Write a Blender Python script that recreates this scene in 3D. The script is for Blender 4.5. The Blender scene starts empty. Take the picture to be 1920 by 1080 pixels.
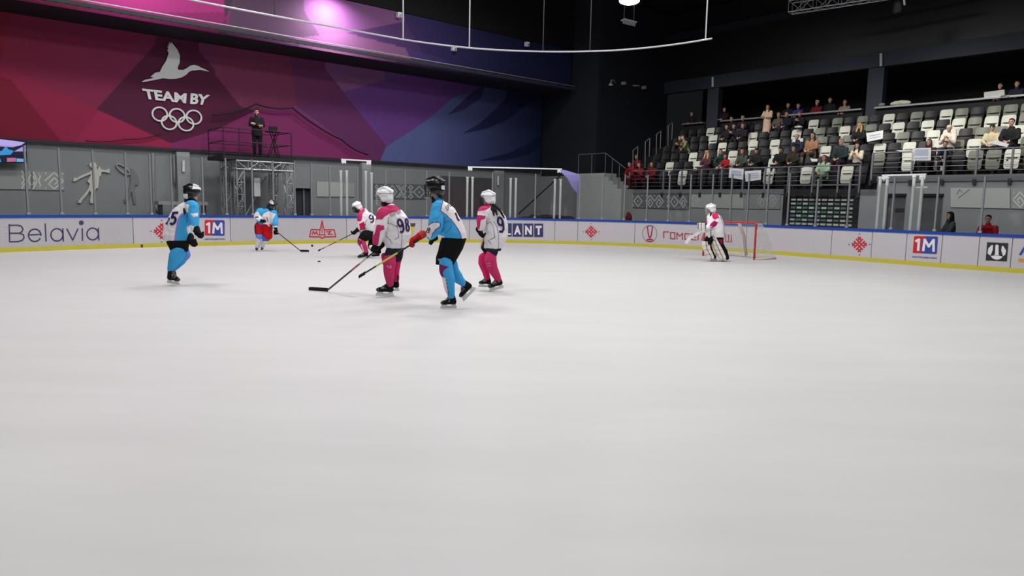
import bpy, bmesh, math, random
from mathutils import Vector, Matrix
from mathutils.bvhtree import BVHTree
from mathutils.geometry import tessellate_polygon
random.seed(7)
D = bpy.data
SC = bpy.context.scene
COL = SC.collection

# ------------------------------------------------------------------ camera
F, PITCH, ROLL, EYE = 1330.0, 0.11799, 0.01908, 1.66
_f = Vector((0, math.cos(PITCH), -math.sin(PITCH)))
_r0 = Vector((1, 0, 0)); _u0 = _r0.cross(_f)
_r = _r0*math.cos(ROLL) + _u0*math.sin(ROLL)
_u = -_r0*math.sin(ROLL) + _u0*math.cos(ROLL)
CAMP = Vector((0, 0, EYE))
cd = D.cameras.new('camera'); cam = D.objects.new('camera', cd); COL.objects.link(cam)
cd.sensor_width = 36.0; cd.lens = F*36.0/1920.0; cd.clip_start = 0.05; cd.clip_end = 300
M = Matrix((_r, _u, -_f)).transposed().to_4x4(); M.translation = CAMP
cam.matrix_world = M
SC.camera = cam
# ------------------------------------------------------------------ world, exposure
SC.view_settings.view_transform = 'Standard'; SC.view_settings.look = 'None'
SC.view_settings.gamma = 1.0; SC.view_settings.exposure = 0.0
try: SC.view_settings.use_curve_mapping = False
except Exception: pass
W = D.worlds.new('hall_dark'); SC.world = W; W.use_nodes = True
W.node_tree.nodes['Background'].inputs[0].default_value = (0.55, 0.6, 0.7, 1)
W.node_tree.nodes['Background'].inputs[1].default_value = 0.012
SC.cycles.max_bounces = 6; SC.cycles.transparent_max_bounces = 24
SC.cycles.sample_clamp_indirect = 4.0

# ------------------------------------------------------------------ pixel helpers (frame 1920x1080 -> places in the hall)
def ray(px, py): return _f*F + _r*(px-960) + _u*(540-py)
def at(px, py, Y):
    d = ray(px, py); return CAMP + d*(Y/d.y)
def ground(px, py, z=0.0):
    d = ray(px, py); return CAMP + d*((z-EYE)/d.z)
def proj(p):
    q = Vector(p)-CAMP; d = q.dot(_f)
    return 960+F*q.dot(_r)/d, 540-F*q.dot(_u)/d
TH = 0.717
E1 = Vector((math.cos(TH), math.sin(TH), 0)); E2 = Vector((math.sin(TH), -math.cos(TH), 0)); EZ = Vector((0, 0, 1))
def uvz(u, v, z): return E1*u + E2*v + EZ*z
def onu(px, py, u):      # plane E1.q = u  (end wall with the stands)
    d = ray(px, py); return CAMP + d*(u/d.dot(E1))
def onv(px, py, v):      # plane E2.q = v  (long wall with the mural)
    d = ray(px, py); return CAMP + d*(v/d.dot(E2))
def toUV(p): return p.dot(E1), p.dot(E2), p.z
UR = 27.0        # end wall / stand front plane
VL = -28.7       # long wall plane
UB = 24.2
VB = -25.5

# ------------------------------------------------------------------ lights
def area(name, loc, size, power, color=(1, 1, 1), rot=(0, 0, 0), spread=180, sy=None):
    l = D.lights.new(name, 'AREA'); l.energy = power; l.color = color; l.size = size
    if sy: l.shape = 'RECTANGLE'; l.size_y = sy
    l.spread = math.radians(spread)
    o = D.objects.new(name, l); COL.objects.link(o); o.location = loc; o.rotation_euler = rot
    o['kind'] = 'helper'
    return o
LAMP_H = 11.5
for i, u in enumerate((2, 9.5, 17)):
    for j, v in enumerate((-21, -13.5, -6, 1.5)):
        area('arena_light', uvz(u, v, LAMP_H), 2.2, {-21: 350, -13.5: 490, -6: 480, 1.5: 170}[v], (1.0, 0.985, 0.985), (0, 0, 0), 172)
# front-of-stand row lights over the seats (they hang under the hall roof in front of the stand)
for v in (-20.5, -15.5, -10.5, -5.5):
    p = uvz(24.5, v, 9.5)
    q = uvz(30, v, 4.5) - p
    o = area('stand_light', p, 1.0, 55 if v < -12 else 95, (1.0, 0.97, 0.9), (0, 0, 0), 70)
    o.rotation_euler = q.to_track_quat('-Z', 'Y').to_euler()

# ------------------------------------------------------------------ materials
def srgb(c):
    return tuple((x/255/12.92 if x/255 <= 0.04045 else ((x/255+0.055)/1.055)**2.4) for x in c)
_mats = {}
def mat(name, col, rough=0.6, metal=0.0, spec=0.3, var=0.10, scale=6.0, emit=None, estr=1.0, bump=0.0):
    """col is an sRGB 0-255 surface colour; var = relative procedural variation"""
    if name in _mats: return _mats[name]
    m = D.materials.new(name); m.use_nodes = True
    nt = m.node_tree; b = nt.nodes['Principled BSDF']
    c = srgb(col)
    b.inputs['Roughness'].default_value = rough; b.inputs['Metallic'].default_value = metal
    b.inputs['Specular IOR Level'].default_value = spec
    tc = nt.nodes.new('ShaderNodeTexCoord'); no = nt.nodes.new('ShaderNodeTexNoise')
    no.inputs['Scale'].default_value = scale; no.inputs['Detail'].default_value = 4
    nt.links.new(tc.outputs['Object'], no.inputs['Vector'])
    mx = nt.nodes.new('ShaderNodeMix'); mx.data_type = 'RGBA'
    mx.inputs[6].default_value = tuple(x*(1-var) for x in c)+(1,)
    mx.inputs[7].default_value = tuple(min(1, x*(1+var)) for x in c)+(1,)
    nt.links.new(no.outputs['Fac'], mx.inputs[0]); nt.links.new(mx.outputs[2], b.inputs['Base Color'])
    if bump:
        bp = nt.nodes.new('ShaderNodeBump'); bp.inputs['Strength'].default_value = bump; bp.inputs['Distance'].default_value = 0.01
        nt.links.new(no.outputs['Fac'], bp.inputs['Height']); nt.links.new(bp.outputs['Normal'], b.inputs['Normal'])
    if emit:
        b.inputs['Emission Color'].default_value = srgb(emit)+(1,); b.inputs['Emission Strength'].default_value = estr
    _mats[name] = m
    return m
def mat_attr(name, rough=0.7, spec=0.2, emit=0.0, gain=1.0):
    if name in _mats: return _mats[name]
    m = D.materials.new(name); m.use_nodes = True
    nt = m.node_tree; b = nt.nodes['Principled BSDF']
    b.inputs['Roughness'].default_value = rough; b.inputs['Specular IOR Level'].default_value = spec
    a = nt.nodes.new('ShaderNodeAttribute'); a.attribute_name = 'paint'
    no = nt.nodes.new('ShaderNodeTexNoise'); no.inputs['Scale'].default_value = 9
    tc = nt.nodes.new('ShaderNodeTexCoord'); nt.links.new(tc.outputs['Object'], no.inputs['Vector'])
    mr = nt.nodes.new('ShaderNodeMapRange'); mr.inputs[3].default_value = 0.93*gain; mr.inputs[4].default_value = 1.07*gain
    nt.links.new(no.outputs['Fac'], mr.inputs[0])
    vm = nt.nodes.new('ShaderNodeVectorMath'); vm.operation = 'SCALE'
    nt.links.new(a.outputs['Color'], vm.inputs[0]); nt.links.new(mr.outputs[0], vm.inputs[3])
    nt.links.new(vm.outputs[0], b.inputs['Base Color'])
    if emit:
        nt.links.new(vm.outputs[0], b.inputs['Emission Color']); b.inputs['Emission Strength'].default_value = emit
    _mats[name] = m
    return m
def mat_glass():
    m = D.materials.new('clear_glass'); m.use_nodes = True; nt = m.node_tree
    for n in list(nt.nodes): nt.nodes.remove(n)
    out = nt.nodes.new('ShaderNodeOutputMaterial'); t = nt.nodes.new('ShaderNodeBsdfTransparent'); g = nt.nodes.new('ShaderNodeBsdfGlossy')
    t.inputs[0].default_value = (0.93, 0.945, 0.94, 1); g.inputs['Roughness'].default_value = 0.03
    g.inputs[0].default_value = (1, 1, 1, 1)
    fr = nt.nodes.new('ShaderNodeFresnel'); fr.inputs[0].default_value = 1.35
    ns = nt.nodes.new('ShaderNodeTexNoise'); ns.inputs['Scale'].default_value = 1.3
    mm = nt.nodes.new('ShaderNodeMath'); mm.operation = 'MULTIPLY'; nt.links.new(fr.outputs[0], mm.inputs[0]); mm.inputs[1].default_value = 0.8
    mx = nt.nodes.new('ShaderNodeMixShader'); nt.links.new(mm.outputs[0], mx.inputs[0]); nt.links.new(t.outputs[0], mx.inputs[1]); nt.links.new(g.outputs[0], mx.inputs[2])
    nt.links.new(mx.outputs[0], out.inputs[0]); return m

# ------------------------------------------------------------------ mesh builder
class MB:
    def __init__(s): s.v = []; s.f = []; s.m = []; s.mats = []; s.smooth = []
    def mi(s, m):
        if m not in s.mats: s.mats.append(m)
        return s.mats.index(m)
    def add(s, verts, faces, m, smooth=False):
        k = len(s.v); s.v += [Vector(p) for p in verts]; i = s.mi(m)
        for f in faces: s.f.append([k+a for a in f]); s.m.append(i); s.smooth.append(smooth)
    def box(s, c, ax, ay, az, m):
        c, ax, ay, az = Vector(c), Vector(ax), Vector(ay), Vector(az)
        vs = [c+ax*i+ay*j+az*k for k in (-1, 1) for j in (-1, 1) for i in (-1, 1)]
        s.add(vs, [(0,2,3,1),(4,5,7,6),(0,1,5,4),(2,6,7,3),(0,4,6,2),(1,3,7,5)], m)
    def bar(s, p, q, w, h, m, up=EZ):
        p, q = Vector(p), Vector(q); d = (q-p); L = d.length; d.normalize()
        a = d.cross(up)
        if a.length < 1e-4: a = d.cross(Vector((1, 0.3, 0)))
        a.normalize(); b = a.cross(d)
        s.box((p+q)/2, d*L/2, a*w/2, b*h/2, m)
    def tube(s, p, q, r, m, n=10, r2=None):
        p, q = Vector(p), Vector(q); d = (q-p).normalized(); r2 = r if r2 is None else r2
        a = d.cross(EZ)
        if a.length < 1e-3: a = d.cross(Vector((1, 0, 0)))
        a.normalize(); b = a.cross(d); vs = []
        for c, rr in ((p, r), (q, r2)):
            vs += [c + (a*math.cos(t)+b*math.sin(t))*rr for t in [2*math.pi*i/n for i in range(n)]]
        fs = [(i, (i+1) % n, n+(i+1) % n, n+i) for i in range(n)]
        s.add(vs, fs, m, True); s.add(vs[:n], [tuple(range(n))[::-1]], m); s.add(vs[n:], [tuple(range(n))], m)
    def path(s, pts, r, m, n=8):
        for a, b in zip(pts, pts[1:]): s.tube(a, b, r, m, n)
    def pathsmooth(s, pts, r, m, n=8, closed=False):
        pts = [Vector(p) for p in pts]; N = len(pts); rings = []
        pa = None
        for i in range(N):
            if closed: d = pts[(i+1) % N]-pts[i-1]
            else: d = pts[min(i+1, N-1)]-pts[max(i-1, 0)]
            d.normalize()
            a = d.cross(EZ) if pa is None else pa - d*pa.dot(d)
            if a.length < 1e-3: a = d.cross(Vector((1, 0, 0)))
            a.normalize(); pa = a; b = a.cross(d)
            rr = r[i] if isinstance(r, (list, tuple)) else r
            rings.append([pts[i]+(a*math.cos(t)+b*math.sin(t))*rr for t in [2*math.pi*j/n for j in range(n)]])
        vs = [v for R_ in rings for v in R_]; fs = []
        K = N if closed else N-1
        for i in range(K):
            for j in range(n): fs.append((i*n+j, i*n+(j+1) % n, ((i+1) % N)*n+(j+1) % n, ((i+1) % N)*n+j))
        if not closed: fs += [tuple(range(n))[::-1], tuple((N-1)*n+j for j in range(n))]
        s.add(vs, fs, m, True)
    def loft(s, secs, m, n=20, cap=True):
        """secs: (centre, half-vector a, half-vector b)"""
        vs = []; fs = []
        for c, a, b in secs:
            vs += [Vector(c)+Vector(a)*math.cos(t)+Vector(b)*math.sin(t) for t in [2*math.pi*i/n for i in range(n)]]
        for k in range(len(secs)-1):
            for i in range(n): fs.append((k*n+i, k*n+(i+1) % n, (k+1)*n+(i+1) % n, (k+1)*n+i))
        if cap: fs += [tuple(range(n))[::-1], tuple((len(secs)-1)*n+i for i in range(n))]
        s.add(vs, fs, m, True)
    def ball(s, c, ax, ay, az, m, n=14, k=9):
        c, ax, ay, az = Vector(c), Vector(ax), Vector(ay), Vector(az); vs = [c+az]
        for j in range(1, k):
            ph = math.pi*j/k
            for i in range(n):
                t = 2*math.pi*i/n; vs.append(c+(ax*math.cos(t)+ay*math.sin(t))*math.sin(ph)+az*math.cos(ph))
        vs.append(c-az); L = len(vs)-1; fs = []
        for i in range(n): fs.append((0, 1+i, 1+(i+1) % n)); fs.append((L, L-n+(i+1) % n, L-n+i))
        for j in range(k-2):
            for i in range(n): fs.append((1+j*n+i, 1+(j+1)*n+i, 1+(j+1)*n+(i+1) % n, 1+j*n+(i+1) % n))
        s.add(vs, fs, m, True)
    def sph(s, c, r, m, n=14, k=9): s.ball(c, (r, 0, 0), (0, r, 0), (0, 0, r), m, n, k)
    def poly(s, pts, off, m):
        """flat closed prism: outline pts (3D), thickness vector off"""
        pts = [Vector(p) for p in pts]; n = len(pts); off = Vector(off)
        tris = tessellate_polygon([pts])
        vs = pts+[p+off for p in pts]
        fs = [tuple(t) for t in tris]+[tuple(n+a for a in t[::-1]) for t in tris]+[(i, i+n, (i+1) % n+n, (i+1) % n) for i in range(n)]
        s.add(vs, fs, m)
    def build(s, name, parent=None, base=None):
        me = D.meshes.new(name)
        if parent is not None: base = parent['_b'] if '_b' in parent else (0, 0, 0)
        if base is None:
            xs = [p.x for p in s.v]; ys = [p.y for p in s.v]; zs = [p.z for p in s.v]
            base = ((min(xs)+max(xs))/2, (min(ys)+max(ys))/2, min(zs))
        b = Vector(base)
        me.from_pydata([tuple(p-b) for p in s.v], [], s.f)
        for m in s.mats: me.materials.append(m)
        me.polygons.foreach_set('material_index', s.m); me.polygons.foreach_set('use_smooth', s.smooth)
        bm = bmesh.new(); bm.from_mesh(me); bmesh.ops.recalc_face_normals(bm, faces=bm.faces); bm.to_mesh(me); bm.free()
        me.update()
        o = D.objects.new(name, me); COL.objects.link(o)
        if parent is not None:
            o.parent = parent
            o['_b'] = list(b)
        else: o.location = b; o['_b'] = list(b)
        return o
def empty(name, loc):
    o = D.objects.new(name, None); COL.objects.link(o); o.location = loc; o['_b'] = list(loc); o.empty_display_size = 0.1
    return o
def tag(o, label=None, cat=None, group=None, kind=None):
    if label: o['label'] = label
    if cat: o['category'] = cat
    if group: o['group'] = group
    if kind: o['kind'] = kind
    return o
def single(mb, name, label, cat, group=None): return tag(mb.build(name), label, cat, group)
def struct(mb, name): return tag(mb.build(name), kind='structure')
def copy_tree(o, parent=None):
    c = o.copy(); COL.objects.link(c)
    if parent is not None: c.parent = parent
    for ch in list(o.children): copy_tree(ch, c)
    return c
def paint_mesh(o, fn, mat_=None):
    """surface pattern: a colour per vertex, fn(world point)->sRGB tuple"""
    me = o.data; b = Vector(o['_b'])
    a = me.color_attributes.new('paint', 'FLOAT_COLOR', 'POINT')
    buf = []
    for v in me.vertices:
        buf += list(srgb(fn(v.co+b)))+[1.0]
    a.data.foreach_set('color', buf)
    if mat_:
        me.materials.clear(); me.materials.append(mat_)
def inpoly(x, y, P):
    c = False; j = len(P)-1
    for i in range(len(P)):
        xi, yi = P[i]; xj, yj = P[j]
        if (yi > y) != (yj > y) and x < (xj-xi)*(y-yi)/(yj-yi)+xi: c = not c
        j = i
    return c
def dseg(x, y, a, b):
    dx, dy = b[0]-a[0], b[1]-a[1]; L = dx*dx+dy*dy
    t = 0 if L == 0 else max(0, min(1, ((x-a[0])*dx+(y-a[1])*dy)/L))
    return math.hypot(x-a[0]-t*dx, y-a[1]-t*dy)
def lerp3(a, b, t): return tuple(a[i]+(b[i]-a[i])*t for i in range(3))
def ramp(x, stops):
    if x <= stops[0][0]: return stops[0][1]
    for (a, ca), (b, cb) in zip(stops, stops[1:]):
        if x <= b: return lerp3(ca, cb, (x-a)/(b-a))
    return stops[-1][1]

# flat writing: returns 2-D verts / faces in a box normalised to width 1, height 1
_txt = {}
def text2d(s, bold=0.0, cuts=0, shear=0.0, spacing=1.0):
    key = (s, bold, cuts, shear, spacing)
    if key in _txt: return _txt[key]
    c = D.curves.new('t', 'FONT'); c.body = s; c.offset = bold; c.shear = shear; c.space_character = spacing; c.resolution_u = 5
    o = D.objects.new('t', c); COL.objects.link(o)
    dg = bpy.context.evaluated_depsgraph_get(); me = D.meshes.new_from_object(o.evaluated_get(dg))
    if cuts:
        bm = bmesh.new(); bm.from_mesh(me)
        bmesh.ops.triangulate(bm, faces=bm.faces)
        for _ in range(cuts): bmesh.ops.subdivide_edges(bm, edges=[e for e in bm.edges if e.calc_length() > 0.08], cuts=1)
        bmesh.ops.triangulate(bm, faces=bm.faces)
        bm.to_mesh(me); bm.free()
    xs = [v.co.x for v in me.vertices]; ys = [v.co.y for v in me.vertices]
    x0, x1, y0, y1 = min(xs), max(xs), min(ys), max(ys)
    V = [((v.co.x-x0)/(x1-x0), (v.co.y-y0)/(y1-y0)) for v in me.vertices]; Fs = [tuple(p.vertices) for p in me.polygons]
    D.objects.remove(o); D.curves.remove(c); D.meshes.remove(me)
    _txt[key] = (V, Fs); return V, Fs
def quadmap(P, q):
    """q = four 2-D corners TL,TR,BR,BL ; P=(x,y) in unit box, y up"""
    x, y = P; tl, tr, br, bl = q
    top = (tl[0]+(tr[0]-tl[0])*x, tl[1]+(tr[1]-tl[1])*x); bot = (bl[0]+(br[0]-bl[0])*x, bl[1]+(br[1]-bl[1])*x)
    return (bot[0]+(top[0]-bot[0])*y, bot[1]+(top[1]-bot[1])*y)
def put_text(mb, s, q, fmap, m, **k):
    V, Fs = text2d(s, **k); mb.add([fmap(*quadmap(p, q)) for p in V], Fs, m)
def put_poly(mb, pts, fmap, m):
    P = [Vector((x, y, 0)) for x, y in pts]
    t = tessellate_polygon([P]); mb.add([fmap(x, y) for x, y in pts], [tuple(a) for a in t], m)
def put_rect(mb, x0, y0, x1, y1, fmap, m, n=1):
    for i in range(n):
        a = x0+(x1-x0)*i/n; b = x0+(x1-x0)*(i+1)/n
        mb.add([fmap(a, y0), fmap(b, y0), fmap(b, y1), fmap(a, y1)], [(0, 1, 2, 3)], m)
def put_line(mb, pts, w, fmap, m, closed=False):
    pts = list(pts)+([pts[0]] if closed else [])
    for a, b in zip(pts, pts[1:]):
        dx, dy = b[0]-a[0], b[1]-a[1]; L = math.hypot(dx, dy) or 1; nx, ny = -dy/L*w/2, dx/L*w/2; ex, ey = dx/L*w/2*0.6, dy/L*w/2*0.6
        mb.add([fmap(a[0]+nx-ex, a[1]+ny-ey), fmap(b[0]+nx+ex, b[1]+ny+ey), fmap(b[0]-nx+ex, b[1]-ny+ey), fmap(a[0]-nx-ex, a[1]-ny-ey)], [(0, 1, 2, 3)], m)
def circ(cx, cy, rx, ry, n=28): return [(cx+rx*math.cos(2*math.pi*i/n), cy+ry*math.sin(2*math.pi*i/n)) for i in range(n)]
def bitmap(mb, rows, q, fmap, m, ch='#'):
    H = len(rows); Wd = max(len(r) for r in rows)
    for j, r in enumerate(rows):
        for i, c in enumerate(r):
            if c == ch:
                P = [(i/Wd, 1-j/H), ((i+1)/Wd, 1-j/H), ((i+1)/Wd, 1-(j+1)/H), (i/Wd, 1-(j+1)/H)]
                mb.add([fmap(*quadmap(p, q)) for p in P], [(0, 1, 2, 3)], m)

_o1 = ['zeroth','first','second','third','fourth','fifth','sixth','seventh','eighth','ninth','tenth','eleventh','twelfth','thirteenth','fourteenth','fifteenth','sixteenth','seventeenth','eighteenth','nineteenth']
_tens = {20:('twentieth','twenty'),30:('thirtieth','thirty'),40:('fortieth','forty'),50:('fiftieth','fifty'),60:('sixtieth','sixty')}
def ordn(n):
    if n < 20: return _o1[n]
    t, r = n//10*10, n % 10
    return _tens[t][0] if r == 0 else _tens[t][1]+'-'+_o1[r]
ORD = [ordn(i) for i in range(70)]
# ================================================================== THE SETTING
ICE = D.materials.new('ice'); ICE.use_nodes = True
nt = ICE.node_tree; b = nt.nodes['Principled BSDF']
tc = nt.nodes.new('ShaderNodeTexCoord')
n1 = nt.nodes.new('ShaderNodeTexNoise'); n1.inputs['Scale'].default_value = 0.16; n1.inputs['Detail'].default_value = 5
n2 = nt.nodes.new('ShaderNodeTexNoise'); n2.inputs['Scale'].default_value = 1.0; n2.inputs['Detail'].default_value = 8; n2.inputs['Roughness'].default_value = 0.65
mp = nt.nodes.new('ShaderNodeMapping'); mp.inputs['Rotation'].default_value = (0, 0, 0.5); mp.inputs['Scale'].default_value = (0.35, 1.6, 1)
nt.links.new(tc.outputs['Object'], n1.inputs['Vector']); nt.links.new(tc.outputs['Object'], mp.inputs['Vector']); nt.links.new(mp.outputs[0], n2.inputs['Vector'])
r1 = nt.nodes.new('ShaderNodeMix'); r1.data_type = 'RGBA'
r1.inputs[6].default_value = srgb((193, 192, 192))+(1,); r1.inputs[7].default_value = srgb((208, 206, 206))+(1,)
nt.links.new(n1.outputs['Fac'], r1.inputs[0])
r2 = nt.nodes.new('ShaderNodeMapRange'); r2.inputs[1].default_value = 0.25; r2.inputs[2].default_value = 0.75; r2.inputs[3].default_value = 0.94; r2.inputs[4].default_value = 1.035
nt.links.new(n2.outputs['Fac'], r2.inputs[0])
vm = nt.nodes.new('ShaderNodeVectorMath'); vm.operation = 'SCALE'
nt.links.new(r1.outputs[2], vm.inputs[0]); nt.links.new(r2.outputs[0], vm.inputs[3]); nt.links.new(vm.outputs[0], b.inputs['Base Color'])
b.inputs['Roughness'].default_value = 0.42; b.inputs['Specular IOR Level'].default_value = 0.22

# ---- rink outline
PC = (-0.047079, -0.026275, 0.02802, 0.029665, -0.003038, 0.0329)
def rho(phi):
    s = 0
    for c in PC: s = s*phi+c
    return 1/s
RP = []
for i in range(241):
    ph = -0.615+i*(1.225/240); r_ = rho(ph); RP.append(Vector((r_*math.sin(ph), r_*math.cos(ph), 0)))
d0 = (RP[0]-RP[3]).normalized(); d1 = (RP[-1]-RP[-4]).normalized()
RP = [RP[0]+d0*k*0.5 for k in range(12, 0, -1)]+RP+[RP[-1]+d1*k*0.5 for k in range(1, 15)]
RS = [0.0]
for a, c in zip(RP, RP[1:]): RS.append(RS[-1]+(c-a).length)
def bpos(s):
    s = max(0, min(RS[-1]-1e-6, s)); lo = 0; hi = len(RS)-1
    while hi-lo > 1:
        m_ = (lo+hi)//2
        if RS[m_] <= s: lo = m_
        else: hi = m_
    t = (s-RS[lo])/(RS[lo+1]-RS[lo]); p = RP[lo].lerp(RP[lo+1], t)
    a = max(0, lo-4); e = min(len(RP)-1, lo+5); tg = (RP[e]-RP[a]).normalized()
    return p, tg, Vector((-tg.y, tg.x, 0))      # normal points away from the camera side (outward)
def bsz(px, py):
    """where the sight line of a pixel meets the boards: (s, z)"""
    d = ray(px, py); best = None
    for i in range(len(RP)-1):
        a, c = RP[i], RP[i+1]
        # solve d.xy*t = a + k(c-a)
        ex, ey = c.x-a.x, c.y-a.y; det = d.x*(-ey)-d.y*(-ex)
        if abs(det) < 1e-9: continue
        t = (a.x*(-ey)-a.y*(-ex))/det; k = (d.x*a.y-d.y*a.x)/det
        if -1e-6 <= k <= 1+1e-6 and t > 0: return RS[i]+k*(RS[i+1]-RS[i]), EYE+d.z*t
    return None
def bxy(s, z, off=0.0):
    p, t, n = bpos(s); return p+n*off+EZ*z
def bmap(off=-0.006): return lambda px, py: (lambda r: bxy(r[0], r[1], off))(bsz(px, py))
def sx(px): return bsz(px, 440)[0]

mb = MB(); K = len(RP)
inner = [p+EZ*0 for p in RP]
near = [inner[0], Vector((inner[0].x-3, -9, 0)), Vector((inner[-1].x+4, -9, 0))]
# ice as a fan polygon
pts = inner+[Vector((inner[-1].x+2.5, -8, 0)), Vector((inner[0].x-2.5, -8, 0))]
tri = tessellate_polygon([pts]); mb.add(pts, [tuple(t) for t in tri], ICE)
o = struct(mb, 'ice_floor')
CONC = mat('concrete_floor', (70, 70, 72), 0.8)
mb = MB(); mb.box((4, 20, -0.06), (60, 0, 0), (0, 45, 0), (0, 0, 0.04), CONC); struct(mb, 'floor')

GREYW = mat('wall_grey', (146, 149, 151), 0.75, var=0.05, scale=1.2)
NAVY = mat('wall_navy', (34, 37, 46), 0.7, var=0.12, scale=0.8)
NAVY2 = mat('beam_navy', (52, 56, 68), 0.6, var=0.08)
BLACK = mat('black_wall', (17, 17, 18), 0.8)
BLK = mat('matt_black', (22, 22, 23), 0.6)
DARKM = mat('dark_metal', (60, 60, 64), 0.45, metal=0.3)
ALU = mat('aluminium', (176, 178, 182), 0.35, metal=0.6, spec=0.5)
WHITEM = mat('white_metal', (206, 208, 208), 0.45)
POST = mat('grey_post', (128, 129, 136), 0.5, metal=0.2)
# long wall (left): grey lower part, with recessed door openings
def wallbox(mb, u0, u1, v, z0, z1, th, m, alongu=True):
    if alongu: mb.box(uvz((u0+u1)/2, v-th/2, (z0+z1)/2), E1*(u1-u0)/2, E2*th/2, EZ*(z1-z0)/2, m)
    else: mb.box(uvz(v+th/2, (u0+u1)/2, (z0+z1)/2), E2*(u1-u0)/2, E1*th/2, EZ*(z1-z0)/2, m)
HB = 3.5    # lower edge of the mural
ud = lambda px, py: toUV(onv(px, py, VL))[0]
uc = lambda px, py: toUV(onv(px, py, VL))
dl, dr_ = ud(548, 380), ud(586, 380)
mb = MB()
wallbox(mb, -2, dl, VL, 0, HB, 0.25, GREYW); wallbox(mb, dr_, UR, VL, 0, HB, 0.25, GREYW)
wallbox(mb, dl, dr_, VL, 2.15, HB, 0.25, GREYW)
struct(mb, 'wall_left')
mb = MB(); wallbox(mb, -2, UR+0.3, VL-0.25, 0, 12, 0.2, BLACK); struct(mb, 'wall_back_left')
# door in the opening
mb = MB(); wallbox(mb, dl, dr_, VL-0.22, 0, 2.15, 0.02, mat('door_dark', (62, 64, 68), 0.6)); wallbox(mb, dl+0.02, dl+0.08, VL-0.16, 0, 2.13, 0.05, GREYW)
wallbox(mb, dl+0.55, dl+0.62, VL-0.14, 0, 2.13, 0.05, POST)
dd = struct(mb, 'door_1')
# corner wall (navy) and its grey foot
VC = -24.72
VK = toUV(onu(1147, 360, UR))[1]
mb = MB(); wallbox(mb, VL-0.3, VC, UR, 3.2, 12, 0.3, NAVY, False); pass
struct(mb, 'wall_corner')
# ceiling, outer shell
mb = MB(); mb.box((4, 18, 12.3), (60, 0, 0), (0, 45, 0), (0, 0, 0.2), BLACK); struct(mb, 'ceiling')
# ================================================================== MURALS
MUR = mat_attr('mural_print', 0.65, 0.15, gain=1.2)
def Pn(poly, v): # photo outline -> wall coordinates (u, z)
    return [(lambda q: (q[0], q[2]))(toUV(onv(x, y, v))) for x, y in poly]
def facets(v, lst): return [(Pn(p, v), c) for p, c in lst]
GM = 1.75
def gm(c): return tuple(min(255, x) for x in c)
LOW = facets(VL, [
    ([(-60, 90), (0, 122), (320, 268), (320, 300), (-60, 300)], (138, 35, 66)),
    ([(-60, 130), (20, 150), (112, 262), (112, 300), (-60, 300)], (118, 27, 50)),
    ([(128, 280), (186, 206), (322, 269), (322, 300), (128, 300)], (148, 38, 74)),
    ([(-60, -60), (40, -60), (0, 122), (-60, 92)], (128, 32, 56)),
    ([(290, 84), (300, -40), (372, -40), (372, 96), (470, 212), (402, 245), (320, 269), (180, 205)], (82, 30, 58)),
    ([(372, 96), (372, -60), (400, -60), (402, 140), (450, 200), (470, 212)], (112, 48, 86)),
    ([(320, 269), (402, 245), (478, 208), (550, 205), (640, 262), (725, 300), (320, 300)], (124, 44, 94)),
    ([(402, 245), (478, 208), (450, 200), (400, 210), (385, 225)], (78, 30, 58)),
    ([(402, 140), (400, -60), (608, -60), (608, 130), (640, 170), (555, 200), (478, 208), (450, 200)], (116, 50, 82)),
    ([(520, -60), (608, -60), (608, 130), (640, 170), (555, 200)], (102, 46, 86)),
    ([(555, 200), (640, 170), (725, 275), (725, 320), (640, 262)], (96, 46, 92)),
    ([(608, 130), (608, -60), (720, -60), (720, 150), (645, 172)], (120, 74, 120)),
    ([(645, 172), (720, 150), (900, 120), (905, 165), (850, 182), (800, 225), (730, 275), (722, 272)], (98, 58, 126)),
    ([(850, 182), (905, 165), (960, 120), (1040, 120), (1040, 330), (700, 330), (722, 276), (800, 225)], (84, 92, 142)),
    ([(838, 216), (885, 172), (925, 150), (905, 168), (900, 185), (870, 205)], (58, 48, 98)),
    ([(865, 251), (900, 230), (945, 188), (955, 150), (1030, 150), (1030, 195), (1000, 186), (950, 225), (910, 242)], (44, 42, 88)),
    ([(893, 302), (955, 286), (985, 272), (1016, 250), (1016, 275), (990, 290), (945, 301)], (36, 42, 76)),
])
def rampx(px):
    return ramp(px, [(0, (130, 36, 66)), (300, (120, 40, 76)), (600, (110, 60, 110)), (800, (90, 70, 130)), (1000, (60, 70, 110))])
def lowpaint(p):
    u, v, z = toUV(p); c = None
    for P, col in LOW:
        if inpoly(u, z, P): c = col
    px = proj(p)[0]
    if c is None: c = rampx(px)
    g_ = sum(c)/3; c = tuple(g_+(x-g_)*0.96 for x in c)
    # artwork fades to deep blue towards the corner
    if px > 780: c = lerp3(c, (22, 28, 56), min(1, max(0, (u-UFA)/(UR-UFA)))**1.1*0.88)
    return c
UFA = toUV(onv(800, 250, VL))[0]
def wallgrid(name, u0, u1, z0, z1, v, step):
    nu = int((u1-u0)/step); nz = int((z1-z0)/step); mb = MB(); vs = []; fs = []
    for i in range(nu+1):
        for j in range(nz+1): vs.append(uvz(u0+(u1-u0)*i/nu, v, z0+(z1-z0)*j/nz))
    for i in range(nu):
        for j in range(nz): a = i*(nz+1)+j; fs.append((a, a+nz+1, a+nz+2, a+1))
    mb.add(vs, fs, MUR); # rim gives the board its depth
    mb.box(uvz((u0+u1)/2, v-0.03, (z0+z1)/2), E1*(u1-u0)/2, E2*0.025, EZ*(z1-z0)/2, MUR)
    return mb.build(name)
VLM = VL+0.06
lo = wallgrid('mural_banner', 1.0, UR-0.15, HB-0.04, 7.6, VLM, 0.032)
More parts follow.
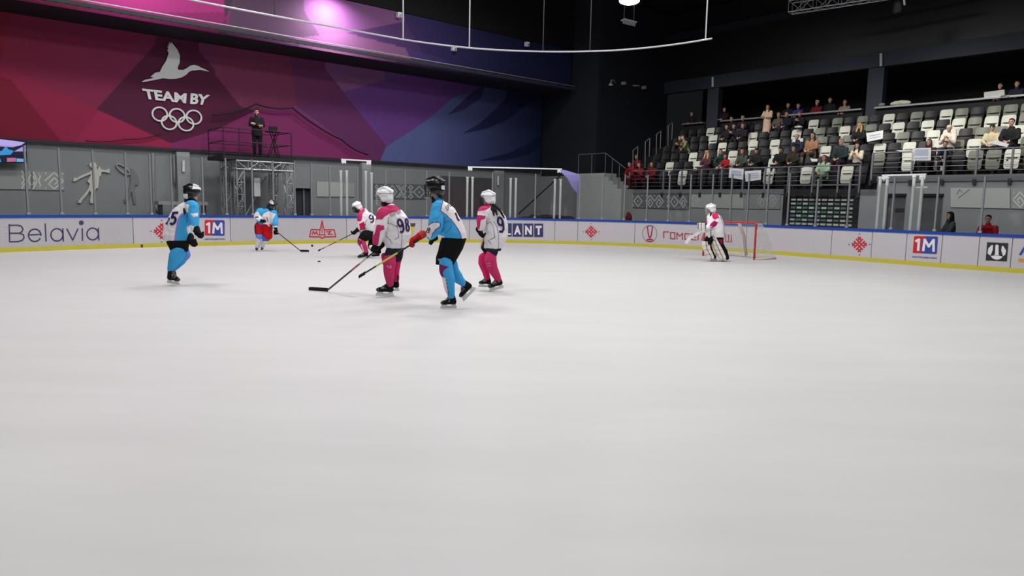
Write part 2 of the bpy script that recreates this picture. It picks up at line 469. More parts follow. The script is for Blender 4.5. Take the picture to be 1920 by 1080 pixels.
paint_mesh(lo, lowpaint)
tag(lo, 'long faceted crimson to purple and navy mural under the overhang, with white crane emblem', 'mural')
# overhanging upper storey with its own mural
VU = VL+2.2; HS = 7.45
UPF = facets(VU, [
    ([(-80, -200), (150, -200), (165, 20), (150, 60), (-80, 0)], (150, 60, 96)),
    ([(150, -200), (480, -200), (430, 30), (250, 24), (165, 12)], (176, 62, 130)),
    ([(165, 12), (250, 24), (440, 23), (430, 60), (200, 60), (150, 30)], (150, 52, 112)),
    ([(440, 0), (470, -200), (400, -200), (425, 62), (500, 90), (400, 80)], (84, 62, 86)),
    ([(425, 62), (470, -200), (560, -200), (585, 40), (600, 66), (520, 74)], (96, 72, 96)),
    ([(560, -200), (720, -200), (760, 40), (650, 62), (600, 66), (570, 20)], (128, 84, 132)),
    ([(520, 74), (600, 66), (650, 62), (760, 90), (800, 120), (650, 110)], (134, 92, 130)),
    ([(720, -200), (1100, -200), (1100, 200), (820, 150), (760, 40)], (62, 48, 96)),
    ([(760, 90), (830, 110), (880, 150), (780, 130)], (78, 60, 116)),
])
def uppaint(p):
    u, v, z = toUV(p); c = None
    for P, col in UPF:
        if inpoly(u, z, P): c = col
    px = proj(p)[0]
    if c is None: c = ramp(px, [(0, (150, 50, 90)), (400, (120, 70, 110)), (700, (90, 60, 110)), (1000, (40, 42, 80))])
    g_ = sum(c)/3; c = tuple((g_+(x-g_)*1.05)*0.86 for x in c)
    if px > 760: c = lerp3(c, (30, 34, 66), min(1, (px-760)/200))
    return c
up = wallgrid('mural_upper', 1.0, UR-0.15, HS, 9.54, VU, 0.05)
paint_mesh(up, uppaint)
tag(up, 'upper magenta to dark violet faceted mural wall above the cable ladder', 'mural')
SOF = mat('soffit', (30, 24, 32), 0.8)
mb = MB(); mb.box(uvz((1+UR)/2, (VL+VU)/2-0.05, HS+0.12), E1*(UR-1)/2, E2*((VU-VL)/2-0.02), EZ*0.1, SOF); struct(mb, 'ceiling_soffit')
mb = MB(); mb.box(uvz((1+UR)/2, (VL+VU)/2+0.03, 10.9), E1*(UR-1)/2, E2*(VU-VL)/2, EZ*1.34, BLACK); struct(mb, 'ceiling_bulkhead')
# cable ladder along the edge
mb = MB(); vt = VU+0.25; zt = HS+0.12
for vv in (vt-0.12, vt+0.12): mb.bar(uvz(1, vv, zt), uvz(UR-0.3, vv, zt), 0.03, 0.10, DARKM)
u = 1.2
o = empty('cable_ladder', uvz(1, vt, zt-0.1)); tag(o, 'long dark cable ladder along the lower edge of the upper mural', 'cable ladder')
mb.build('side_rail', o)
mb = MB()
while u < UR-0.4: mb.bar(uvz(u, vt-0.12, zt), uvz(u, vt+0.12, zt), 0.02, 0.03, ALU); u += 0.3
tag(mb.build('rung', o), kind='stuff')
mb = MB(); mb.bar(uvz(1, vt+0.15, zt+0.12), uvz(UR-0.3, vt+0.15, zt+0.12), 0.03, 0.03, ALU); mb.build('top_rail', o)
# support angles under the long wall mural
mb = MB(); mb.bar(uvz(-1, VLM+0.05, HB-0.07), uvz(UR-0.2, VLM+0.05, HB-0.07), 0.12, 0.10, mat('rail_dark', (48, 48, 52), 0.5)); struct(mb, 'trim_1')

# ---- crane emblem, words and rings: raised white cut-outs on the mural
WHT = mat('white_cutout', (232, 234, 232), 0.5, var=0.03)
vm_ = lambda off: (lambda px, py: onv(px, py, VLM+off))
def z4(l): return [(x/4, y/4) for x, y in l]
crane = z4([(1062,612),(1090,598),(1128,592),(1152,584),(1126,576),(1150,556),(1164,546),(1196,540),(1215,500),(1245,455),(1262,400),(1252,372),(1262,368),(1252,346),(1266,348),(1256,328),(1272,338),(1266,316),(1282,334),(1280,316),(1300,340),(1326,372),(1346,420),(1344,470),(1328,510),(1332,524),(1372,526),(1402,510),(1424,494),(1452,488),(1484,496),(1502,508),(1540,524),(1565,537),(1540,534),(1500,524),(1470,528),(1440,530),(1414,540),(1396,560),(1364,580),(1320,592),(1270,594),(1220,588),(1180,596),(1140,604),(1100,612),(1066,617)])
mb = MB(); P3 = [onv(x, y, VLM+0.02) for x, y in crane]; mb.poly(P3, E2*0.06, WHT)
single(mb, 'crane_emblem', 'white flying crane cut-out mounted on the crimson mural', 'emblem')
def raised(mb, s, q, v, th, m, **k):
    V, Fs = text2d(s, **k); n = len(V)
    a = [onv(*quadmap(p, q), v) for p in V]; mb.add(a+[p+E2*th for p in a], [tuple(f) for f in Fs]+[tuple(n+i for i in f[::-1]) for f in Fs], m)
    # side walls from boundary edges
    cnt = {}
    for f in Fs:
        for i in range(len(f)):
            e = (f[i], f[(i+1) % len(f)]); cnt[e] = 1
    sides = [e for e in cnt if (e[1], e[0]) not in cnt]
    mb.add(a+[p+E2*th for p in a], [(e[0], e[1], n+e[1], n+e[0]) for e in sides], m)
t = empty('wall_lettering', onv(330, 195, VLM)); tag(t, 'two bold white raised words mounted under the crane emblem', 'lettering')
mb = MB(); raised(mb, 'TEAM', z4([(1062,664),(1398,702),(1392,776),(1084,742)]), VLM+0.02, 0.05, WHT, bold=0.035); mb.build('word', t)
mb = MB(); raised(mb, 'BY', z4([(1428,700),(1573,714),(1548,789),(1424,780)]), VLM+0.02, 0.05, WHT, bold=0.035); mb.build('word', t)
rr = [((1198,857), 'first ring of the upper three, at the crane tail end'), ((1328,868), 'middle ring of the upper three'), ((1454,880), 'last ring of the upper three, at the beak end'), ((1268,920), ''), ((1394,930), '')]
t = empty('ring_emblem', onv(330, 222, VLM)); tag(t, 'five interlocked white rings mounted below the words on the mural', 'emblem')
for (cx, cy), _ in rr:
    mb = MB(); pts = [onv((cx+56*math.cos(a))/4, (cy+51*math.sin(a)+5*math.cos(a))/4, VLM+0.05) for a in [2*math.pi*i/36 for i in range(36)]]
    mb.pathsmooth(pts, 0.036, WHT, 6, closed=True); mb.build('ring', t)
# cable slung across the mural, on small hooks
CAB = mat('dark_cable', (40, 26, 42), 0.6)
def sag(pts, s):
    out = []
    for a, b in zip(pts, pts[1:]):
        for i in range(10):
            t_ = i/10; out.append(a.lerp(b, t_)-EZ*s*4*t_*(1-t_))
    return out+[pts[-1]]
mb = MB(); cp = [onv(x, y, VLM+0.25) for x, y in [(398, 216), (480, 195), (548, 202), (640, 262), (690, 290)]]
mb.pathsmooth(sag(cp, 0.10), 0.035, CAB, 6); single(mb, 'slung_cable', 'thick dark cable slung across the purple mural above the camera platform', 'cable')
mb = MB(); cp = [onv(x, y, VLM+0.12) for x, y in [(160, 264), (235, 261), (300, 252)]]
mb.pathsmooth(sag(cp, 0.06), 0.02, CAB, 6); single(mb, 'mural_cable', 'thin dark cable running along the bottom of the crimson mural', 'cable')
# wash light above the upper mural
p = uvz(toUV(onv(612, -8, VU))[0], VU+0.95, 0); zz = toUV(onv(612, -14, VU+0.95))[2]; p.z = zz
t = empty('wash_light', p); tag(t, 'bright floodlight washing the upper mural with pinkish white light', 'floodlight')
mb = MB(); mb.box(p, E1*0.22, E2*0.12, EZ*0.05, BLK); mb.build('housing', t)
mb = MB(); mb.box(p-EZ*0.06, E1*0.18, E2*0.09, EZ*0.008, mat('lamp_glow', (255, 235, 255), emit=(255, 225, 250), estr=14)); mb.build('lens', t)
mb = MB(); mb.bar(p+EZ*0.05, p+EZ*0.05-E2*0.95, 0.04, 0.04, BLK); mb.build('arm', t)
l = D.lights.new('wash', 'AREA'); l.size = 0.5; l.energy = 165; l.color = (1.0, 0.82, 1.0); l.spread = math.radians(150)
o = D.objects.new('wash_lamp', l); COL.objects.link(o); o.location = p-EZ*0.09; o['kind'] = 'helper'
o.rotation_euler = (-E2*0.55-EZ*1).to_track_quat('-Z', 'Y').to_euler()
for px in (235,):
    p2 = uvz(toUV(onv(px, -8, VU))[0], VU+0.9, zz+0.9)
    l2 = l.copy(); l2.energy = 90; l2.color = (1.0, 0.75, 0.9); o = D.objects.new('wash_lamp', l2); COL.objects.link(o); o.location = p2; o['kind'] = 'helper'
    o.rotation_euler = (-E2*0.5-EZ*1).to_track_quat('-Z', 'Y').to_euler()
# ================================================================== RINK BOARDS
BW = mat('board_white', (192, 188, 193), 0.4, var=0.04, scale=3, spec=0.35)
def mat_scuffed():
    m = mat('board_scuffed', (184, 181, 185), 0.45, var=0.03, scale=2).copy(); m.name = 'board_scuffed_marks'
    nt = m.node_tree; b = nt.nodes['Principled BSDF']
    tc = nt.nodes.new('ShaderNodeTexCoord'); mp = nt.nodes.new('ShaderNodeMapping'); mp.inputs['Scale'].default_value = (3.2, 3.2, 22)
    no = nt.nodes.new('ShaderNodeTexNoise'); no.inputs['Scale'].default_value = 2.6; no.inputs['Detail'].default_value = 6
    nt.links.new(tc.outputs['Object'], mp.inputs[0]); nt.links.new(mp.outputs[0], no.inputs['Vector'])
    mr = nt.nodes.new('ShaderNodeMapRange'); mr.inputs[1].default_value = 0.62; mr.inputs[2].default_value = 0.72; mr.inputs[3].default_value = 0; mr.inputs[4].default_value = 0.4
    nt.links.new(no.outputs['Fac'], mr.inputs[0])
    old = b.inputs['Base Color'].links[0].from_socket
    mx = nt.nodes.new('ShaderNodeMix'); mx.data_type = 'RGBA'; mx.inputs[7].default_value = srgb((96, 92, 96))+(1,)
    nt.links.new(mr.outputs[0], mx.inputs[0]); nt.links.new(old, mx.inputs[6]); nt.links.new(mx.outputs[2], b.inputs['Base Color'])
    return m
BS = mat_scuffed()
CAPB = mat('cap_blue', (30, 68, 158), 0.4, var=0.04); KICK = mat('kick_yellow', (192, 184, 66), 0.5, var=0.06)
SEAM = mat('seam_grey', (120, 118, 120), 0.7)
HBD = 1.07
SEC = [(-45, 250, BS, 'scuffed rink board section with large thin navy lettering'),
 (250, 432, BW, 'clean rink board section with red and blue square logo, behind the skater in black shorts'),
 (432, 650, BS, 'scuffed rink board section with red spired logo, behind the skater in red pants'),
 (650, 790, BW, 'rink board section with small yellow cup logo behind the pink gloved skaters'),
 (790, 880, BW, 'blank rink board section behind the big blue shirted skater'),
 (880, 1040, BW, 'rink board section with white letters on dark square tiles'),
 (1040, 1083, BW, 'narrow blank rink board section at the far bend'),
 (1083, 1190, BW, 'far bend rink board section with small red folk star'),
 (1190, 1400, BW, 'rink board section with red lettering and oval emblem behind the goalkeeper'),
 (1400, 1560, BW, 'long blank rink board section beside the goal net'),
 (1560, 1636, BW, 'rink board section with large red folk star under the green and white tiles'),
 (1636, 1701, BW, 'blank rink board section between the folk star and the square logo'),
 (1701, 1768, BW, 'rink board section with red and blue square logo under the grey doors'),
 (1768, 1838, BW, 'blank rink board section beside the black round logo, woman behind it'),
 (1838, 1900, BW, 'rink board section with black square round-shape logo, red jacket behind it'),
 (1900, 2010, BW, 'last rink board section with cropped blue letter and orange bar')]
def strip(mb, s0, s1, z0, z1, o0, o1, m, n=None):
    """curved bar following the rink outline"""
    n = n or max(2, int((s1-s0)/0.35)); vs = []
    for i in range(n+1):
        s = s0+(s1-s0)*i/n
        for z, o in ((z0, o0), (z1, o0), (z1, o1), (z0, o1)): vs.append(bxy(s, z, o))
    fs = [(0, 1, 2, 3), (4*n+3, 4*n+2, 4*n+1, 4*n)]
    for i in range(n):
        for k in range(4): a = 4*i+k; b_ = 4*i+(k+1) % 4; fs.append((a, b_, b_+4, a+4))
    mb.add(vs, fs, m)
BO = []
for i, (a, b_, m, lab) in enumerate(SEC):
    s0, s1 = (0.2 if i == 0 else sx(a)), (RS[-1]-0.2 if i == len(SEC)-1 else sx(b_))
    e = empty('rink_board', bxy((s0+s1)/2, 0)); tag(e, lab, 'rink board', 'rink boards around the ice')
    g = 0.012
    mb = MB(); strip(mb, s0+g, s1-g, 0.12, 0.99, 0, 0.1, m); strip(mb, s0, s1, 0.12, 0.985, 0.012, 0.09, SEAM); mb.build('panel', e)
    mb = MB(); strip(mb, s0, s1, 0.985, HBD, -0.02, 0.16, CAPB); mb.build('cap_rail', e)
    mb = MB(); strip(mb, s0, s1, 0, 0.13, -0.02, 0.1, KICK); mb.build('kick_strip', e)
    BO.append(e)
def advert(i, fn, name='printed_logo', lab=None):
    mb = MB(); fn(mb); o = mb.build(name, BO[i])
    if lab: o['label'] = lab
bm_ = bmap(-0.006); bm2 = bmap(-0.010); bm3 = bmap(-0.014)
INK = mat('print_navy', (62, 64, 98), 0.5); INKR = mat('print_red', (190, 40, 52), 0.5); INKB = mat('print_blue', (52, 72, 150), 0.5)
INKW = mat('print_white', (226, 222, 224), 0.5); INKK = mat('print_black', (46, 48, 54), 0.5); INKY = mat('print_yellow', (196, 186, 84), 0.5)
INKD = mat('print_indigo', (58, 58, 104), 0.5); INKO = mat('print_orange', (200, 150, 60), 0.5); INKG = mat('print_grey', (118, 116, 122), 0.5); INKM = mat('print_maroon', (160, 44, 60), 0.5)
# thin round lettering drawn with strokes, photo crop 0..320 x 390..490 at 6x
f6 = lambda px, py: bm_(px/6, 390+py/6)
def belavia(mb):
    w = 15
    L = lambda p, c=False: put_line(mb, p, w, f6, INK, c)
    L([(103, 186), (108, 380)]); L([(100, 194), (200, 193), (240, 206), (258, 235), (245, 268), (215, 283), (112, 284)]); L([(215, 283), (262, 300), (270, 332), (250, 364), (200, 378), (110, 380)])
    c = lambda cx, cy, rx, ry, a0, a1: [(cx+rx*math.cos(math.radians(a0+(a1-a0)*i/20)), cy+ry*math.sin(math.radians(a0+(a1-a0)*i/20))) for i in range(21)]
    L(c(390, 307, 70, 70, 30, 360)); L([(322, 303), (462, 297)])
    L([(508, 178), (518, 372)])
    L(c(640, 302, 68, 70, 0, 360)); L([(706, 232), (712, 372)])
    L([(752, 236), (818, 362), (875, 236)])
    L([(925, 232), (927, 366)]); put_poly(mb, circ(914, 166, 27, 27), f6, INK)
    L(c(1042, 292, 65, 66, 0, 360)); L([(1106, 226), (1112, 362)])
advert(0, belavia, 'printed_lettering', 'thin navy lettering')
def bolt(mb): put_rect(mb, 263.5, 458.5, 267.5, 464, bmap(-0.026), mat('bolt_dark', (88, 56, 40)))
advert(1, bolt, 'latch')
f6b = lambda px, py: bm_(320+px/6, 390+py/6); f6c = lambda px, py: bm2(320+px/6, 390+py/6)
def onem(mb, q, fm, fm2, tailq):
    X = lambda x, y: quadmap((x, y), q)
    put_poly(mb, [X(0, 0), X(0, .94), X(.04, 1), X(.42, 1), X(.5, .95), X(.34, .72), X(.34, 0)], fm, INKR)
    put_poly(mb, [X(.34, 0), X(.34, .72), X(.5, .95), X(.42, 1), X(.96, 1), X(1, .94), X(1, 0.04), X(.96, 0)], fm, INKB)
    lw = abs(q[1][0]-q[0][0])*0.105
    put_line(mb, [X(.10, .70), X(.22, .80), X(.22, .18)], lw, fm2, INKW)
    put_line(mb, [X(.43, .17), X(.46, .80)], lw, fm2, INKW); put_line(mb, [X(.86, .17), X(.83, .80)], lw, fm2, INKW); put_line(mb, [X(.46, .80), X(.645, .42), X(.83, .80)], lw, fm2, INKW)
    put_text(mb, 'МОЛОДЕЧНО', tailq, fm2, INKB, bold=0.03)
advert(1, lambda mb: onem(mb, [(383, 134), (606, 138), (606, 312), (383, 308)], f6b, f6c, [(383, 342), (612, 342), (612, 360), (383, 362)]))
def redstar(mb, cx, cy, r, fm):
    rows = ['......#......', '....#.#.#....', '...#.###.#...', '....##.##....', '.#.#..#..#.#.', '..##.#.#.##..', '###.#...#.###', '..##.#.#.##..', '.#.#..#..#.#.', '....##.##....', '...#.###.#...', '....#.#.#....', '......#......']
    n = 9; cell = r*0.19
    # eight-pointed folk star woven of lozenges: cells on the 45 degree grid
    for i in range(-4, 5):
        for j in range(-4, 5):
            a, b2 = abs(i), abs(j)
            on = (a in (1, 3) or b2 in (1, 3)) and not (a == 4 and b2 == 0) and not (a == 0 and b2 == 4) and not (a == 3 and b2 == 0) and not (a == 0 and b2 == 3)
            if not on: continue
            x = cx+(i-j)*cell*0.5; y = cy+(i+j)*cell*0.5; h = cell*0.5
            put_poly(mb, [(x, y-h), (x+h, y), (x, y+h), (x-h, y)], fm, INKR)
    h = r*0.1
    for dx, dy in ((0, -r), (0, r), (-r, 0), (r, 0)):
        x, y = cx+dx, cy+dy; put_poly(mb, [(x, y-h*0.8), (x+h, y), (x, y+h*0.8), (x-h, y)], fm, INKG)
advert(1, lambda mb: redstar(mb, 303, 433.5, 20, bm_))
def spire(mb):
    L = lambda p, w=9: put_line(mb, [(560+x/6, 320+y/6) for x, y in p], w/6, bm_, INKR)
    L([(262, 562), (240, 665), (234, 722)], 10); L([(264, 562), (286, 665), (292, 722)], 10); L([(262, 562), (262, 700)], 9)
    L([(140, 663), (240, 665)], 12); L([(286, 665), (400, 665)], 12); L([(140, 663), (122, 742)], 12); L([(400, 665), (416, 742)], 12)
    L([(122, 742), (240, 745), (262, 762), (290, 745), (416, 742)], 14)
    L([(150, 720), (165, 682), (182, 715), (200, 682), (212, 720)], 12); L([(310, 690), (360, 684), (330, 716), (384, 716)], 12); L([(225, 722), (300, 722)], 12)
advert(2, spire)
def cup(mb):
    put_poly(mb, [(766, 418.5), (779.5, 418.5), (777.5, 425), (768, 425)], bm_, mat('print_brown', (84, 72, 72)))
    put_poly(mb, [(768, 425), (777.5, 425), (775.5, 436), (774, 441), (769, 441), (767, 434)], bm_, INKY)
advert(3, cup)
def lant(mb):
    tiles = [('L', 945, 959.5), ('A', 961, 979.5), ('N', 981.5, 1000), ('T', 1001.5, 1018.5)]
    for i, (c, x0, x1) in enumerate(tiles):
        y0 = 418.8+(i*0.15); y1 = 443.6+i*0.3
        put_rect(mb, x0, y0, x1, y1, bm_, INKD); a = (x1-x0)*0.16
        if c == 'L': put_line(mb, [(951, y0+3), (951, y1-4.5), (957, y1-4.5)], 2.8, bm2, INKW)
        else: put_text(mb, c, [(x0+a, y0+4), (x1-a, y0+4), (x1-a, y1-4), (x0+a, y1-4)], bm2, INKW, bold=0.05)
advert(5, lant, 'printed_lettering', 'white letters on dark square tiles')
advert(7, lambda mb: redstar(mb, 1108.5, 434.5, 15, bm_))
def oval(mb):
    G = lambda x, y: (1200+x/5.333, 370+y/5.333)
    put_line(mb, [G(*p) for p in circ(98, 362, 72, 82)], 1.0, bm_, INKG, True)
    put_line(mb, [G(74, 292), G(86, 385), G(96, 402)], 2.4, bm_, INKM); put_line(mb, [G(126, 292), G(112, 385), G(100, 402)], 2.4, bm_, INKM); put_line(mb, [G(78, 288), G(124, 288)], 1.6, bm_, INKG)
    put_poly(mb, [G(52, 436), G(75, 416), G(98, 410), G(122, 416), G(146, 436), G(98, 428)], bm_, INKM); put_poly(mb, [G(60, 442), G(98, 434), G(138, 442), G(98, 450)], bm_, INKM)
advert(8, oval)
def gomsel(mb):
    w = 1.9
    def G(x, y): return (1040+x/6, 390+y/6)
    L = lambda p, c=False: put_line(mb, [G(*q) for q in p], w, bm_, INKM, c)
    L([(1228, 338), (1226, 268), (1282, 270)]); L([(1304, 276), (1352, 277), (1352, 348), (1304, 344)], True)
    L([(1376, 350), (1376, 280), (1407, 318), (1438, 284), (1438, 356)]); L([(1516, 292), (1466, 288), (1464, 352), (1512, 356)])
    L([(1600, 296), (1540, 294), (1540, 356), (1596, 360)]); L([(1545, 325), (1590, 327)]); L([(1614, 360), (1614, 298), (1636, 299)])
    L([(1655, 362), (1672, 300), (1690, 366)]); L([(1715, 302), (1715, 368), (1740, 370), (1740, 340), (1715, 338)])
    def G2(x, y): return (1200+x/5.333, 370+y/5.333)
    L2 = lambda p: put_line(mb, [G2(*q) for q in p], w, bm_, INKM)
    L2([(790, 440), (810, 375), (830, 442)]); L2([(858, 372), (858, 442), (914, 446), (914, 376)]); L2([(886, 375), (886, 444)])
advert(8, gomsel, 'printed_lettering', 'angular dark red lettering')
advert(10, lambda mb: redstar(mb, 1611.5, 458.3, 19.5, bm_))
advert(12, lambda mb: onem(mb, [(1714, 442.5), (1759, 443.5), (1756.5, 476.5), (1711.5, 474)], bm_, bm2, [(1711, 480), (1757, 482.5), (1756.5, 486), (1711, 483)]))
def roundlogo(mb):
    def G(x, y): return (1520+x/4.8, 370+y/4.8)
    put_poly(mb, [G(1588, 404), G(1780, 412), G(1766, 578), G(1576, 568)], bm_, INKK)
    put_poly(mb, [G(1628, 430), G(1642, 430), G(1640, 470), G(1620, 525), G(1592, 505), G(1600, 460)], bm2, INKW)
    put_poly(mb, [G(1722, 436), G(1736, 440), G(1760, 480), G(1752, 515), G(1732, 530), G(1716, 478)], bm2, INKW)
    put_poly(mb, [G(1664, 430), G(1678, 424), G(1692, 432), G(1692, 516), G(1700, 522), G(1650, 520), G(1660, 512)], bm2, INKW)
    put_poly(mb, [G(1620, 528), G(1650, 524), G(1700, 526), G(1730, 534), G(1706, 556), G(1674, 562), G(1642, 552)], bm2, INKW)
advert(14, roundlogo)
def crop_(mb):
    put_text(mb, 'А', [(1912, 462), (1932, 463), (1930, 479), (1910, 478)], bm_, INKB, bold=0.05); put_poly(mb, [(1911, 484.5), (1945, 487), (1945, 493), (1911, 491), (1908, 488)], bm_, INKO)
advert(15, crop_)
mb = MB(); 
# ---- glass posts and panes standing on the boards
GL = mat_glass()
posts_px = [57, 119.5, 182, 242, 287, 326, 384, 427.5, 476, 515, 555, 586, 620, 672, 724, 760, 800, 842, 922, 1002, 1084.5, 1127, 1168, 1210, 1250.5, 1290, 1331, 1366, 1397.5, 1434, 1473, 1526, 1585, 1668, 1750, 1836, 1925]
def gtop(px): return 3.07 if px < 590 else (2.95 if px < 1500 else 2.72)
ss = [0.4, 2.6, 4.6]+[sx(p) for p in posts_px]
gt = [3.07]*3+[gtop(p) for p in posts_px]
for i in range(len(ss)-1):
    s0, s1 = ss[i], ss[i+1]; h = min(gt[i], gt[i+1])
    p, tg, n = bpos(s0); base = p+n*0.06+EZ*HBD
    t = empty('rink_glass', base); tag(t, f'clear rink glass bay with slim grey post, {ORD[i+1]} along from the lettered board', 'rink glass', 'glass bays on the rink boards')
    mb = MB(); mb.box(base+EZ*(gt[i]-HBD)/2, tg*0.024, n*0.03, EZ*(gt[i]-HBD)/2, POST); po_ = mb.build('post', t)
    mb = MB(); mb.box(base+EZ*0.04, tg*0.05, n*0.045, EZ*0.03, ALU); mb.build('post_clamp', po_)
    mb = MB(); strip(mb, s0+0.03, s1-0.03, HBD+0.005, h-0.02, 0.054, 0.062, GL, 3); mb.build('pane', t)
# ================================================================== STAND (end wall side)
CONCR = mat('stand_concrete', (112, 114, 117), 0.8, var=0.06, scale=2)
STEPM = mat('stand_step', (34, 32, 36), 0.8)
ZR = lambda r: 2.45+0.475*r
UROW = lambda r: UR+1.25+0.8*(r-1)
V_END = -24.7; V_R = 4.0; V_N0 = -14.5; V_N1 = -11.55; V_S = -10.95
RAILM = mat('rail_steel', (140, 138, 146), 0.3, metal=0.5)
# terrace: stepped block
mb = MB()
def ub(mb, u0, u1, v0, v1, z0, z1, m): mb.box(uvz((u0+u1)/2, (v0+v1)/2, (z0+z1)/2), E1*(u1-u0)/2, E2*(v1-v0)/2, EZ*(z1-z0)/2, m)
ub(mb, UR+0.02, UR+1.25, V_END, V_S, 2.2, ZR(0), STEPM)
ub(mb, UR+0.02, UR+1.25, V_S, V_R, 2.2, ZR(1), STEPM)
for r in range(1, 6):
    ub(mb, UROW(r), UROW(r)+0.8 if r < 5 else UROW(r)+3.2, V_END, V_R, 2.2, ZR(r), STEPM)
struct(mb, 'terrace_floor')
# end wall: grey lower front with recess for the tile panel and two doors
def vv(px, py=380): return toUV(onu(px, py, UR))[1]
d1a, d1b, d2a, d2b = vv(1661), vv(1699), vv(1724), vv(1769); na, nb = V_N0, V_N1
mb = MB()
for a, b_, z0, z1 in ((VL, V_END, 0, 3.19), (V_END, na, 0, 2.43), (nb, d1a, 0, 2.43), (d1a, d1b, 2.28, 2.9), (d1b, d2a, 0, 2.9), (d2a, d2b, 2.28, 2.9), (d2b, V_R, 0, 2.9)):
    ub(mb, UR, UR+0.25, a, b_, z0, z1, GREYW)
ub(mb, UR, UR+0.25, nb, V_S, 2.2, 2.43, GREYW); ub(mb, UR, UR+0.25, V_S, d1a, 2.43, 2.9, GREYW)
struct(mb, 'wall_right')
mb = MB(); ub(mb, UR-0.06, UR+0.28, VK, na, 2.26, 2.46, CONCR); ub(mb, UR-0.06, UR+0.28, V_S, V_R, 2.7, 2.91, CONCR); struct(mb, 'trim_2')
DOORG = mat('door_grey', (84, 86, 88), 0.6, var=0.04)
for i, (a, b_) in enumerate(((d1a, d1b), (d2a, d2b))):
    mb = MB(); ub(mb, UR+0.12, UR+0.17, a+0.03, b_-0.03, 0, 2.26, DOORG); o = struct(mb, f'door_{i+2}')
    mb = MB(); ub(mb, UR+0.05, UR+0.2, a, a+0.04, 0, 2.28, POST); ub(mb, UR+0.05, UR+0.2, b_-0.04, b_, 0, 2.28, POST); mb.build('door_frame', o)
    if i == 0:
        mb = MB(); P = [onu(x, y, UR+0.11) for x, y in ((1679, 390), (1696, 391), (1695, 398), (1678, 397.5))]; mb.poly(P, E1*0.008, mat('sign_dark', (44, 44, 62))); mb.build('door_sign', o)
# recessed dark panel with rows of green and white tiles
t = empty('tile_panel', uvz(UR, (na+nb)/2, 0.6)); tag(t, 'dark recessed panel with rows of white and green slots, below the stand rail', 'panel')
mb = MB(); ub(mb, UR+0.22, UR+0.26, na, nb, 0, 2.42, mat('panel_dark', (16, 30, 24), 0.6)); ub(mb, UR-0.02, UR+0.24, na-0.02, na+0.18, 0, 2.6, BLK); ub(mb, UR-0.02, UR+0.24, nb-0.18, nb+0.02, 0, 2.6, BLK); mb.build('backing', t)
mb = MB(); ub(mb, UR-0.03, UR+0.02, na+0.1, nb-0.05, 2.58, 2.63, RAILM); mb.build('top_bar', t)
TW = mat('tile_white', (200, 202, 200), 0.5); TG = mat('tile_green', (92, 128, 112), 0.5)
mw, mg = MB(), MB(); ncol = 10
for j in range(20):
    for i in range(ncol):
        v0 = na+0.22+(nb-na-0.44)*i/ncol; v1 = v0+(nb-na-0.44)/ncol*0.76; z1 = 2.40-j*0.158; z0 = z1-0.078
        if z0 < 0.6: continue
        wh = (j % 6 == 2) or (i+j) % 2 == 1
        ub(mw if wh else mg, UR+0.17, UR+0.22, v0, v1, z0, z1, TW if wh else TG)
tag(mw.build('white_tile', t), kind='stuff'); tag(mg.build('green_tile', t), kind='stuff')
# ---- folk ornament bands on the walls
def ornament(mb, kind, q, fm, m):
    w = max(1.3, abs(q[3][1]-q[0][1])*0.085); X = lambda x, y: quadmap((x, y), q)
    L = lambda pts, c=False: put_line(mb, [X(*p) for p in pts], w, fm, m, c)
    def dia(cx, cy, rx, ry, fill=False):
        P = [(cx, cy+ry), (cx+rx, cy), (cx, cy-ry), (cx-rx, cy)]
        put_poly(mb, [X(*p) for p in P], fm, m) if fill else L(P, True)
    if kind in 'sz':
        F_ = (lambda x: x) if kind == 's' else (lambda x: 1-x)
        L([(F_(x), y) for x, y in [(0.0, .5), (.5, 1), (1, .5), (.5, 0), (.2, .3), (.5, .68), (.72, .46), (.54, .30)]])
        for x, y in ((.05, .95), (.95, .95), (.05, .05), (.95, .05)): dia(x, y, .05, .06, True)
    elif kind == 'x':
        L([(0, 0), (1, 1)]); L([(0, 1), (1, 0)]); L([(0.22, 1), (.5, .72), (.78, 1)]); L([(0.22, 0), (.5, .28), (.78, 0)])
        for x, y in ((.5, 1.0), (.5, 0), (0, .5), (1, .5)): dia(x, y, .06, .07, True)
    elif kind == 'd':
        dia(.66, .5, .33, .45); dia(.66, .5, .07, .1, True)
        for y in (.85, .15): dia(.16, y, .13, .16)
        dia(.16, .5, .09, .11); dia(.98, .97, .05, .06, True); dia(.98, .03, .05, .06, True)
    elif kind == 'h':
        L([(0, 0), (.6, .5), (0, 1)]); L([(0, .25), (.3, .5), (0, .75)]); dia(.85, .9, .08, .07, True); dia(.85, .1, .08, .07, True); L([(1, .2), (.75, .5), (1, .8)])
    elif kind == 'a': L([(0, 0), (.5, 1), (1, .4)]); L([(0.3, -.8), (2.4, 1.0)])
MOT2, HS1, HS2, XM, XMH, ARR = 'd', 's', 'z', 'x', 'h', 'a'
ORNL = mat('ornament_light', (186, 188, 188), 0.6, var=0.04); PANL = mat('panel_light', (188, 191, 186), 0.6, var=0.05, scale=2); PANM = mat('panel_mid', (164, 167, 164), 0.6, var=0.05); ORNG = mat('ornament_grey', (124, 126, 124), 0.6)
PANW = mat('panel_white', (222, 224, 216), 0.5, var=0.05)
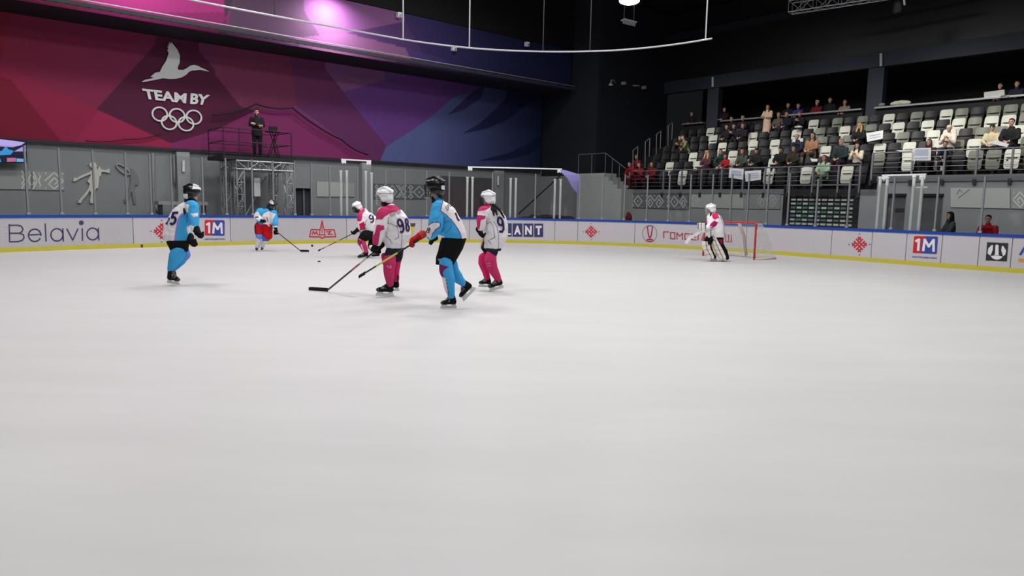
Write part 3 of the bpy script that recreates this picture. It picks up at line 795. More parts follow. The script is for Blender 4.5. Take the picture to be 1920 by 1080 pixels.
def band(name, label, quads, plane, back, motifs, mo):
    """quads: corner pixels of the panel; motifs: [(pattern, quad)]"""
    on = (lambda px, py, off: onv(px, py, VL+off)) if plane == 'v' else (lambda px, py, off: onu(px, py, UR-off))
    nrm = E2 if plane == 'v' else -E1
    mb = MB()
    c = on((quads[0][0]+quads[2][0])/2, quads[2][1], 0); t = empty(name, c); tag(t, label, 'wall panel')
    mb.poly([on(x, y, 0.01) for x, y in quads], nrm*0.03, back or GREYW); mb.build('panel', t)
    mb = MB()
    for pat, q in motifs: ornament(mb, pat, q, lambda x, y: on(x, y, 0.046), mo)
    if mb.v: mb.build('ornament', t)
def q4(x0, x1, yt0, yt1, yb0, yb1): return [(x0, yt0), (x1, yt1), (x1, yb1), (x0, yb0)]
band('ornament_panel', 'pale ornamented wall panel running under the screen', q4(-30, 57.5, 319, 320, 354, 355.5), 'v', PANM, [(XMH, q4(41, 57, 321, 321.5, 353, 353.5))], PANW)
band('ornament_panel', 'pale wall panel with spiral folk ornament beside the skater cut-out', q4(61, 120, 321, 323, 356, 357), 'v', PANM, [(HS1, q4(84, 119, 323.5, 324, 354, 354.5)), (XMH, q4(62, 76, 323, 323.5, 354, 354.5))], PANW)
band('plain_panel', 'small plain pale wall panel beside the dark doorway', q4(593.5, 643, 340.5, 342, 368.5, 369), 'v', PANL, [], PANW)
band('plain_panel', 'faint grey wall panel between white gate tubes', q4(644, 664, 343, 343.5, 369, 369), 'v', PANM, [], PANW)
band('ornament_panel', 'grey wall panel with white folk ornament above the pink player', q4(690, 799, 344, 346, 371.5, 373), 'v', mat('panel_dull', (108, 111, 112), 0.7),
     [(MOT2, q4(703, 722, 347, 347, 370, 370)), (HS1, q4(727, 744, 347, 347.5, 371, 371)), (XM, q4(743, 762, 347, 347.5, 371, 371)), (MOT2, q4(765, 797, 348, 348.5, 372, 372))], ORNL)
band('ornament_panel', 'grey folk ornament band on the wall under the low seats', q4(1146, 1292, 361, 366, 388, 393), 'u', mat('panel_dull2', (104, 108, 110), 0.7),
     [(HS2, q4(1147, 1164, 364, 364.5, 387, 387.5)), (HS1, q4(1170, 1183, 365, 365, 388, 388)), (MOT2, q4(1181, 1204, 365, 366, 388, 388.5)), (HS2, q4(1211, 1227, 365.5, 366, 388, 388.5)), (HS1, q4(1227, 1244, 366, 366.5, 388.5, 389)), (MOT2, q4(1250, 1272, 366.5, 367, 389, 390)), (HS2, q4(1274, 1288, 367, 368, 389, 390))], ORNL)
band('ornament_panel', 'light grey wall panel behind the goalkeeper', q4(1293, 1395, 363, 363, 389, 391.5), 'u', PANM, [(HS2, q4(1293, 1312, 366, 366, 388, 388))], ORNL)
band('ornament_panel', 'light grey wall panel with faint spirals beside the tile panel', q4(1399, 1464, 357, 356, 391.5, 392), 'u', mat('panel_grey3', (134, 137, 136), 0.6), [(HS2, q4(1420, 1437, 364, 364, 389, 389)), (HS1, q4(1440, 1457, 364, 364, 389, 389))], PANM)
band('plain_panel', 'large pale wall panel with a faint slanted line beside the double doors', q4(1783, 1894, 352, 353, 388.5, 391), 'u', PANL, [(ARR, q4(1794, 1804, 355, 355, 364, 364))], ORNG)
band('ornament_panel', 'pale wall panel with grey ornament beyond the big plain panel', q4(1896, 1990, 353, 354, 391, 394), 'u', PANM, [(HS2, q4(1900, 1925, 360, 360, 389, 389))], PANW)

# ---- roof over the stand
mb = MB(); ub(mb, UR+5.35, UR+5.7, V_END-0.04, V_R, 7.8, 8.43, NAVY2); struct(mb, 'beam_1')
mb = MB(); ub(mb, UR+5.55, UR+5.85, V_END-0.04, V_R, 8.43, 12, mat('upper_panel', (26, 25, 24), 0.4, spec=0.5, var=0.1)); struct(mb, 'wall_right_upper')
mb = MB(); ub(mb, UR+5.3, UR+5.6, V_END-0.04, V_R, 10.55, 10.9, NAVY); struct(mb, 'beam_2')
for i, px in enumerate((1338, 1640)):
    v = toUV(onu(px, 190, UR+5.5))[1]; mb = MB(); ub(mb, UR+5.42, UR+5.8, v-0.33, v+0.33, 4.83, 7.82, NAVY2); struct(mb, f'column_{i+1}')
mb = MB(); ub(mb, UR+9, UR+9.2, V_END-0.04, V_R, 0, 12, BLACK); struct(mb, 'wall_back_right')
mb = MB(); ub(mb, UR+0.02, UR+5.7, V_END-0.35, V_END-0.05, 0, 12, NAVY); struct(mb, 'wall_side_stand')
for (px, y0, y1), lb in (((1336.5, 145, 163), 'small white tube speaker on the dark beam above the far column'), ((1652, 100, 124), 'small white tube speaker on the dark beam above the middle column')):
    mb = MB(); a = onu(px, y0, UR+5.28); c = onu(px, y1, UR+5.28); mb.tube(a, c, 0.06, WHITEM, 10); mb.bar((a+c)/2, (a+c)/2+E1*0.1, 0.05, 0.05, WHITEM); single(mb, 'beam_speaker', lb, 'speaker')
# faint lamps reflected on the upper panel are real reflections of the hall lamps

# ---- desk ledge behind the top row
LED = mat('ledge_steel', (150, 150, 152), 0.3, metal=0.5)
def ledge(a, b_, label):
    t = empty('desk_ledge', uvz(UR+5.3, (a+b_)/2, 4.95)); tag(t, label, 'ledge')
    mb = MB(); ub(mb, UR+5.15, UR+5.4, a, b_, 6.02, 6.09, LED); mb.build('ledge_top', t)
    mb = MB(); ub(mb, UR+5.34, UR+5.38, a, b_, 4.95, 6.02, mat('ledge_front', (30, 30, 34), 0.7)); mb.build('front_panel', t)
vl = lambda px: toUV(onu(px, 200, UR+5.3))[1]
ledge(vl(1283), vl(1322), 'short steel desk ledge before the far column at the top of the stand')
ledge(vl(1354), vl(1432), 'steel desk ledge at the top of the stand beside the beige coated woman')
ledge(vl(1482), vl(1618), 'bright steel desk ledge at the top of the stand between the columns')
ledge(vl(1642), vl(1990), 'long steel desk ledge at the top of the stand with laptop on it')

# ---- seats
SEATC = {'w': mat('seat_white', (200, 201, 190), 0.45, var=0.03), 'g': mat('seat_grey', (112, 115, 104), 0.45, var=0.03), 'k': mat('seat_black', (34, 34, 37), 0.5, var=0.1)}
def seat_proto(c):
    m = SEATC[c]; t = empty('stadium_seat', (0, 0, 0))
    # local: front is -Y, seat 0.47 wide; shell back with rounded shoulders and a hand slot, tipped-up pan below
    mb = MB(); n = 12; prof = []
    W2, z0, z1 = 0.225, 0.47, 0.90
    out = [(-W2, z0), (W2, z0), (W2, z1-0.09), (W2-0.03, z1-0.03), (W2-0.09, z1), (-W2+0.07, z1), (-W2+0.02, z1-0.03), (-W2, z1-0.09)]
    yb = lambda x, z: 0.05+(z-z0)*0.22-0.25*(x/W2)**2*0.16
    vs = [];
    for th in (0, 0.035):
        vs += [Vector((x, yb(x, z)+th, z)) for x, z in out]
    c0 = len(out)
    gx = [-W2, -W2*0.6, 0, W2*0.6, W2]
    # strip-built shell: rows of z with x-samples so the back curves
    zs = [z0, z0+0.1, z0+0.115, z0+0.15, z0+0.165, z1-0.12, z1-0.05, z1-0.015, z1]
    ws = [W2*0.96, W2*0.99, W2, W2, W2, W2, W2*0.96, W2*0.85, W2*0.7]
    NX = 9
    F_, B_ = [], []
    for z, w in zip(zs, ws):
        dent = 0.02 if z0+0.11 < z < z0+0.155 else 0
        for i in range(NX):
            x = -w+2*w*i/(NX-1); inside = 1 <= i <= NX-2
            F_.append(Vector((x, yb(x, z)+(0.035 if dent and inside else 0), z))); B_.append(Vector((x, yb(x, z)+0.045, z)))
    fs = []
    R_ = len(zs)
    for j in range(R_-1):
        for i in range(NX-1):
            a = j*NX+i; fs.append((a, a+1, a+NX+1, a+NX)); k = R_*NX; fs.append((k+a, k+a+NX, k+a+NX+1, k+a+1))
    rim = [i for i in range(NX)]+[j*NX+NX-1 for j in range(1, R_)]+[(R_-1)*NX+i for i in range(NX-2, -1, -1)]+[j*NX for j in range(R_-2, 0, -1)]
    k = R_*NX
    for a, b_ in zip(rim, rim[1:]+rim[:1]): fs.append((a, k+a, k+b_, b_))
    mb.add(F_+B_, fs, m, False)
    bk_ = mb.build('backrest', t)
    mb = MB(); mb.box((0, 0.075, 0.61), (0.15, 0, 0), (0, 0.012, 0), (0, 0, 0.011), mat('slot_dark', (30, 30, 30))); mb.build('hand_slot', bk_)
    mb = MB(); pts = [(-0.20, 0.30), (0.20, 0.30), (0.215, 0.46), (-0.215, 0.46)]
    def pan(y, s): return [Vector((x*s, y-(z-0.30)*0.05, z)) for x, z in [(-0.17, 0.24), (0.17, 0.24), (0.21, 0.29), (0.215, 0.47), (0.19, 0.5), (-0.19, 0.5), (-0.215, 0.47), (-0.21, 0.29)]]
    mb.poly(pan(0.0, 1.0), (0, 0.05, 0), m); mb.box((0, -0.008, 0.37), (0.15, 0, 0), (0, 0.006, 0), (0, 0, 0.035), m)
    mb.build('seat_pan', t)
    mb = MB(); mb.box((0, 0.12, 0.26), (0.03, 0, 0), (0, 0.05, 0), (0, 0, 0.26), BLK); mb.box((0, 0.09, 0.44), (0.18, 0, 0), (0, 0.02, 0), (0, 0, 0.02), BLK)
    mb.build('bracket', t)
    return t
SROT = TH-math.pi/2
protos = {c: seat_proto(c) for c in 'wgk'}; used_p = set()
SEATS = {5: (-12.68, [(1338,'g'),(1529,'w'),(1572,'g'),(1620,'g'),(1668,'w'),(1720,'g'),(1772,'w'),(1802,'g'),(1861,'g'),(1893,'g'),(1918,'g')]),
 4: (-11.96, [(1336,'g'),(1411,'g'),(1494,'w'),(1539,'g'),(1585,'w'),(1635,'g'),(1686,'w'),(1740,'w'),(1801,'w'),(1830,'g'),(1861,'w'),(1894,'w'),(1918,'g')]),
 3: (-11.45, [(1354,'g'),(1411,'g'),(1453,'g'),(1490,'w'),(1544,'g'),(1590,'g'),(1695,'g'),(1751,'w'),(1782,'w'),(1843,'g'),(1879,'g'),(1912,'w')]),
 2: (-11.98, [(1296,'g'),(1372,'g'),(1455,'g'),(1548,'w'),(1596,'g'),(1651,'w'),(1708,'w'),(1768,'w'),(1798,'g'),(1826,'w'),(1918,'g')]),
 1: (-10.58, [(1257,'g'),(1312,'g'),(1373,'g'),(1411,'g'),(1454,'w'),(1503,'g'),(1658,'g'),(1706,'w'),(1757,'w'),(1815,'g'),(1850,'g'),(1884,'w')]),
 0: (-15.73, [(1280,'g'),(1443,'g'),(1507,'w'),(1600,'w')])}
ROWY = {5: 215, 4: 232, 3: 248, 2: 266, 1: 288, 0: 316}
ROWN = {0: 'the front row', 1: 'the second row', 2: 'the third row', 3: 'the fourth row', 4: 'the fifth row', 5: 'the sixth, topmost row'}
CN = {'w': 'white', 'g': 'pale grey', 'k': 'black'}
SEATV = {}
for r in range(6):
    anc, lst = SEATS[r]; pitch = 0.543; u = UR+0.95+0.8*r; colr = {}
    for px, c in lst:
        if px < 1500: c = 'w'
        colr[round((toUV(onu(px, ROWY[r], u))[1]-anc)/pitch)] = c
    k0 = math.ceil((-23.3-anc)/pitch); vmax = V_S-0.4 if r == 0 else 2; k = k0; nn = 0; SEATV[r] = (anc, pitch)
    while anc+k*pitch < vmax:
        v = anc+k*pitch; p = uvz(u, v, ZR(r))
        if proj(p+EZ*0.6)[0] > 1955: break
        c = colr.get(k, 'k'); nn += 1
        if c in used_p: o = copy_tree(protos[c])
        else: o = protos[c]; used_p.add(c)
        o.location = p-E1*0.10; o.rotation_euler = (0, 0, SROT)
        tag(o, f'{CN[c]} stadium seat in {ROWN[r]}, {ORD[nn]} from the dark corner wall', 'seat', 'folding seats of the stand')
        k += 1
# ---- front rails of the stand
def front_rail(v0, v1, zf, ztop, posts, label):
    t = empty('guard_rail', uvz(UR, (v0+v1)/2, zf)); tag(t, label, 'railing')
    mb = MB(); mb.tube(uvz(UR+0.05, v0, ztop), uvz(UR+0.05, v1, ztop), 0.024, RAILM); mb.build('hand_rail', t)
    for k in range(4):
        mb = MB(); z = zf+(ztop-zf)*(0.16+0.2*k); mb.tube(uvz(UR+0.05, v0, z), uvz(UR+0.05, v1, z), 0.010, RAILM, 6); mb.build('cross_bar', t)
    for v in posts:
        mb = MB(); ub(mb, UR-0.02, UR+0.04, v-0.03, v+0.03, zf-0.32, ztop-0.02, POST); ub(mb, UR-0.09, UR-0.02, v-0.05, v+0.05, zf-0.34, zf-0.16, DARKM); mb.build('rail_post', t)
pv = lambda l, y: [toUV(onu(x, y, UR))[1] for x in l]
front_rail(VK+1.2, pv([1614], 310)[0], 2.47, 3.33, pv([1180, 1244, 1278, 1315, 1353, 1393, 1434, 1478, 1523.5, 1571.5, 1612], 335), 'steel guard rail along the lower front row of the stand')
front_rail(pv([1634], 300)[0], -4.5, 2.92, 3.74, pv([1636, 1711, 1771, 1831.5, 1898, 1960], 300), 'steel guard rail along the higher front deck above the doors')
# aisle hand rails climbing beside the seats
for i, (px, y0, y1) in enumerate(((1187, 282, 320), (1210, 266, 300), (1231, 252, 288), (1253, 236, 270))):
    uu = UR+0.6+i*1.1; t = empty('aisle_rail', onu(px, y1, uu)); tag(t, f'short steel aisle hand rail by the dark corner, {ORD[i+1]} one climbing up', 'railing', 'aisle rails')
    a, c = onu(px, y0, uu), onu(px, y1, uu); mb = MB(); mb.tube(c-EZ*0.4, a, 0.025, RAILM); mb.build('post', t); 
    mb = MB(); mb.tube(a+E1*0.35-EZ*0.9+EZ*0.2, a+E1*0.35+EZ*0.2, 0.025, RAILM); mb.build('post', t)
    mb = MB(); mb.tube(a, a+E1*0.35+EZ*0.2, 0.025, RAILM); mb.build('top_bar', t)
# landing with steps between the murals and the stand
mb = MB(); a0 = vv(1085, 325); a1 = vv(1140, 325); zt = toUV(onu(1110, 325, UR-0.9))[2]
LG = mat('landing_grey', (176, 179, 178), 0.75)
ub(mb, UR-0.9, UR, toUV(onu(1083, 325, UR-0.9))[1], toUV(onu(1133, 325, UR-0.9))[1], 0, zt, LG); struct(mb, 'landing_floor')
va = toUV(onu(1133, 325, UR-0.9))[1]; mb = MB(); nst = 4
for i in range(nst): ub(mb, UR-0.9, UR, va+0.28*i, va+0.28*(i+1), 0, zt-(zt-2.47)*(i+1)/nst, LG)
struct(mb, 'stair_floor')
t = empty('stair_rail', uvz(UR-0.85, va, zt)); tag(t, 'steel stair rail sloping down to the front row by the dark corner', 'railing')
mb = MB(); vb_ = toUV(onu(1083, 325, UR-0.9))[1]
top = lambda v: (zt+0.95) if v <= va else zt+0.95-(zt-2.47)*(v-va)/(0.28*nst)
ve = va+0.28*nst
mb.path([uvz(UR-0.85, vb_, zt+0.95), uvz(UR-0.85, va, zt+0.95), uvz(UR-0.85, ve+0.15, top(ve))], 0.022, RAILM); mb.build('hand_rail', t)
for v in (vb_, (vb_+va)/2, va, va+0.45, va+0.9):
    zb = zt if v <= va else zt-(zt-2.47)*min(1, (v-va+0.1)/(0.28*nst)); mb = MB(); mb.tube(uvz(UR-0.85, v, zb-0.1), uvz(UR-0.85, v, top(v)), 0.018, RAILM, 8); mb.build('rail_post', t)
# ================================================================== FIGURES
SKIN = mat('skin', (192, 152, 134), 0.55, var=0.06); SKINA = mat_attr('skin_face', 0.55, 0.3)
CLOTH = mat_attr('cloth_print', 0.85, 0.1)
class Blob:
    """lofts and tapered limbs fused by a voxel remesh into one continuous surface"""
    def __init__(s): s.mb = MB(); s.m = SKIN
    def limb(s, pts):           # [(Vector, r)...]
        for (p, r), (q, r2) in zip(pts, pts[1:]):
            p, q = Vector(p), Vector(q); d = q-p
            if d.length < 1e-4: continue
            d.normalize(); a = d.cross(EZ)
            if a.length < 1e-2: a = d.cross(Vector((1, 0, 0)))
            a.normalize(); b = a.cross(d); secs = []
            for t in (-0.999, -0.85, -0.5): secs.append((p+d*r*t, r*math.sqrt(1-t*t)))
            secs.append((p, r)); secs.append((q, r2))
            for t in (0.5, 0.85, 0.999): secs.append((q+d*r2*t, r2*math.sqrt(1-t*t)))
            s.mb.loft([(c, a*x, b*x) for c, x in secs], s.m, 12)
    def ell(s, c, ax, ay, az): s.mb.ball(c, ax, ay, az, s.m, 14, 9)
    def sph(s, c, r): s.mb.sph(c, r, s.m, 12, 8)
    def loft(s, secs): s.mb.loft(secs, s.m, 20)
    def bake(s, name, voxel=0.012, smooth=4, parent=None, mtl=None, base=None, post=None):
        o = s.mb.build('tmp_blob', base=(0, 0, 0))
        m = o.modifiers.new('r', 'REMESH'); m.mode = 'VOXEL'; m.voxel_size = voxel; m.use_smooth_shade = True
        if smooth:
            k = o.modifiers.new('s', 'SMOOTH'); k.factor = 0.5; k.iterations = smooth
        bpy.context.view_layer.update()
        me = D.meshes.new_from_object(o.evaluated_get(bpy.context.evaluated_depsgraph_get()))
        old = o.data; D.objects.remove(o); D.meshes.remove(old); me.name = name
        me.materials.clear(); me.materials.append(mtl or s.m)
        b = Vector(parent['_b']) if parent is not None else Vector(base or (0, 0, 0))
        if post:
            nn = [v.normal.copy() for v in me.vertices]
            for v, n_ in zip(me.vertices, nn): v.co = post(v.co, n_)
        for v in me.vertices: v.co -= b
        me.polygons.foreach_set('use_smooth', [True]*len(me.polygons)); me.update()
        r = D.objects.new(name, me); COL.objects.link(r); r['_b'] = list(b)
        if parent is not None: r.parent = parent
        else: r.location = b
        return r
def wrinkle(amp, f=9.0):
    from mathutils import noise
    return lambda co, n: co+n*amp*noise.noise(Vector((co.x*f, co.y*f, co.z*f*0.7)))+n*amp*0.5*noise.noise(co*f*2.3)

def head_blob(b, c, fw, up=EZ, s=1.0):
    """c centre of the head, fw facing direction"""
    fw = Vector(fw).normalized(); up = (Vector(up)-fw*Vector(up).dot(fw)).normalized(); rt = fw.cross(up)
    P = lambda x, y, z: c+rt*x*s+fw*y*s+up*z*s
    b.ell(P(0, -0.008, 0.018), rt*0.076*s, fw*0.096*s, up*0.104*s)
    b.ell(P(0, 0.022, -0.045), rt*0.058*s, fw*0.066*s, up*0.072*s)         # jaw
    b.ell(P(0, 0.066, -0.098), rt*0.026*s, fw*0.022*s, up*0.020*s)         # chin
    b.limb([(P(0, 0.092, 0.018), 0.009*s), (P(0, 0.112, -0.022), 0.013*s)])  # nose
    b.ell(P(0, 0.086, -0.055), rt*0.026*s, fw*0.013*s, up*0.011*s)         # mouth
    b.ell(P(0, 0.084, 0.034), rt*0.05*s, fw*0.014*s, up*0.010*s)           # brow
    for k in (-1, 1): b.ell(P(0.078*k, -0.008, -0.002), rt*0.010*s, fw*0.018*s, up*0.030*s)
def face_paint(o, c, fw, up=EZ, s=1.0, skin=(192, 152, 134), shirt=None):
    fw = Vector(fw).normalized(); up = (Vector(up)-fw*Vector(up).dot(fw)).normalized(); rt = fw.cross(up)
    def fn(p):
        q = (p-c)/s; x, y, z = q.dot(rt), q.dot(fw), q.dot(up)
        if y > 0.03 and q.length < 0.16:
            if math.hypot((abs(x)-0.031)/0.015, (z-0.012)/0.009) < 1: return (48, 36, 32)
            if math.hypot((abs(x)-0.032)/0.024, (z-0.034)/0.006) < 1: return (92, 66, 52)
            if math.hypot(x/0.024, (z+0.056)/0.009) < 1: return (176, 96, 92)
        return skin
    paint_mesh(o, fn, SKINA)
def hand_blob(b, w, d, palmn, s=1.0, curl=0.6, side=1):
    """w wrist, d direction of the hand, palmn palm normal"""
    d = Vector(d).normalized(); n = Vector(palmn); n = (n-d*n.dot(d)).normalized(); t = d.cross(n)*side
    pc = w+d*0.045*s
    b.ell(pc, d*0.05*s, t*0.040*s, n*0.017*s)
    for i, (o, L) in enumerate(((0.030, 0.070), (0.010, 0.078), (-0.010, 0.072), (-0.029, 0.056))):
        p0 = w+d*0.085*s+t*o*s; p1 = p0+(d*math.cos(curl*0.5)+n*math.sin(curl*0.5))*L*0.5*s; p2 = p1+(d*math.cos(curl*1.4)+n*math.sin(curl*1.4))*L*0.5*s
        b.limb([(p0, 0.0095*s), (p1, 0.0088*s), (p2, 0.0075*s)])
    p0 = w+d*0.03*s+t*0.034*s; p1 = p0+(t*0.7+d*0.6+n*0.2)*0.035*s; p2 = p1+(d*0.8+t*0.2+n*0.4)*0.028*s
    b.limb([(p0, 0.012*s), (p1, 0.0105*s), (p2, 0.009*s)])

# ------------------------------------------------ spectators: a few posed figures, each a body with its clothes
V3 = lambda *a: Vector(a)
def spectator_proto(pose, hair='short', top='jacket', slim=1.0, skirt=False):
    """built facing local -Y, standing / seated at the origin. returns an Empty with parts"""
    t = empty('person', (0, 0, 0)); FW = V3(0, -1, 0)
    sit = pose.startswith('sit')
    if sit:
        hip = 0.53; lean = {'sit_lap': 0.02, 'sit_phone': 0.04, 'sit_lean': 0.20, 'sit_back': -0.06}[pose]
        H = V3(0, 0, hip); C_ = V3(0, -lean*0.6, hip+0.28); S_ = V3(0, -lean, hip+0.47); N_ = V3(0, -lean*1.15-0.01, hip+0.56); HD = V3(0, -lean*1.3-0.03, hip+0.70)
        knees = [V3(k*0.115, -0.46, 0.50) for k in (-1, 1)]; ank = [V3(k*0.12, -0.42, 0.09) for k in (-1, 1)]
    else:
        hip = 0.90; H = V3(0, 0, hip); C_ = V3(0, 0.0, hip+0.28); S_ = V3(0, 0.01, hip+0.50); N_ = V3(0, 0, hip+0.59); HD = V3(0, -0.02, hip+0.73)
        knees = [V3(k*0.095, -0.01, 0.48) for k in (-1, 1)]; ank = [V3(k*0.10, 0.03, 0.08) for k in (-1, 1)]
    sh = [S_+V3(k*0.175*slim, 0, -0.02) for k in (-1, 1)]
    if pose in ('sit_lap', 'sit_back', 'sit_lean'):
        el = [V3(k*0.235, S_.y-0.10, hip+0.22) for k in (-1, 1)]; wr = [V3(k*0.07, -0.33, hip+0.12) for k in (-1, 1)]
    elif pose == 'sit_phone':
        el = [V3(k*0.21, -0.14, hip+0.20) for k in (-1, 1)]; wr = [V3(k*0.05, -0.29, hip+0.36) for k in (-1, 1)]
    elif pose == 'stand_cross':
        el = [V3(k*0.23, -0.06, hip+0.26) for k in (-1, 1)]; wr = [V3(-k*0.06, -0.20, hip+0.27+0.03*k) for k in (-1, 1)]
    elif pose == 'stand_lean':
        el = [V3(k*0.22, -0.16, hip+0.22) for k in (-1, 1)]; wr = [V3(k*0.12, -0.36, hip+0.20) for k in (-1, 1)]
    else:
        el = [V3(k*0.22, 0.03, hip+0.22) for k in (-1, 1)]; wr = [V3(k*0.23, -0.03, hip+0.0) for k in (-1, 1)]
    def torso(b, g=0.0, lowz=0):
        X = V3(1, 0, 0); Y = V3(0, 1, 0)
        b.loft([(H-EZ*(0.08+lowz), X*(0.165+g)*slim, Y*(0.115+g)), (H+EZ*0.04, X*(0.165+g)*slim, Y*(0.12+g)), (H.lerp(C_, 0.6), X*(0.14+g)*slim, Y*(0.105+g)), (C_+EZ*0.06, X*(0.165+g)*slim, Y*(0.12+g)), (S_-EZ*0.03, X*(0.16+g)*slim, Y*(0.10+g)), (S_+EZ*0.035, X*(0.09+g), Y*(0.06+g))])
    b = Blob(); torso(b, -0.015)
    b.limb([(S_, 0.055), (N_, 0.052), (HD-EZ*0.04, 0.05)]); head_blob(b, HD, FW)
    for i, k in enumerate((-1, 1)):
        b.limb([(sh[i], 0.055), (el[i], 0.040), (wr[i], 0.027)])
        hand_blob(b, wr[i], (wr[i]-el[i]), (-EZ if sit and pose != 'sit_phone' else V3(-k, 0, 0)), side=k)
        b.limb([(H+V3(k*0.09, 0, -0.02), 0.085), (knees[i], 0.055), (ank[i], 0.037)]); b.limb([(ank[i]-EZ*0.04, 0.035), (ank[i]+V3(0, -0.15, -0.045), 0.028)])
    bo = b.bake('body', 0.0105, 3, t); face_paint(bo, HD, FW)
    # jacket
    b = Blob(); torso(b, 0.028, 0.05 if not skirt else 0.0); b.limb([(S_, 0.085), (N_-EZ*0.01, 0.066)])
    for i in (0, 1): b.limb([(sh[i], 0.082), (el[i], 0.062), (el[i].lerp(wr[i], 0.9), 0.043)])
    if top == 'coat' and not sit: b.loft([(H+EZ*0.05, V3(0.19, 0, 0), V3(0, 0.14, 0)), (V3(0, 0, 0.62), V3(0.20, 0, 0), V3(0, 0.15, 0)), (V3(0, 0, 0.38), V3(0.215, 0, 0), V3(0, 0.165, 0))])
    if top == 'hood': b.ell(N_+V3(0, 0.06, -0.02), V3(0.10, 0, 0), V3(0, 0.07, 0), EZ*0.06)
    b.bake('jacket', 0.018, 3, t, mat('jacket_cloth', (40, 40, 44), 0.85), post=wrinkle(0.012))
    b = Blob()
    b.ell(H+EZ*0.0, V3(0.175, 0, 0), V3(0, 0.13, 0), EZ*0.12)
    for i, k in enumerate((-1, 1)): b.limb([(H+V3(k*0.09, 0, -0.01), 0.098), (knees[i], 0.072), (ank[i]+EZ*0.02, 0.055)])
    b.bake('trousers', 0.018, 3, t, mat('trouser_cloth', (36, 36, 42), 0.85), post=wrinkle(0.008))
    for i, k in enumerate((-1, 1)):
        b = Blob(); a = ank[i]; b.limb([(a+EZ*0.0, 0.046), (a-EZ*0.03, 0.046), (a+V3(0, -0.15, -0.042), 0.040)]); b.bake('shoe', 0.016, 2, t, mat('shoe_leather', (30, 30, 32), 0.6))
    b = Blob(); c = HD
    hb = dict(short=0, long=1, cap=0, bald=0, pony=0)[hair]
    if hair == 'cap':
        b.ell(c+V3(0, 0.008, 0.045), V3(0.086, 0, 0), V3(0, 0.105, 0), EZ*0.085); b.bake('hat', 0.012, 2, t, mat('hat_cloth', (30, 30, 34), 0.8))
    else:
        b.ell(c+V3(0, 0.026, 0.036), V3(0.086, 0, 0), V3(0, 0.094, 0), EZ*0.092)
        b.ell(c+V3(0, -0.045, 0.088), V3(0.06, 0, 0), V3(0, 0.045, 0), EZ*0.026)
        if hair == 'long':
            for k in (-1, 1): b.limb([(c+V3(k*0.07, 0.02, 0.0), 0.032), (c+V3(k*0.085, 0.0, -0.12), 0.038), (c+V3(k*0.09, -0.05, -0.26), 0.030)])
            b.limb([(c+V3(0, 0.07, 0.0), 0.06), (c+V3(0, 0.09, -0.20), 0.06)])
        b.bake('hair', 0.012, 2, t, mat('hair_dark', (48, 36, 30), 0.6))
    return t
# ================================================================== SPECTATORS
PR = {}
def get_proto(pose, hair, top):
    k = (pose, hair, top)
    if k not in PR: PR[k] = [spectator_proto(pose, hair, top), False]
    e = PR[k]
    if not e[1]: e[1] = True; return e[0]
    return copy_tree(e[0])
def cm(name, c): return mat(name+'_%d_%d_%d' % c, c, 0.85)
# the prototypes' part colours are swapped per person on the object, not on the shared shape
def dress(t, cols):
    for ch in t.children:
        n = ch.name.split('.')[0]; key = {'jacket': 'top', 'trousers': 'legs', 'hair': 'hair', 'hat': 'hair', 'shoe': 'shoe'}.get(n)
        if key and key in cols:
            ch.material_slots[0].link = 'OBJECT'; ch.material_slots[0].material = cm(n+'_cloth', cols[key])
def spectator(px, row, pose, hair, top, cols, label, v=None, floor=None, du=0.0, scale=1.0, turn=0.0, name='person'):
    """px: the photo column of the figure; row: stand row"""
    t = get_proto(pose, hair, top)
    if row is None: u, z = du, floor
    else:
        u = UR+0.95+0.8*row-0.20+du; z = ZR(row) if floor is None else floor
    py = {0: 316, 1: 288, 2: 266, 3: 248, 4: 232, 5: 215}.get(row, 200)
    vv_ = toUV(onu(px, py, u))[1]
    t.location = uvz(u, vv_, z); t.rotation_euler = (0, 0, SROT+turn); t.scale = (scale,)*3
    dress(t, cols); tag(t, label, 'person'); t.name = name
    return t
K_ = (30, 30, 34); DN = (34, 40, 62); BR = (60, 42, 34); BL = (176, 140, 98); BG = (196, 178, 152); RD = (120, 26, 38); WT = (214, 212, 206); GY = (120, 120, 122)
S = spectator
# seated rows
S(1195, 1, 'sit_lap', 'short', 'jacket', dict(top=(116, 22, 36), legs=(70, 18, 30), hair=K_), 'person in dark red tracksuit seated highest of the red group by the dark corner', du=0.1)
S(1200, 0, 'sit_phone', 'short', 'jacket', dict(top=(128, 26, 40), legs=(80, 20, 32), hair=BR), 'person in dark red tracksuit with hands raised, seated at the stair rail end', du=0.1)
S(1223, 0, 'sit_lap', 'long', 'jacket', dict(top=(110, 22, 36), legs=(70, 18, 30), hair=BR), 'person in dark red tracksuit seated last of the red group, beside black seats')
S(1187, 0, 'sit_lean', 'short', 'jacket', dict(top=(134, 26, 40), legs=(90, 22, 34), hair=K_), 'person in dark red tracksuit leaning forward low behind the rail end post', du=-0.35)
S(1277, 3, 'sit_phone', 'short', 'jacket', dict(top=(52, 34, 38), legs=K_, hair=BR), 'person in dark jacket with both hands at the chin, beside the olive jacket')
S(1291, 3, 'sit_lean', 'short', 'jacket', dict(top=(120, 122, 84), legs=K_, hair=(60, 50, 44)), 'person in olive green jacket leaning sideways in the upper rows', turn=-0.5)
S(1364, 4, 'sit_lap', 'short', 'jacket', dict(top=K_, legs=K_, hair=K_), 'person in black seated beside the column-side grey seats, hand out on the knee')
S(1378, 4, 'sit_phone', 'short', 'jacket', dict(top=(26, 28, 40), legs=K_, hair=K_), 'person in dark navy seated in the middle of the black dressed group')
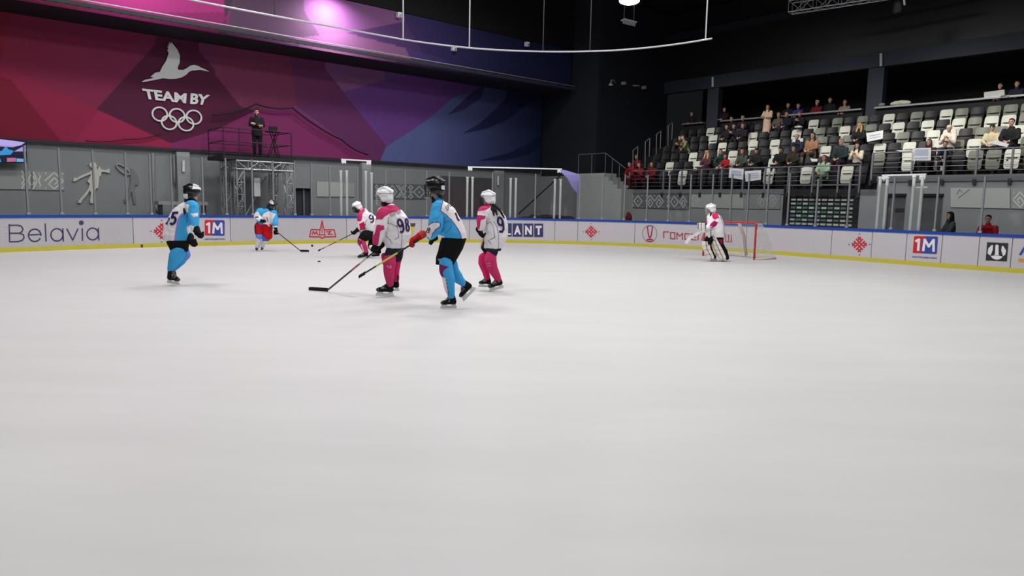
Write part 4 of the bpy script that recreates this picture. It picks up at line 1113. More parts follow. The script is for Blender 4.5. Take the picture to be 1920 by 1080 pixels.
S(1394, 4, 'sit_lap', 'short', 'jacket', dict(top=(30, 32, 40), legs=K_, hair=(60, 56, 54)), 'grey haired person in black, last of the black dressed group')
S(1326, 1, 'sit_lap', 'long', 'jacket', dict(top=(88, 52, 60), legs=(60, 44, 52), hair=(206, 176, 138)), 'long blonde haired person seated in the second row beside a pale seat')
S(1352, 1, 'sit_lean', 'short', 'jacket', dict(top=(34, 66, 60), legs=(170, 166, 164), hair=K_), 'person in dark green jacket and pale trousers bending sideways', turn=0.5)
S(1361, 1, 'sit_lap', 'short', 'jacket', dict(top=(166, 30, 36), legs=K_, hair=(70, 40, 30)), 'child in red top beside the dark green jacket', scale=0.85, du=-0.1)
S(1393, 1, 'sit_lap', 'long', 'jacket', dict(top=(72, 76, 72), legs=K_, hair=BR), 'person in grey green jacket with hand at the ear, above the first paper poster')
S(1419, 1, 'sit_lap', 'cap', 'jacket', dict(top=K_, legs=K_, hair=K_), 'person in black with a dark headband, above the second paper poster')
S(1464, 1, 'sit_lap', 'cap', 'jacket', dict(top=(26, 26, 28), legs=K_, hair=K_), 'person in black cap and black jacket with clasped pale hands behind the rail', du=-0.1)
S(1489, 1, 'sit_lap', 'long', 'jacket', dict(top=(52, 46, 40), legs=K_, hair=BR), 'brown haired person in dark open jacket over a beige top, behind the rail', du=-0.1)
S(1500, 2, 'sit_lean', 'bald', 'hood', dict(top=(34, 40, 60), legs=(60, 66, 88), hair=(150, 130, 120)), 'balding man in dark navy jacket leaning forward beside the woman in brown', scale=1.05)
S(1522, 2, 'sit_back', 'long', 'hood', dict(top=(150, 112, 86), legs=(84, 70, 56), hair=K_), 'dark haired woman in a brown jacket sitting beside the balding man', scale=1.1)
S(1545, 0, 'sit_lap', 'long', 'jacket', dict(top=(160, 186, 160), legs=(90, 106, 94), hair=(84, 40, 34)), 'person in mint green jacket seated low behind the front rail')
S(1577, 1, 'sit_lap', 'short', 'jacket', dict(top=(38, 50, 54), legs=(60, 30, 44), hair=(150, 130, 124)), 'older flushed man in a large dark coat beside the white jacket', scale=1.15)
S(1608, 1, 'sit_phone', 'long', 'jacket', dict(top=(216, 206, 184), legs=K_, hair=K_), 'dark haired person in cream white jacket holding something at the chest')
S(1612, 3, 'sit_lap', 'long', 'jacket', dict(top=(30, 30, 30), legs=K_, hair=(196, 158, 96)), 'blonde long haired person in black jacket beside a white paper sheet')
S(1742, 1, 'sit_phone', 'long', 'jacket', dict(top=(56, 30, 32), legs=K_, hair=(66, 30, 30)), 'dark red haired person holding the large white poster over the rail')
S(1776, 1, 'sit_lean', 'short', 'jacket', dict(top=(28, 30, 36), legs=K_, hair=K_), 'child in black bending down behind the rail beside the poster holder', scale=0.9, du=-0.2)
S(1779, 2, 'sit_phone', 'cap', 'jacket', dict(top=(216, 202, 188), legs=(70, 70, 84), hair=(206, 186, 160)), 'person in cream puffer jacket and pale knit hat looking at a phone', scale=1.05)
S(1859, 2, 'sit_lap', 'cap', 'hood', dict(top=(196, 184, 150), legs=K_, hair=(40, 34, 34)), 'person in beige hooded jacket and dark cap with phone, beside the man in black')
S(1894, 2, 'sit_lap', 'short', 'hood', dict(top=(26, 27, 29), legs=K_, hair=(40, 32, 30)), 'large man in black sweatshirt with small white chest logo', scale=1.12)
# people seated / standing at the top of the stand
TOPU = UR+5.7
def Tp(px, py_head, pose, hair, top, cols, label, u=None, sc=1.0, name='person'):
    u = u or TOPU; h = {'s': 0.90+0.73+0.07}[pose[0]] if pose.startswith('stand') else 1.30
    q = toUV(onu(px, py_head, u)); z = q[2]-h*sc+0.03
    return spectator(px, None, pose, hair, top, cols, label, floor=z, du=u, scale=sc, name=name)
Tp(1298, 212, 'stand_lean', 'short', 'jacket', dict(top=(40, 26, 32), legs=K_, hair=BR), 'dim person standing behind the short ledge before the far column')
Tp(1359, 204, 'stand_lean', 'short', 'jacket', dict(top=(36, 22, 28), legs=K_, hair=BR), 'dim person standing just past the far column at the ledge')
Tp(1478, 196, 'stand_lean', 'short', 'jacket', dict(top=K_, legs=K_, hair=(70, 56, 50)), 'man in black standing at the ledge between the beige coat and the blue jacket')
Tp(1497, 197, 'stand_lean', 'short', 'jacket', dict(top=(44, 60, 130), legs=K_, hair=(60, 56, 80)), 'person in blue jacket leaning on the top ledge')
Tp(1532, 191, 'stand_lean', 'short', 'jacket', dict(top=(104, 24, 34), legs=K_, hair=(206, 200, 194)), 'white haired person in dark red jacket leaning on the top ledge')
Tp(1556, 186, 'stand', 'short', 'jacket', dict(top=(28, 28, 30), legs=K_, hair=(70, 50, 44)), 'tall man in black standing upright behind the top ledge')
Tp(1584, 190, 'stand_lean', 'short', 'jacket', dict(top=(150, 132, 108), legs=K_, hair=(80, 62, 52)), 'person in tan jacket leaning on the top ledge near the middle column')
Tp(1872, 160, 'stand_lean', 'short', 'jacket', dict(top=K_, legs=K_, hair=BR), 'dim person behind the pale laptop on the long ledge')
Tp(1903, 156, 'stand_lean', 'short', 'jacket', dict(top=(34, 36, 50), legs=K_, hair=BR), 'dim person behind the ledge beside the laptop, in dark clothes')
w = UR+4.95
S(1373, 5, 'sit_lap', 'short', 'jacket', dict(top=K_, legs=K_, hair=K_), 'pale faced person in black seated in the top row under the ledge')
S(1394, 5, 'sit_lap', 'short', 'jacket', dict(top=(32, 34, 42), legs=K_, hair=(110, 106, 104)), 'grey haired person in black seated in the top row beside the beige coat')
Tp(1440, 199, 'stand_cross', 'long', 'coat', dict(top=(206, 180, 156), legs=(60, 50, 46), hair=BR), 'woman in long beige coat standing with crossed arms in the top row', u=UR+4.6, sc=1.0)
S(1461, 5, 'sit_lap', 'short', 'jacket', dict(top=(96, 82, 76), legs=K_, hair=(100, 84, 72)), 'person in brownish jacket seated in the top row beside the beige coat')
S(1476, 5, 'sit_lap', 'short', 'jacket', dict(top=(26, 28, 44), legs=DN, hair=K_), 'person in dark navy seated in the top row below the man in black')
S(1501, 5, 'sit_phone', 'cap', 'jacket', dict(top=K_, legs=K_, hair=(170, 24, 38)), 'person in bright red hat and black jacket looking through raised hands', scale=0.97)
# behind the boards
def behind(px, py_head, s_off, pose, hair, top, cols, label, turn=0.0, sc=1.0):
    s, z = bsz(px, 430); p, tg, n = bpos(s); q = p+n*s_off; d = ray(px, py_head); 
    t_ = (q.x*d.x+q.y*d.y)/(d.x**2+d.y**2); hz = EYE+d.z*t_
    t = get_proto(pose, hair, top); h = (1.63+0.09) if pose.startswith('stand') else 1.30
    t.location = Vector((d.x*t_, d.y*t_, 0)); t.scale = (sc,)*3
    t.location.z = 0 if pose.startswith('stand') and abs(hz-h*sc) < 0.05 else hz-h*sc
    t.rotation_euler = (0, 0, SROT+turn); dress(t, cols); tag(t, label, 'person'); t.name = 'person'
    return t, hz
P1_, hz1 = behind(1785, 400, 0.95, 'sit_lap', 'long', 'jacket', dict(top=(84, 86, 88), legs=K_, hair=(34, 28, 28)), 'dark haired woman in charcoal jacket behind the boards, seen in profile', turn=-0.9, sc=1.0)
P2_, hz2 = behind(1859, 406, 0.85, 'sit_lean', 'short', 'jacket', dict(top=(176, 28, 38), legs=K_, hair=(44, 34, 32)), 'man in bright red jacket leaning on the boards beside the dark haired woman')
# a bench that carries the people behind the boards
for (pp_, lb) in ((P1_, 'low dark bench under the dark haired woman behind the boards'), (P2_, 'low dark bench under the man in the red jacket behind the boards')):
    mb = MB(); b0 = pp_.location; z = b0.z+0.42
    mb.box(Vector((b0.x, b0.y, z-0.03))+E1*0.05, E2*0.3, E1*0.18, EZ*0.03, BLK)
    for a in (-0.25, 0.25): mb.box(Vector((b0.x, b0.y, z/2-0.03))+E1*0.05+E2*a, E2*0.03, E1*0.15, EZ*(z/2-0.03), BLK)
    single(mb, 'bench', lb, 'bench')
# ---- papers, posters, things in the stand
PAP = mat('paper', (226, 226, 226), 0.6, var=0.03); PAPB = mat('paper_ink', (176, 188, 206), 0.6)
def sheet(quad, u, label, name='poster', ink=None):
    P = [onu(x, y, u) for x, y in quad]; mb = MB(); t = empty(name, (P[0]+P[1]+P[2]+P[3])/4); tag(t, label, 'poster'); mb.poly(P, E1*0.01, PAP); mb.build('sheet', t)
    if ink:
        mb = MB()
        for a, b_ in ink:
            q = [quadmap((x, y), quad) for x, y in ((0.15, b_), (0.85, b_), (0.85, a), (0.15, a))]
            mb.poly([onu(x, y, u-0.006) for x, y in q], E1*0.004, PAPB)
        mb.build('ink_lines', t)
sheet([(1368, 315), (1394.5, 317), (1393, 337), (1366, 333)], UR-0.03, 'pale grey blue poster hung over the front rail beside the pale trousers', ink=[(0.3, 0.8)])
sheet([(1396.5, 321), (1427, 319), (1426.5, 337), (1398, 340.5)], UR-0.03, 'white crumpled poster on the front rail, next after the grey blue one', ink=[(0.25, 0.35), (0.45, 0.55), (0.65, 0.78)])
sheet([(1711, 278), (1746, 277), (1745, 301), (1708, 301)], UR-0.02, 'large white poster with bluish field held over the upper rail', ink=[(0.4, 0.9), (0.12, 0.25)])
sheet([(1624, 250), (1656, 244), (1655, 260), (1626, 266)], UROW(2)+0.3, 'white paper sheet held up beside the blonde person in black', ink=[(0.3, 0.4), (0.55, 0.7)])
sheet([(1849, 267), (1870, 263.5), (1892, 270), (1888, 276), (1847, 276)][:4]+[], UR+0.9, 'bluish white folded banner lying across the lap of the beige jacket', 'banner')
sheet([(1502, 315), (1514, 312), (1520, 315), (1506, 322)], UR+0.6, 'small white sheet lying behind the rail beside the mint green jacket')
sheet([(1519, 297), (1533, 298), (1532, 303), (1522, 303)], UR+1.5, 'small white sheet on the lap of the woman in brown')
sheet([(1679, 282), (1698, 281), (1710, 280), (1690, 284.5)], UR+0.1, 'thin white sheet lying on the upper rail beside the poster holder')
# laptop and bags on the top ledge
t = empty('laptop', onu(1864, 186, UR+5.25)); tag(t, 'open pale laptop seen from behind on the long top ledge', 'laptop')
mb = MB(); mb.poly([onu(x, y, UR+5.22) for x, y in ((1845, 173), (1883, 168), (1884, 182), (1845, 185))], E1*0.02, mat('laptop_pale', (190, 188, 186), 0.4)); mb.build('lid', t)
mb = MB(); q = onu(1864, 184.5, UR+5.3); mb.box(Vector((q.x, q.y, 6.105)), E2*0.3, E1*0.1, EZ*0.01, ALU); mb.build('base', t)
def lump(px, py, u, a, h, m, name, label, cat, d=0.12):
    q = onu(px, py, u); b = Blob(); b.ell(q+EZ*h*0.9, E2*a, E1*d, EZ*h); b.ell(q+E2*a*0.5+EZ*h*0.6, E2*a*0.5, E1*d, EZ*h*0.8); b.ell(q-E2*a*0.45+EZ*h*0.6, E2*a*0.55, E1*d*0.9, EZ*h*0.6)
    o = b.bake(name, 0.02, 2, None, m, base=tuple(q), post=wrinkle(0.02, 7)); tag(o, label, cat); return o
lump(1688, 197, UR+5.28, 0.42, 0.10, mat('coat_cream', (196, 196, 176), 0.85), 'folded_coat', 'cream folded coat lying on the top ledge beside the middle column', 'coat')
lump(1884, 184, UR+5.25, 0.26, 0.06, mat('bag_grey', (110, 110, 126), 0.7), 'folded_bag', 'grey and dark folded bag lying before the pale laptop', 'bag')
lump(1653, 199, UR+5.28, 0.13, 0.07, mat('camera_grey', (140, 142, 146), 0.5), 'small_bag', 'small pale grey bag on the ledge end beside the middle column', 'bag')
lump(1497, 240, UR+0.95+4*0.8-0.2, 0.2, 0.05, mat('cloth_white', (206, 206, 200), 0.85), 'scarf', 'white scarf lying over a seat below the red hat', 'scarf')
s_, z_ = bsz(1179, 430); q = bxy(s_, 0.0, 0.5)
b = Blob(); c0 = at(1179, 404, q.y); b.ell(c0-EZ*0.1, E2*0.16, E1*0.12, EZ*0.20); b.ell(c0+EZ*0.05-E2*0.03, E2*0.08, E1*0.09, EZ*0.10); b.limb([(c0-EZ*0.1, 0.12), (Vector((c0.x, c0.y, 0.1)), 0.14)])
o = b.bake('hanging_jacket', 0.02, 2, None, mat('jacket_maroon', (126, 44, 40), 0.8), base=(c0.x, c0.y, 0), post=wrinkle(0.015, 8)); tag(o, 'dark reddish jacket bundle showing just over the far boards', 'jacket')
# ================================================================== GOAL, GATES, TRUSS TOWER, WALL FITTINGS
RPIPE = mat('goal_red', (178, 44, 44), 0.35, spec=0.5); NETM = mat('net_cord', (214, 210, 206), 0.8)
G1 = ground(1414, 487.5); G2d = (ground(1313, 479)-G1).normalized(); G2 = G1+G2d*2.02
back = E1.copy(); back = (back-G2d*back.dot(G2d)).normalized()
t = empty('goal_net', (G1+G2)/2); tag(t, 'red framed hockey goal with white net behind the goalkeeper', 'hockey goal')
h = 1.20
mb = MB()
def arc(c, a, b, r, n=6): return [c+a*r*math.sin(math.pi/2*i/n)+b*r*(1-math.cos(math.pi/2*i/n)) for i in range(n+1)]
mb.pathsmooth([G1, G1+EZ*0.6]+[G1+EZ*(h-0.08)+EZ*0.08*math.sin(a)+G2d*0.08*(1-math.cos(a)) for a in (0, .5, 1, 1.57)]+[(G1+G2)/2+EZ*h]+[G2+EZ*(h-0.08)+EZ*0.08*math.sin(a)-G2d*0.08*(1-math.cos(a)) for a in (1.57, 1, .5, 0)]+[G2+EZ*0.6, G2], 0.034, RPIPE, 10)
mb.build('front_frame', t)
mb = MB(); tb1 = G1+back*0.5+EZ*h+G2d*0.15; tb2 = G2+back*0.5+EZ*h-G2d*0.15
mb.pathsmooth([G1+EZ*h+G2d*0.06, tb1, tb2, G2+EZ*h-G2d*0.06], 0.02, RPIPE, 8); mb.build('top_shelf', t)
b1 = G1+back*1.05+EZ*0.03-G2d*0.10; b2 = G2+back*1.05+EZ*0.03+G2d*0.10
mb = MB(); mb.pathsmooth([G1+EZ*0.03, G1+back*0.5+EZ*0.03-G2d*0.12, b1, b2, G2+back*0.5+EZ*0.03+G2d*0.12, G2+EZ*0.03], 0.045, mat('base_pad', (206, 196, 190), 0.7), 8); mb.build('base_frame', t)
mb = MB(); m0 = (tb1+tb2)/2; m1 = (b1+b2)/2; mb.pathsmooth([m0, m0.lerp(m1, 0.4)+back*0.12, m1], 0.05, mat('base_pad', (206, 196, 190), 0.7), 8); mb.build('center_pad', t)
def netpatch(mb, a, b_, c, d, nu, nv, bul=None, r=0.004):
    P = lambda i, j: (a.lerp(b_, i/nu)).lerp(d.lerp(c, i/nu), j/nv)+(bul or Vector((0, 0, 0)))*4*(j/nv)*(1-j/nv)
    for i in range(nu+1):
        for j in range(nv): mb.bar(P(i, j), P(i, j+1), r*1.6, r*1.6, NETM)
    for j in range(nv+1):
        for i in range(nu): mb.bar(P(i, j), P(i+1, j), r*1.6, r*1.6, NETM)
mb = MB(); netpatch(mb, tb1, tb2, b2, b1, 24, 18, back*0.1); netpatch(mb, G1+EZ*h, tb1, b1, G1, 10, 18, -G2d*0.05); netpatch(mb, G2+EZ*h, tb2, b2, G2, 10, 18, G2d*0.05); netpatch(mb, G1+EZ*h, G2+EZ*h, tb2, tb1, 24, 7)
mb.build('netting', t)
# ---- white gate tubes standing at the boards
def pxs(px, off=0.27):
    s, z = bsz(px, 430); p, tg, n = bpos(s); return p+n*off, tg, n
def atplane(px, py, q):       # height on the vertical through q
    d = ray(px, py); k = math.hypot(q.x, q.y)/math.hypot(d.x, d.y); return EYE+d.z*k
WT_ = mat('tube_white', (240, 242, 240), 0.4)
def gate(pairs, ytops, bar, label, rung=None):
    c = pxs(sum(sum(p) for p in pairs)/(2*len(pairs)))[0]; t = empty('net_frame', c); tag(t, label, 'gate frame')
    for (a, b_), (ya, yb_) in zip(pairs, ytops):
        for px, py in ((a, ya), (b_, yb_)):
            q, tg, n = pxs(px); z = atplane(px, py, q); mb = MB(); mb.tube(q, q+EZ*z, 0.05, WT_, 12); mb.tube(q+EZ*(z-0.03), q+EZ*(z+0.03), 0.065, WT_, 12); mb.build('tube', t)
    if bar:
        mb = MB(); (xa, ya), (xb, yb_) = bar; q1, q2 = pxs(xa)[0], pxs(xb)[0]; z1, z2 = atplane(xa, ya, q1), atplane(xb, yb_, q2)
        A, B_ = q1+EZ*z1, q2+EZ*z2; mb.bar(A, B_, 0.06, 0.05, WT_); mb.build('top_bar', t)
        for e, dd_ in ((A, B_-A), (B_, A-B_)):
            mb = MB(); u_ = dd_.normalized(); mb.box(e+u_*0.1-EZ*0.07, u_*0.09, Vector((-u_.y, u_.x, 0))*0.03, EZ*0.06, WT_); mb.tube(e+u_*0.06-EZ*0.16, e+u_*0.06-EZ*0.04, 0.03, WT_); mb.tube(e+u_*0.16-EZ*0.16, e+u_*0.16-EZ*0.04, 0.03, WT_); mb.build('clamp', t)
    if rung:
        (xa, ya), (xb, yb_) = rung; q1, q2 = pxs(xa)[0], pxs(xb)[0]; mb = MB(); mb.bar(q1+EZ*atplane(xa, ya, q1), q2+EZ*atplane(xb, yb_, q2), 0.05, 0.05, WT_); mb.build('rung', t)
gate([(644, 655), (690, 701)], [(321, 321), (322, 325)], ((645, 299), (700, 302)), 'white gate tubes with short top bar, above the pink skaters')
gate([(877.5, 887)], [(333, 333)], ((878, 313), (1050, 317)), 'pair of white gate tubes with a long white top bar beside the tall skater')
gate([(957, 966.5)], [(335, 335)], None, 'pair of white gate tubes above the dark lettered tiles')
gate([(1038, 1048.5)], [(337, 337)], None, 'pair of white gate tubes nearest the lilac reflection sheet')
gate([(1635, 1648.5), (1698, 1714)], [(333, 333), (331, 331)], ((1638, 329), (1720, 327)), 'tall white double gate frame in front of the grey doors', ((1703, 351.5), (1725, 351)))
# ---- truss tower with camera platform
VF = VL+2.15; VBk = VL+0.75
TR = mat('truss_alu', (196, 198, 200), 0.3, metal=0.5, spec=0.5)
fu = lambda px, py=350, v=None: toUV(onv(px, py, VF if v is None else v))[0]
u0, u1 = fu(449), fu(541)
t = empty('truss_tower', uvz((u0+u1)/2, (VF+VBk)/2, 0)); tag(t, 'aluminium truss tower carrying the camera platform behind the boards', 'truss tower')
ztop = toUV(onv(495, 303, VF))[2]
def truss(mb, a, b_, w, r=0.022, e1=None, e2=None, step=0.42):
    a, b_ = Vector(a), Vector(b_); d = b_-a; L = d.length; d.normalize()
    cs = [e1*(w/2)*i+e2*(w/2)*j for i, j in ((-1, -1), (1, -1), (1, 1), (-1, 1))]
    for c in cs: mb.tube(a+c, b_+c, r*1.3, TR, 8)
    n = max(1, round(L/step))
    for k in range(n):
        p0 = a+d*L*k/n; p1 = a+d*L*(k+1)/n
        for i in range(4):
            c0, c1 = cs[i], cs[(i+1) % 4]
            if k % 2: c0, c1 = c1, c0
            mb.tube(p0+c0, p1+c1, r*0.7, TR, 6)
        for i in range(4): mb.tube(p0+cs[i], p0+cs[(i+1) % 4], r*0.6, TR, 6)
for uu in (u0, u1):
    for v_ in (VF, VBk):
        mb = MB(); truss(mb, uvz(uu, v_, 0.05), uvz(uu, v_, ztop-0.36), 0.27, e1=E1, e2=E2); mb.build('leg', t)
        mb = MB(); mb.box(uvz(uu, v_, 0.025), E1*0.2, E2*0.2, EZ*0.025, TR); mb.build('base_plate', t)
for v_ in (VF, VBk):
    mb = MB(); truss(mb, uvz(u0-0.15, v_, ztop-0.17), uvz(u1+0.15, v_, ztop-0.17), 0.30, e1=EZ, e2=E2); mb.build('beam', t)
for uu in (u0, u1):
    mb = MB(); truss(mb, uvz(uu, VBk+0.15, ztop-0.17), uvz(uu, VF-0.15, ztop-0.17), 0.30, e1=EZ, e2=E1); mb.build('beam', t)
mb = MB(); mb.tube(uvz(u0+0.4, VBk, 0.4), uvz(u1-0.3, VBk, ztop-0.5), 0.03, TR); mb.build('brace', t)
mb = MB(); mb.box(uvz(u0+0.85, VF-0.5, ztop-0.95), E1*0.12, E2*0.02, EZ*0.35, WT_); mb.build('hanging_sheet', t)
# platform
PL = mat('platform_dark', (40, 38, 42), 0.6); pu0, pu1 = fu(405, 300, VF-0.6), fu(545, 300, VF-0.1)
zp = ztop+0.16
t = empty('camera_platform', uvz((pu0+pu1)/2, (VF+VBk)/2, ztop)); tag(t, 'dark railed camera platform on top of the truss tower', 'platform')
mb = MB(); mb.box(uvz((pu0+pu1)/2, (VF+VBk)/2, ztop+0.08), E1*(pu1-pu0)/2, E2*(VF-VBk+0.3)/2, EZ*0.07, PL); mb.build('deck', t)
RD_ = mat('platform_rail', (62, 30, 50), 0.5)
zr = zp+0.98
corners = [(pu0+0.05, VF+0.1), (pu1-0.05, VF+0.1), (pu1-0.05, VBk-0.1), (pu0+0.05, VBk-0.1)]
for i in range(4):
    (a, va_), (b_, vb2) = corners[i], corners[(i+1) % 4]
    mb = MB()
    for z in (zr, zp+0.5): mb.tube(uvz(a, va_, z), uvz(b_, vb2, z), 0.02, RD_, 8)
    mb.build('hand_rail', t)
    mb = MB(); mb.tube(uvz(a, va_, zp), uvz(a, va_, zr), 0.024, RD_, 8); mb.build('rail_post', t)
mb = MB(); um = fu(447, 280, VF); mb.tube(uvz(um, VF+0.1, zp), uvz(um, VF+0.1, zr), 0.024, RD_, 8); mb.build('rail_post', t)
# operator
vop = (VF+VBk)/2+0.25
q = onv(483, 298, vop); uo = toUV(q)[0]
t = get_proto('stand_cross', 'short', 'jacket'); zh = toUV(onv(483, 205, vop))[2]
sc = (zh-zp)/1.74
t.location = uvz(uo, vop, zp); t.scale = (sc,)*3; t.rotation_euler = (0, 0, math.radians(20)); t.name = 'person'
dress(t, dict(top=(24, 24, 26), legs=(22, 22, 24), hair=(26, 22, 22), shoe=(20, 20, 20))); tag(t, 'bearded man in black standing on the camera platform against the purple mural', 'person')
b_ = Blob(); hd = uvz(uo, vop, zp+(0.90+0.73)*sc); f_ = Vector((math.sin(math.radians(20)), -math.cos(math.radians(20)), 0))
b_.ell(hd+f_*0.055-EZ*0.075, Vector((f_.y, -f_.x, 0))*0.065, f_*0.055, EZ*0.05); o = b_.bake('beard', 0.012, 2, None, mat('hair_black', (26, 22, 22), 0.8), base=tuple(t.location))
o.parent = t; o.location = (0, 0, 0); o.matrix_parent_inverse = Matrix.Identity(4)
for v in o.data.vertices: v.co = Matrix.Rotation(-math.radians(20), 3, 'Z') @ v.co / sc
# stand with laptop
q = uvz(toUV(onv(512, 249, vop))[0], vop+0.1, 0); zt = toUV(onv(512, 248, vop))[2]
t = empty('laptop_stand', Vector((q.x, q.y, zp))); tag(t, 'small black folding stand on the camera platform carrying a laptop', 'stand')
mb = MB(); mb.box(Vector((q.x, q.y, zt)), E1*0.28, E2*0.2, EZ*0.012, BLK); mb.build('table_top', t)
for k in (-1, 1):
    mb = MB(); mb.tube(Vector((q.x, q.y, zp))+E1*0.22*k, Vector((q.x, q.y, zt))-E1*0.12*k+E2*0.12, 0.018, BLK); mb.tube(Vector((q.x, q.y, zp))+E1*0.22*k-E2*0.2, Vector((q.x, q.y, zt))-E1*0.12*k-E2*0.12, 0.018, BLK); mb.build('leg', t)
t = empty('laptop', Vector((q.x, q.y, zt+0.012))); tag(t, 'open dark laptop on the small stand beside the man on the platform', 'laptop')
mb = MB(); c = Vector((q.x, q.y, zt+0.022)); mb.box(c, E1*0.16, E2*0.11, EZ*0.008, DARKM); mb.build('base', t)
mb = MB(); mb.box(c+E1*0.02-E2*0.13+EZ*0.10, E1*0.16, E2*0.03+EZ*0.0, EZ*0.10, BLK); mb.build('lid', t)
# ---- fittings on the long wall
on_ = lambda off: (lambda x, y: onv(x, y, VL+off))
def z48(l): return [(x/4.8, 250+y/4.8) for x, y in l]
skater = z48([(655, 432),(664, 398),(690, 402),(740, 375),(800, 350),(828, 322),(806, 296),(802, 272),(826, 258),(856, 264),(868, 288),(866, 312),(880, 330),(884, 300),(902, 308),(910, 326),(950, 332),(980, 318),(990, 324),(978, 336),(992, 350),(976, 358),(950, 350),(912, 346),(906, 388),(894, 384),(890, 420),(880, 494),(862, 496),(842, 560),(848, 610),(836, 630),(812, 628),(808, 600),(818, 540),(806, 512),(776, 560),(738, 600),(728, 626),(700, 628),(704, 606),(748, 556),(792, 500),(806, 456),(784, 432),(808, 390),(816, 366),(770, 384),(716, 408),(680, 430)])
mb = MB(); mb.poly([onv(x, y, VL+0.02) for x, y in skater], E2*0.05, mat('cutout_cream', (216, 214, 202), 0.5)); single(mb, 'skater_cutout', 'cream white cut-out of a figure skater with outstretched arms on the grey wall', 'wall figure')
G3 = mat('cutout_grey', (132, 134, 134), 0.5, var=0.03); t = empty('gymnast_cutout', onv(245, 380, VL)); tag(t, 'grey wall cut-out of an athlete raising a hoop', 'wall figure')
ath = z48([(1180, 318),(1196, 316),(1210, 340),(1234, 372),(1250, 424),(1240, 468),(1216, 462),(1206, 500),(1214, 560),(1222, 634),(1204, 636),(1196, 600),(1180, 520),(1166, 566),(1146, 600),(1140, 628),(1122, 624),(1118, 592),(1140, 572),(1158, 520),(1176, 440),(1172, 380)])
mb = MB(); mb.poly([onv(x, y, VL+0.02) for x, y in ath], E2*0.04, G3); mb.build('figure', t)
mb = MB(); mb.pathsmooth([onv(x, y, VL+0.05) for x, y in z48([(1108+56*math.cos(a)+22*math.sin(a), 325+42*math.sin(a)+38*math.cos(a)*0.6) for a in [2*math.pi*i/30 for i in range(30)]])], 0.03, mat('cutout_pale', (166, 168, 168), 0.5), 6, closed=True); mb.build('hoop', t)
mb = MB(); a, b2 = fu(329, 350, VL), fu(353, 350, VL); ub_ = lambda m_, u0_, u1_, v0_, v1_, z0_, z1_, mm: m_.box(uvz((u0_+u1_)/2, (v0_+v1_)/2, (z0_+z1_)/2), E1*(u1_-u0_)/2, E2*(v1_-v0_)/2, EZ*(z1_-z0_)/2, mm)
PIL = mat('pilaster_grey', (160, 163, 165), 0.7, var=0.04)
ub_(mb, a, b2, VL, VL+0.3, 0, HB-0.15, PIL); struct(mb, 'column_3')
mb = MB(); a, b2 = fu(673, 350, VL), fu(690, 350, VL); ub_(mb, a, b2, VL, VL+0.3, 0, HB-0.15, PIL); struct(mb, 'column_4')
mb = MB(); a, b2 = fu(922, 350, VL), fu(939, 350, VL); ub_(mb, a, b2, VL, VL+0.25, 0, HB-0.15, PIL); struct(mb, 'column_5')
for px, y0, y1, lb in ((344, 301, 322, 'short white tube lamp on the wall pilaster above the bench'), (934, 330, 347, 'short white tube lamp on the far wall pilaster')):
    mb = MB(); A, B_ = onv(px, y0, VL+0.36), onv(px, y1, VL+0.36); mb.tube(A, B_, 0.05, WT_); mb.bar((A+B_)/2, (A+B_)/2-E2*0.09, 0.04, 0.04, WT_); single(mb, 'tube_lamp', lb, 'wall lamp')
mb = MB(); pts = [onv(x, y, VL+0.15) for x, y in ((286.5, 287), (287, 340), (288, 378), (292, 388), (294.5, 400))]; mb.pathsmooth(pts, 0.04, mat('pipe_grey', (150, 152, 154), 0.5)); single(mb, 'bent_pipe', 'bent grey pipe running down the wall beside the hoop athlete cut-out', 'pipe')
mb = MB(); pts = [onv(x, y, VL+0.15) for x, y in ((326, 290), (327, 330), (327, 347))]; mb.pathsmooth(pts, 0.035, mat('pipe_grey', (150, 152, 154), 0.5)); single(mb, 'wall_pipe', 'short straight grey pipe beside the wall pilaster', 'pipe')
t = empty('equipment_table', onv(342, 430, VL+1.0)); tag(t, 'grey folding table with dark legs standing by the wall pilaster', 'table')
vt_ = VL+1.3; ta, tb = fu(297, 385, vt_), fu(390, 385, vt_); zt = toUV(onv(340, 378, vt_))[2]
mb = MB(); ub_(mb, ta, tb, vt_-0.5, vt_, zt-0.12, zt, PIL); mb.build('table_top', t)
for a in (ta+0.1, (ta+tb)/2, tb-0.1):
    mb = MB(); ub_(mb, a-0.05, a+0.05, vt_-0.3, vt_-0.04, 0, zt-0.12, DARKM); mb.build('leg', t)
# dark service opening with brownish shutters behind the big skater
SHB = mat('shutter_brown', (100, 90, 94), 0.7); SHD = mat('shutter_dark', (92, 90, 94), 0.7)
mb = MB(); a, b2 = fu(813, 340, VL), fu(921, 340, VL); ub_(mb, a, b2, VL+0.01, VL+0.06, 0, 2.95, SHD); struct(mb, 'door_4')
mb = MB(); ub_(mb, fu(846, 350, VL), fu(904, 350, VL), VL+0.06, VL+0.12, 0, 2.55, SHB); struct(mb, 'door_5')
mb = MB(); pts = [onv(972, 401, VL+0.8), onu(1052, 328, UR-1.2)]; mb.tube(pts[0], pts[1], 0.035, DARKM); single(mb, 'slanted_pole', 'long dark pole leaning slanted across the far corner wall', 'pole')
t = empty('mat_pile', pxs(1020, 1.3)[0]); tag(t, 'low dark tarpaulin heap with brown top edge behind the far boards', 'tarpaulin')
b_ = Blob(); qq = [(lambda q: q+EZ*atplane(x, y, q))(pxs(x, 1.3)[0]) for x, y in ((968, 408), (1000, 404), (1030, 402), (1068, 406))]
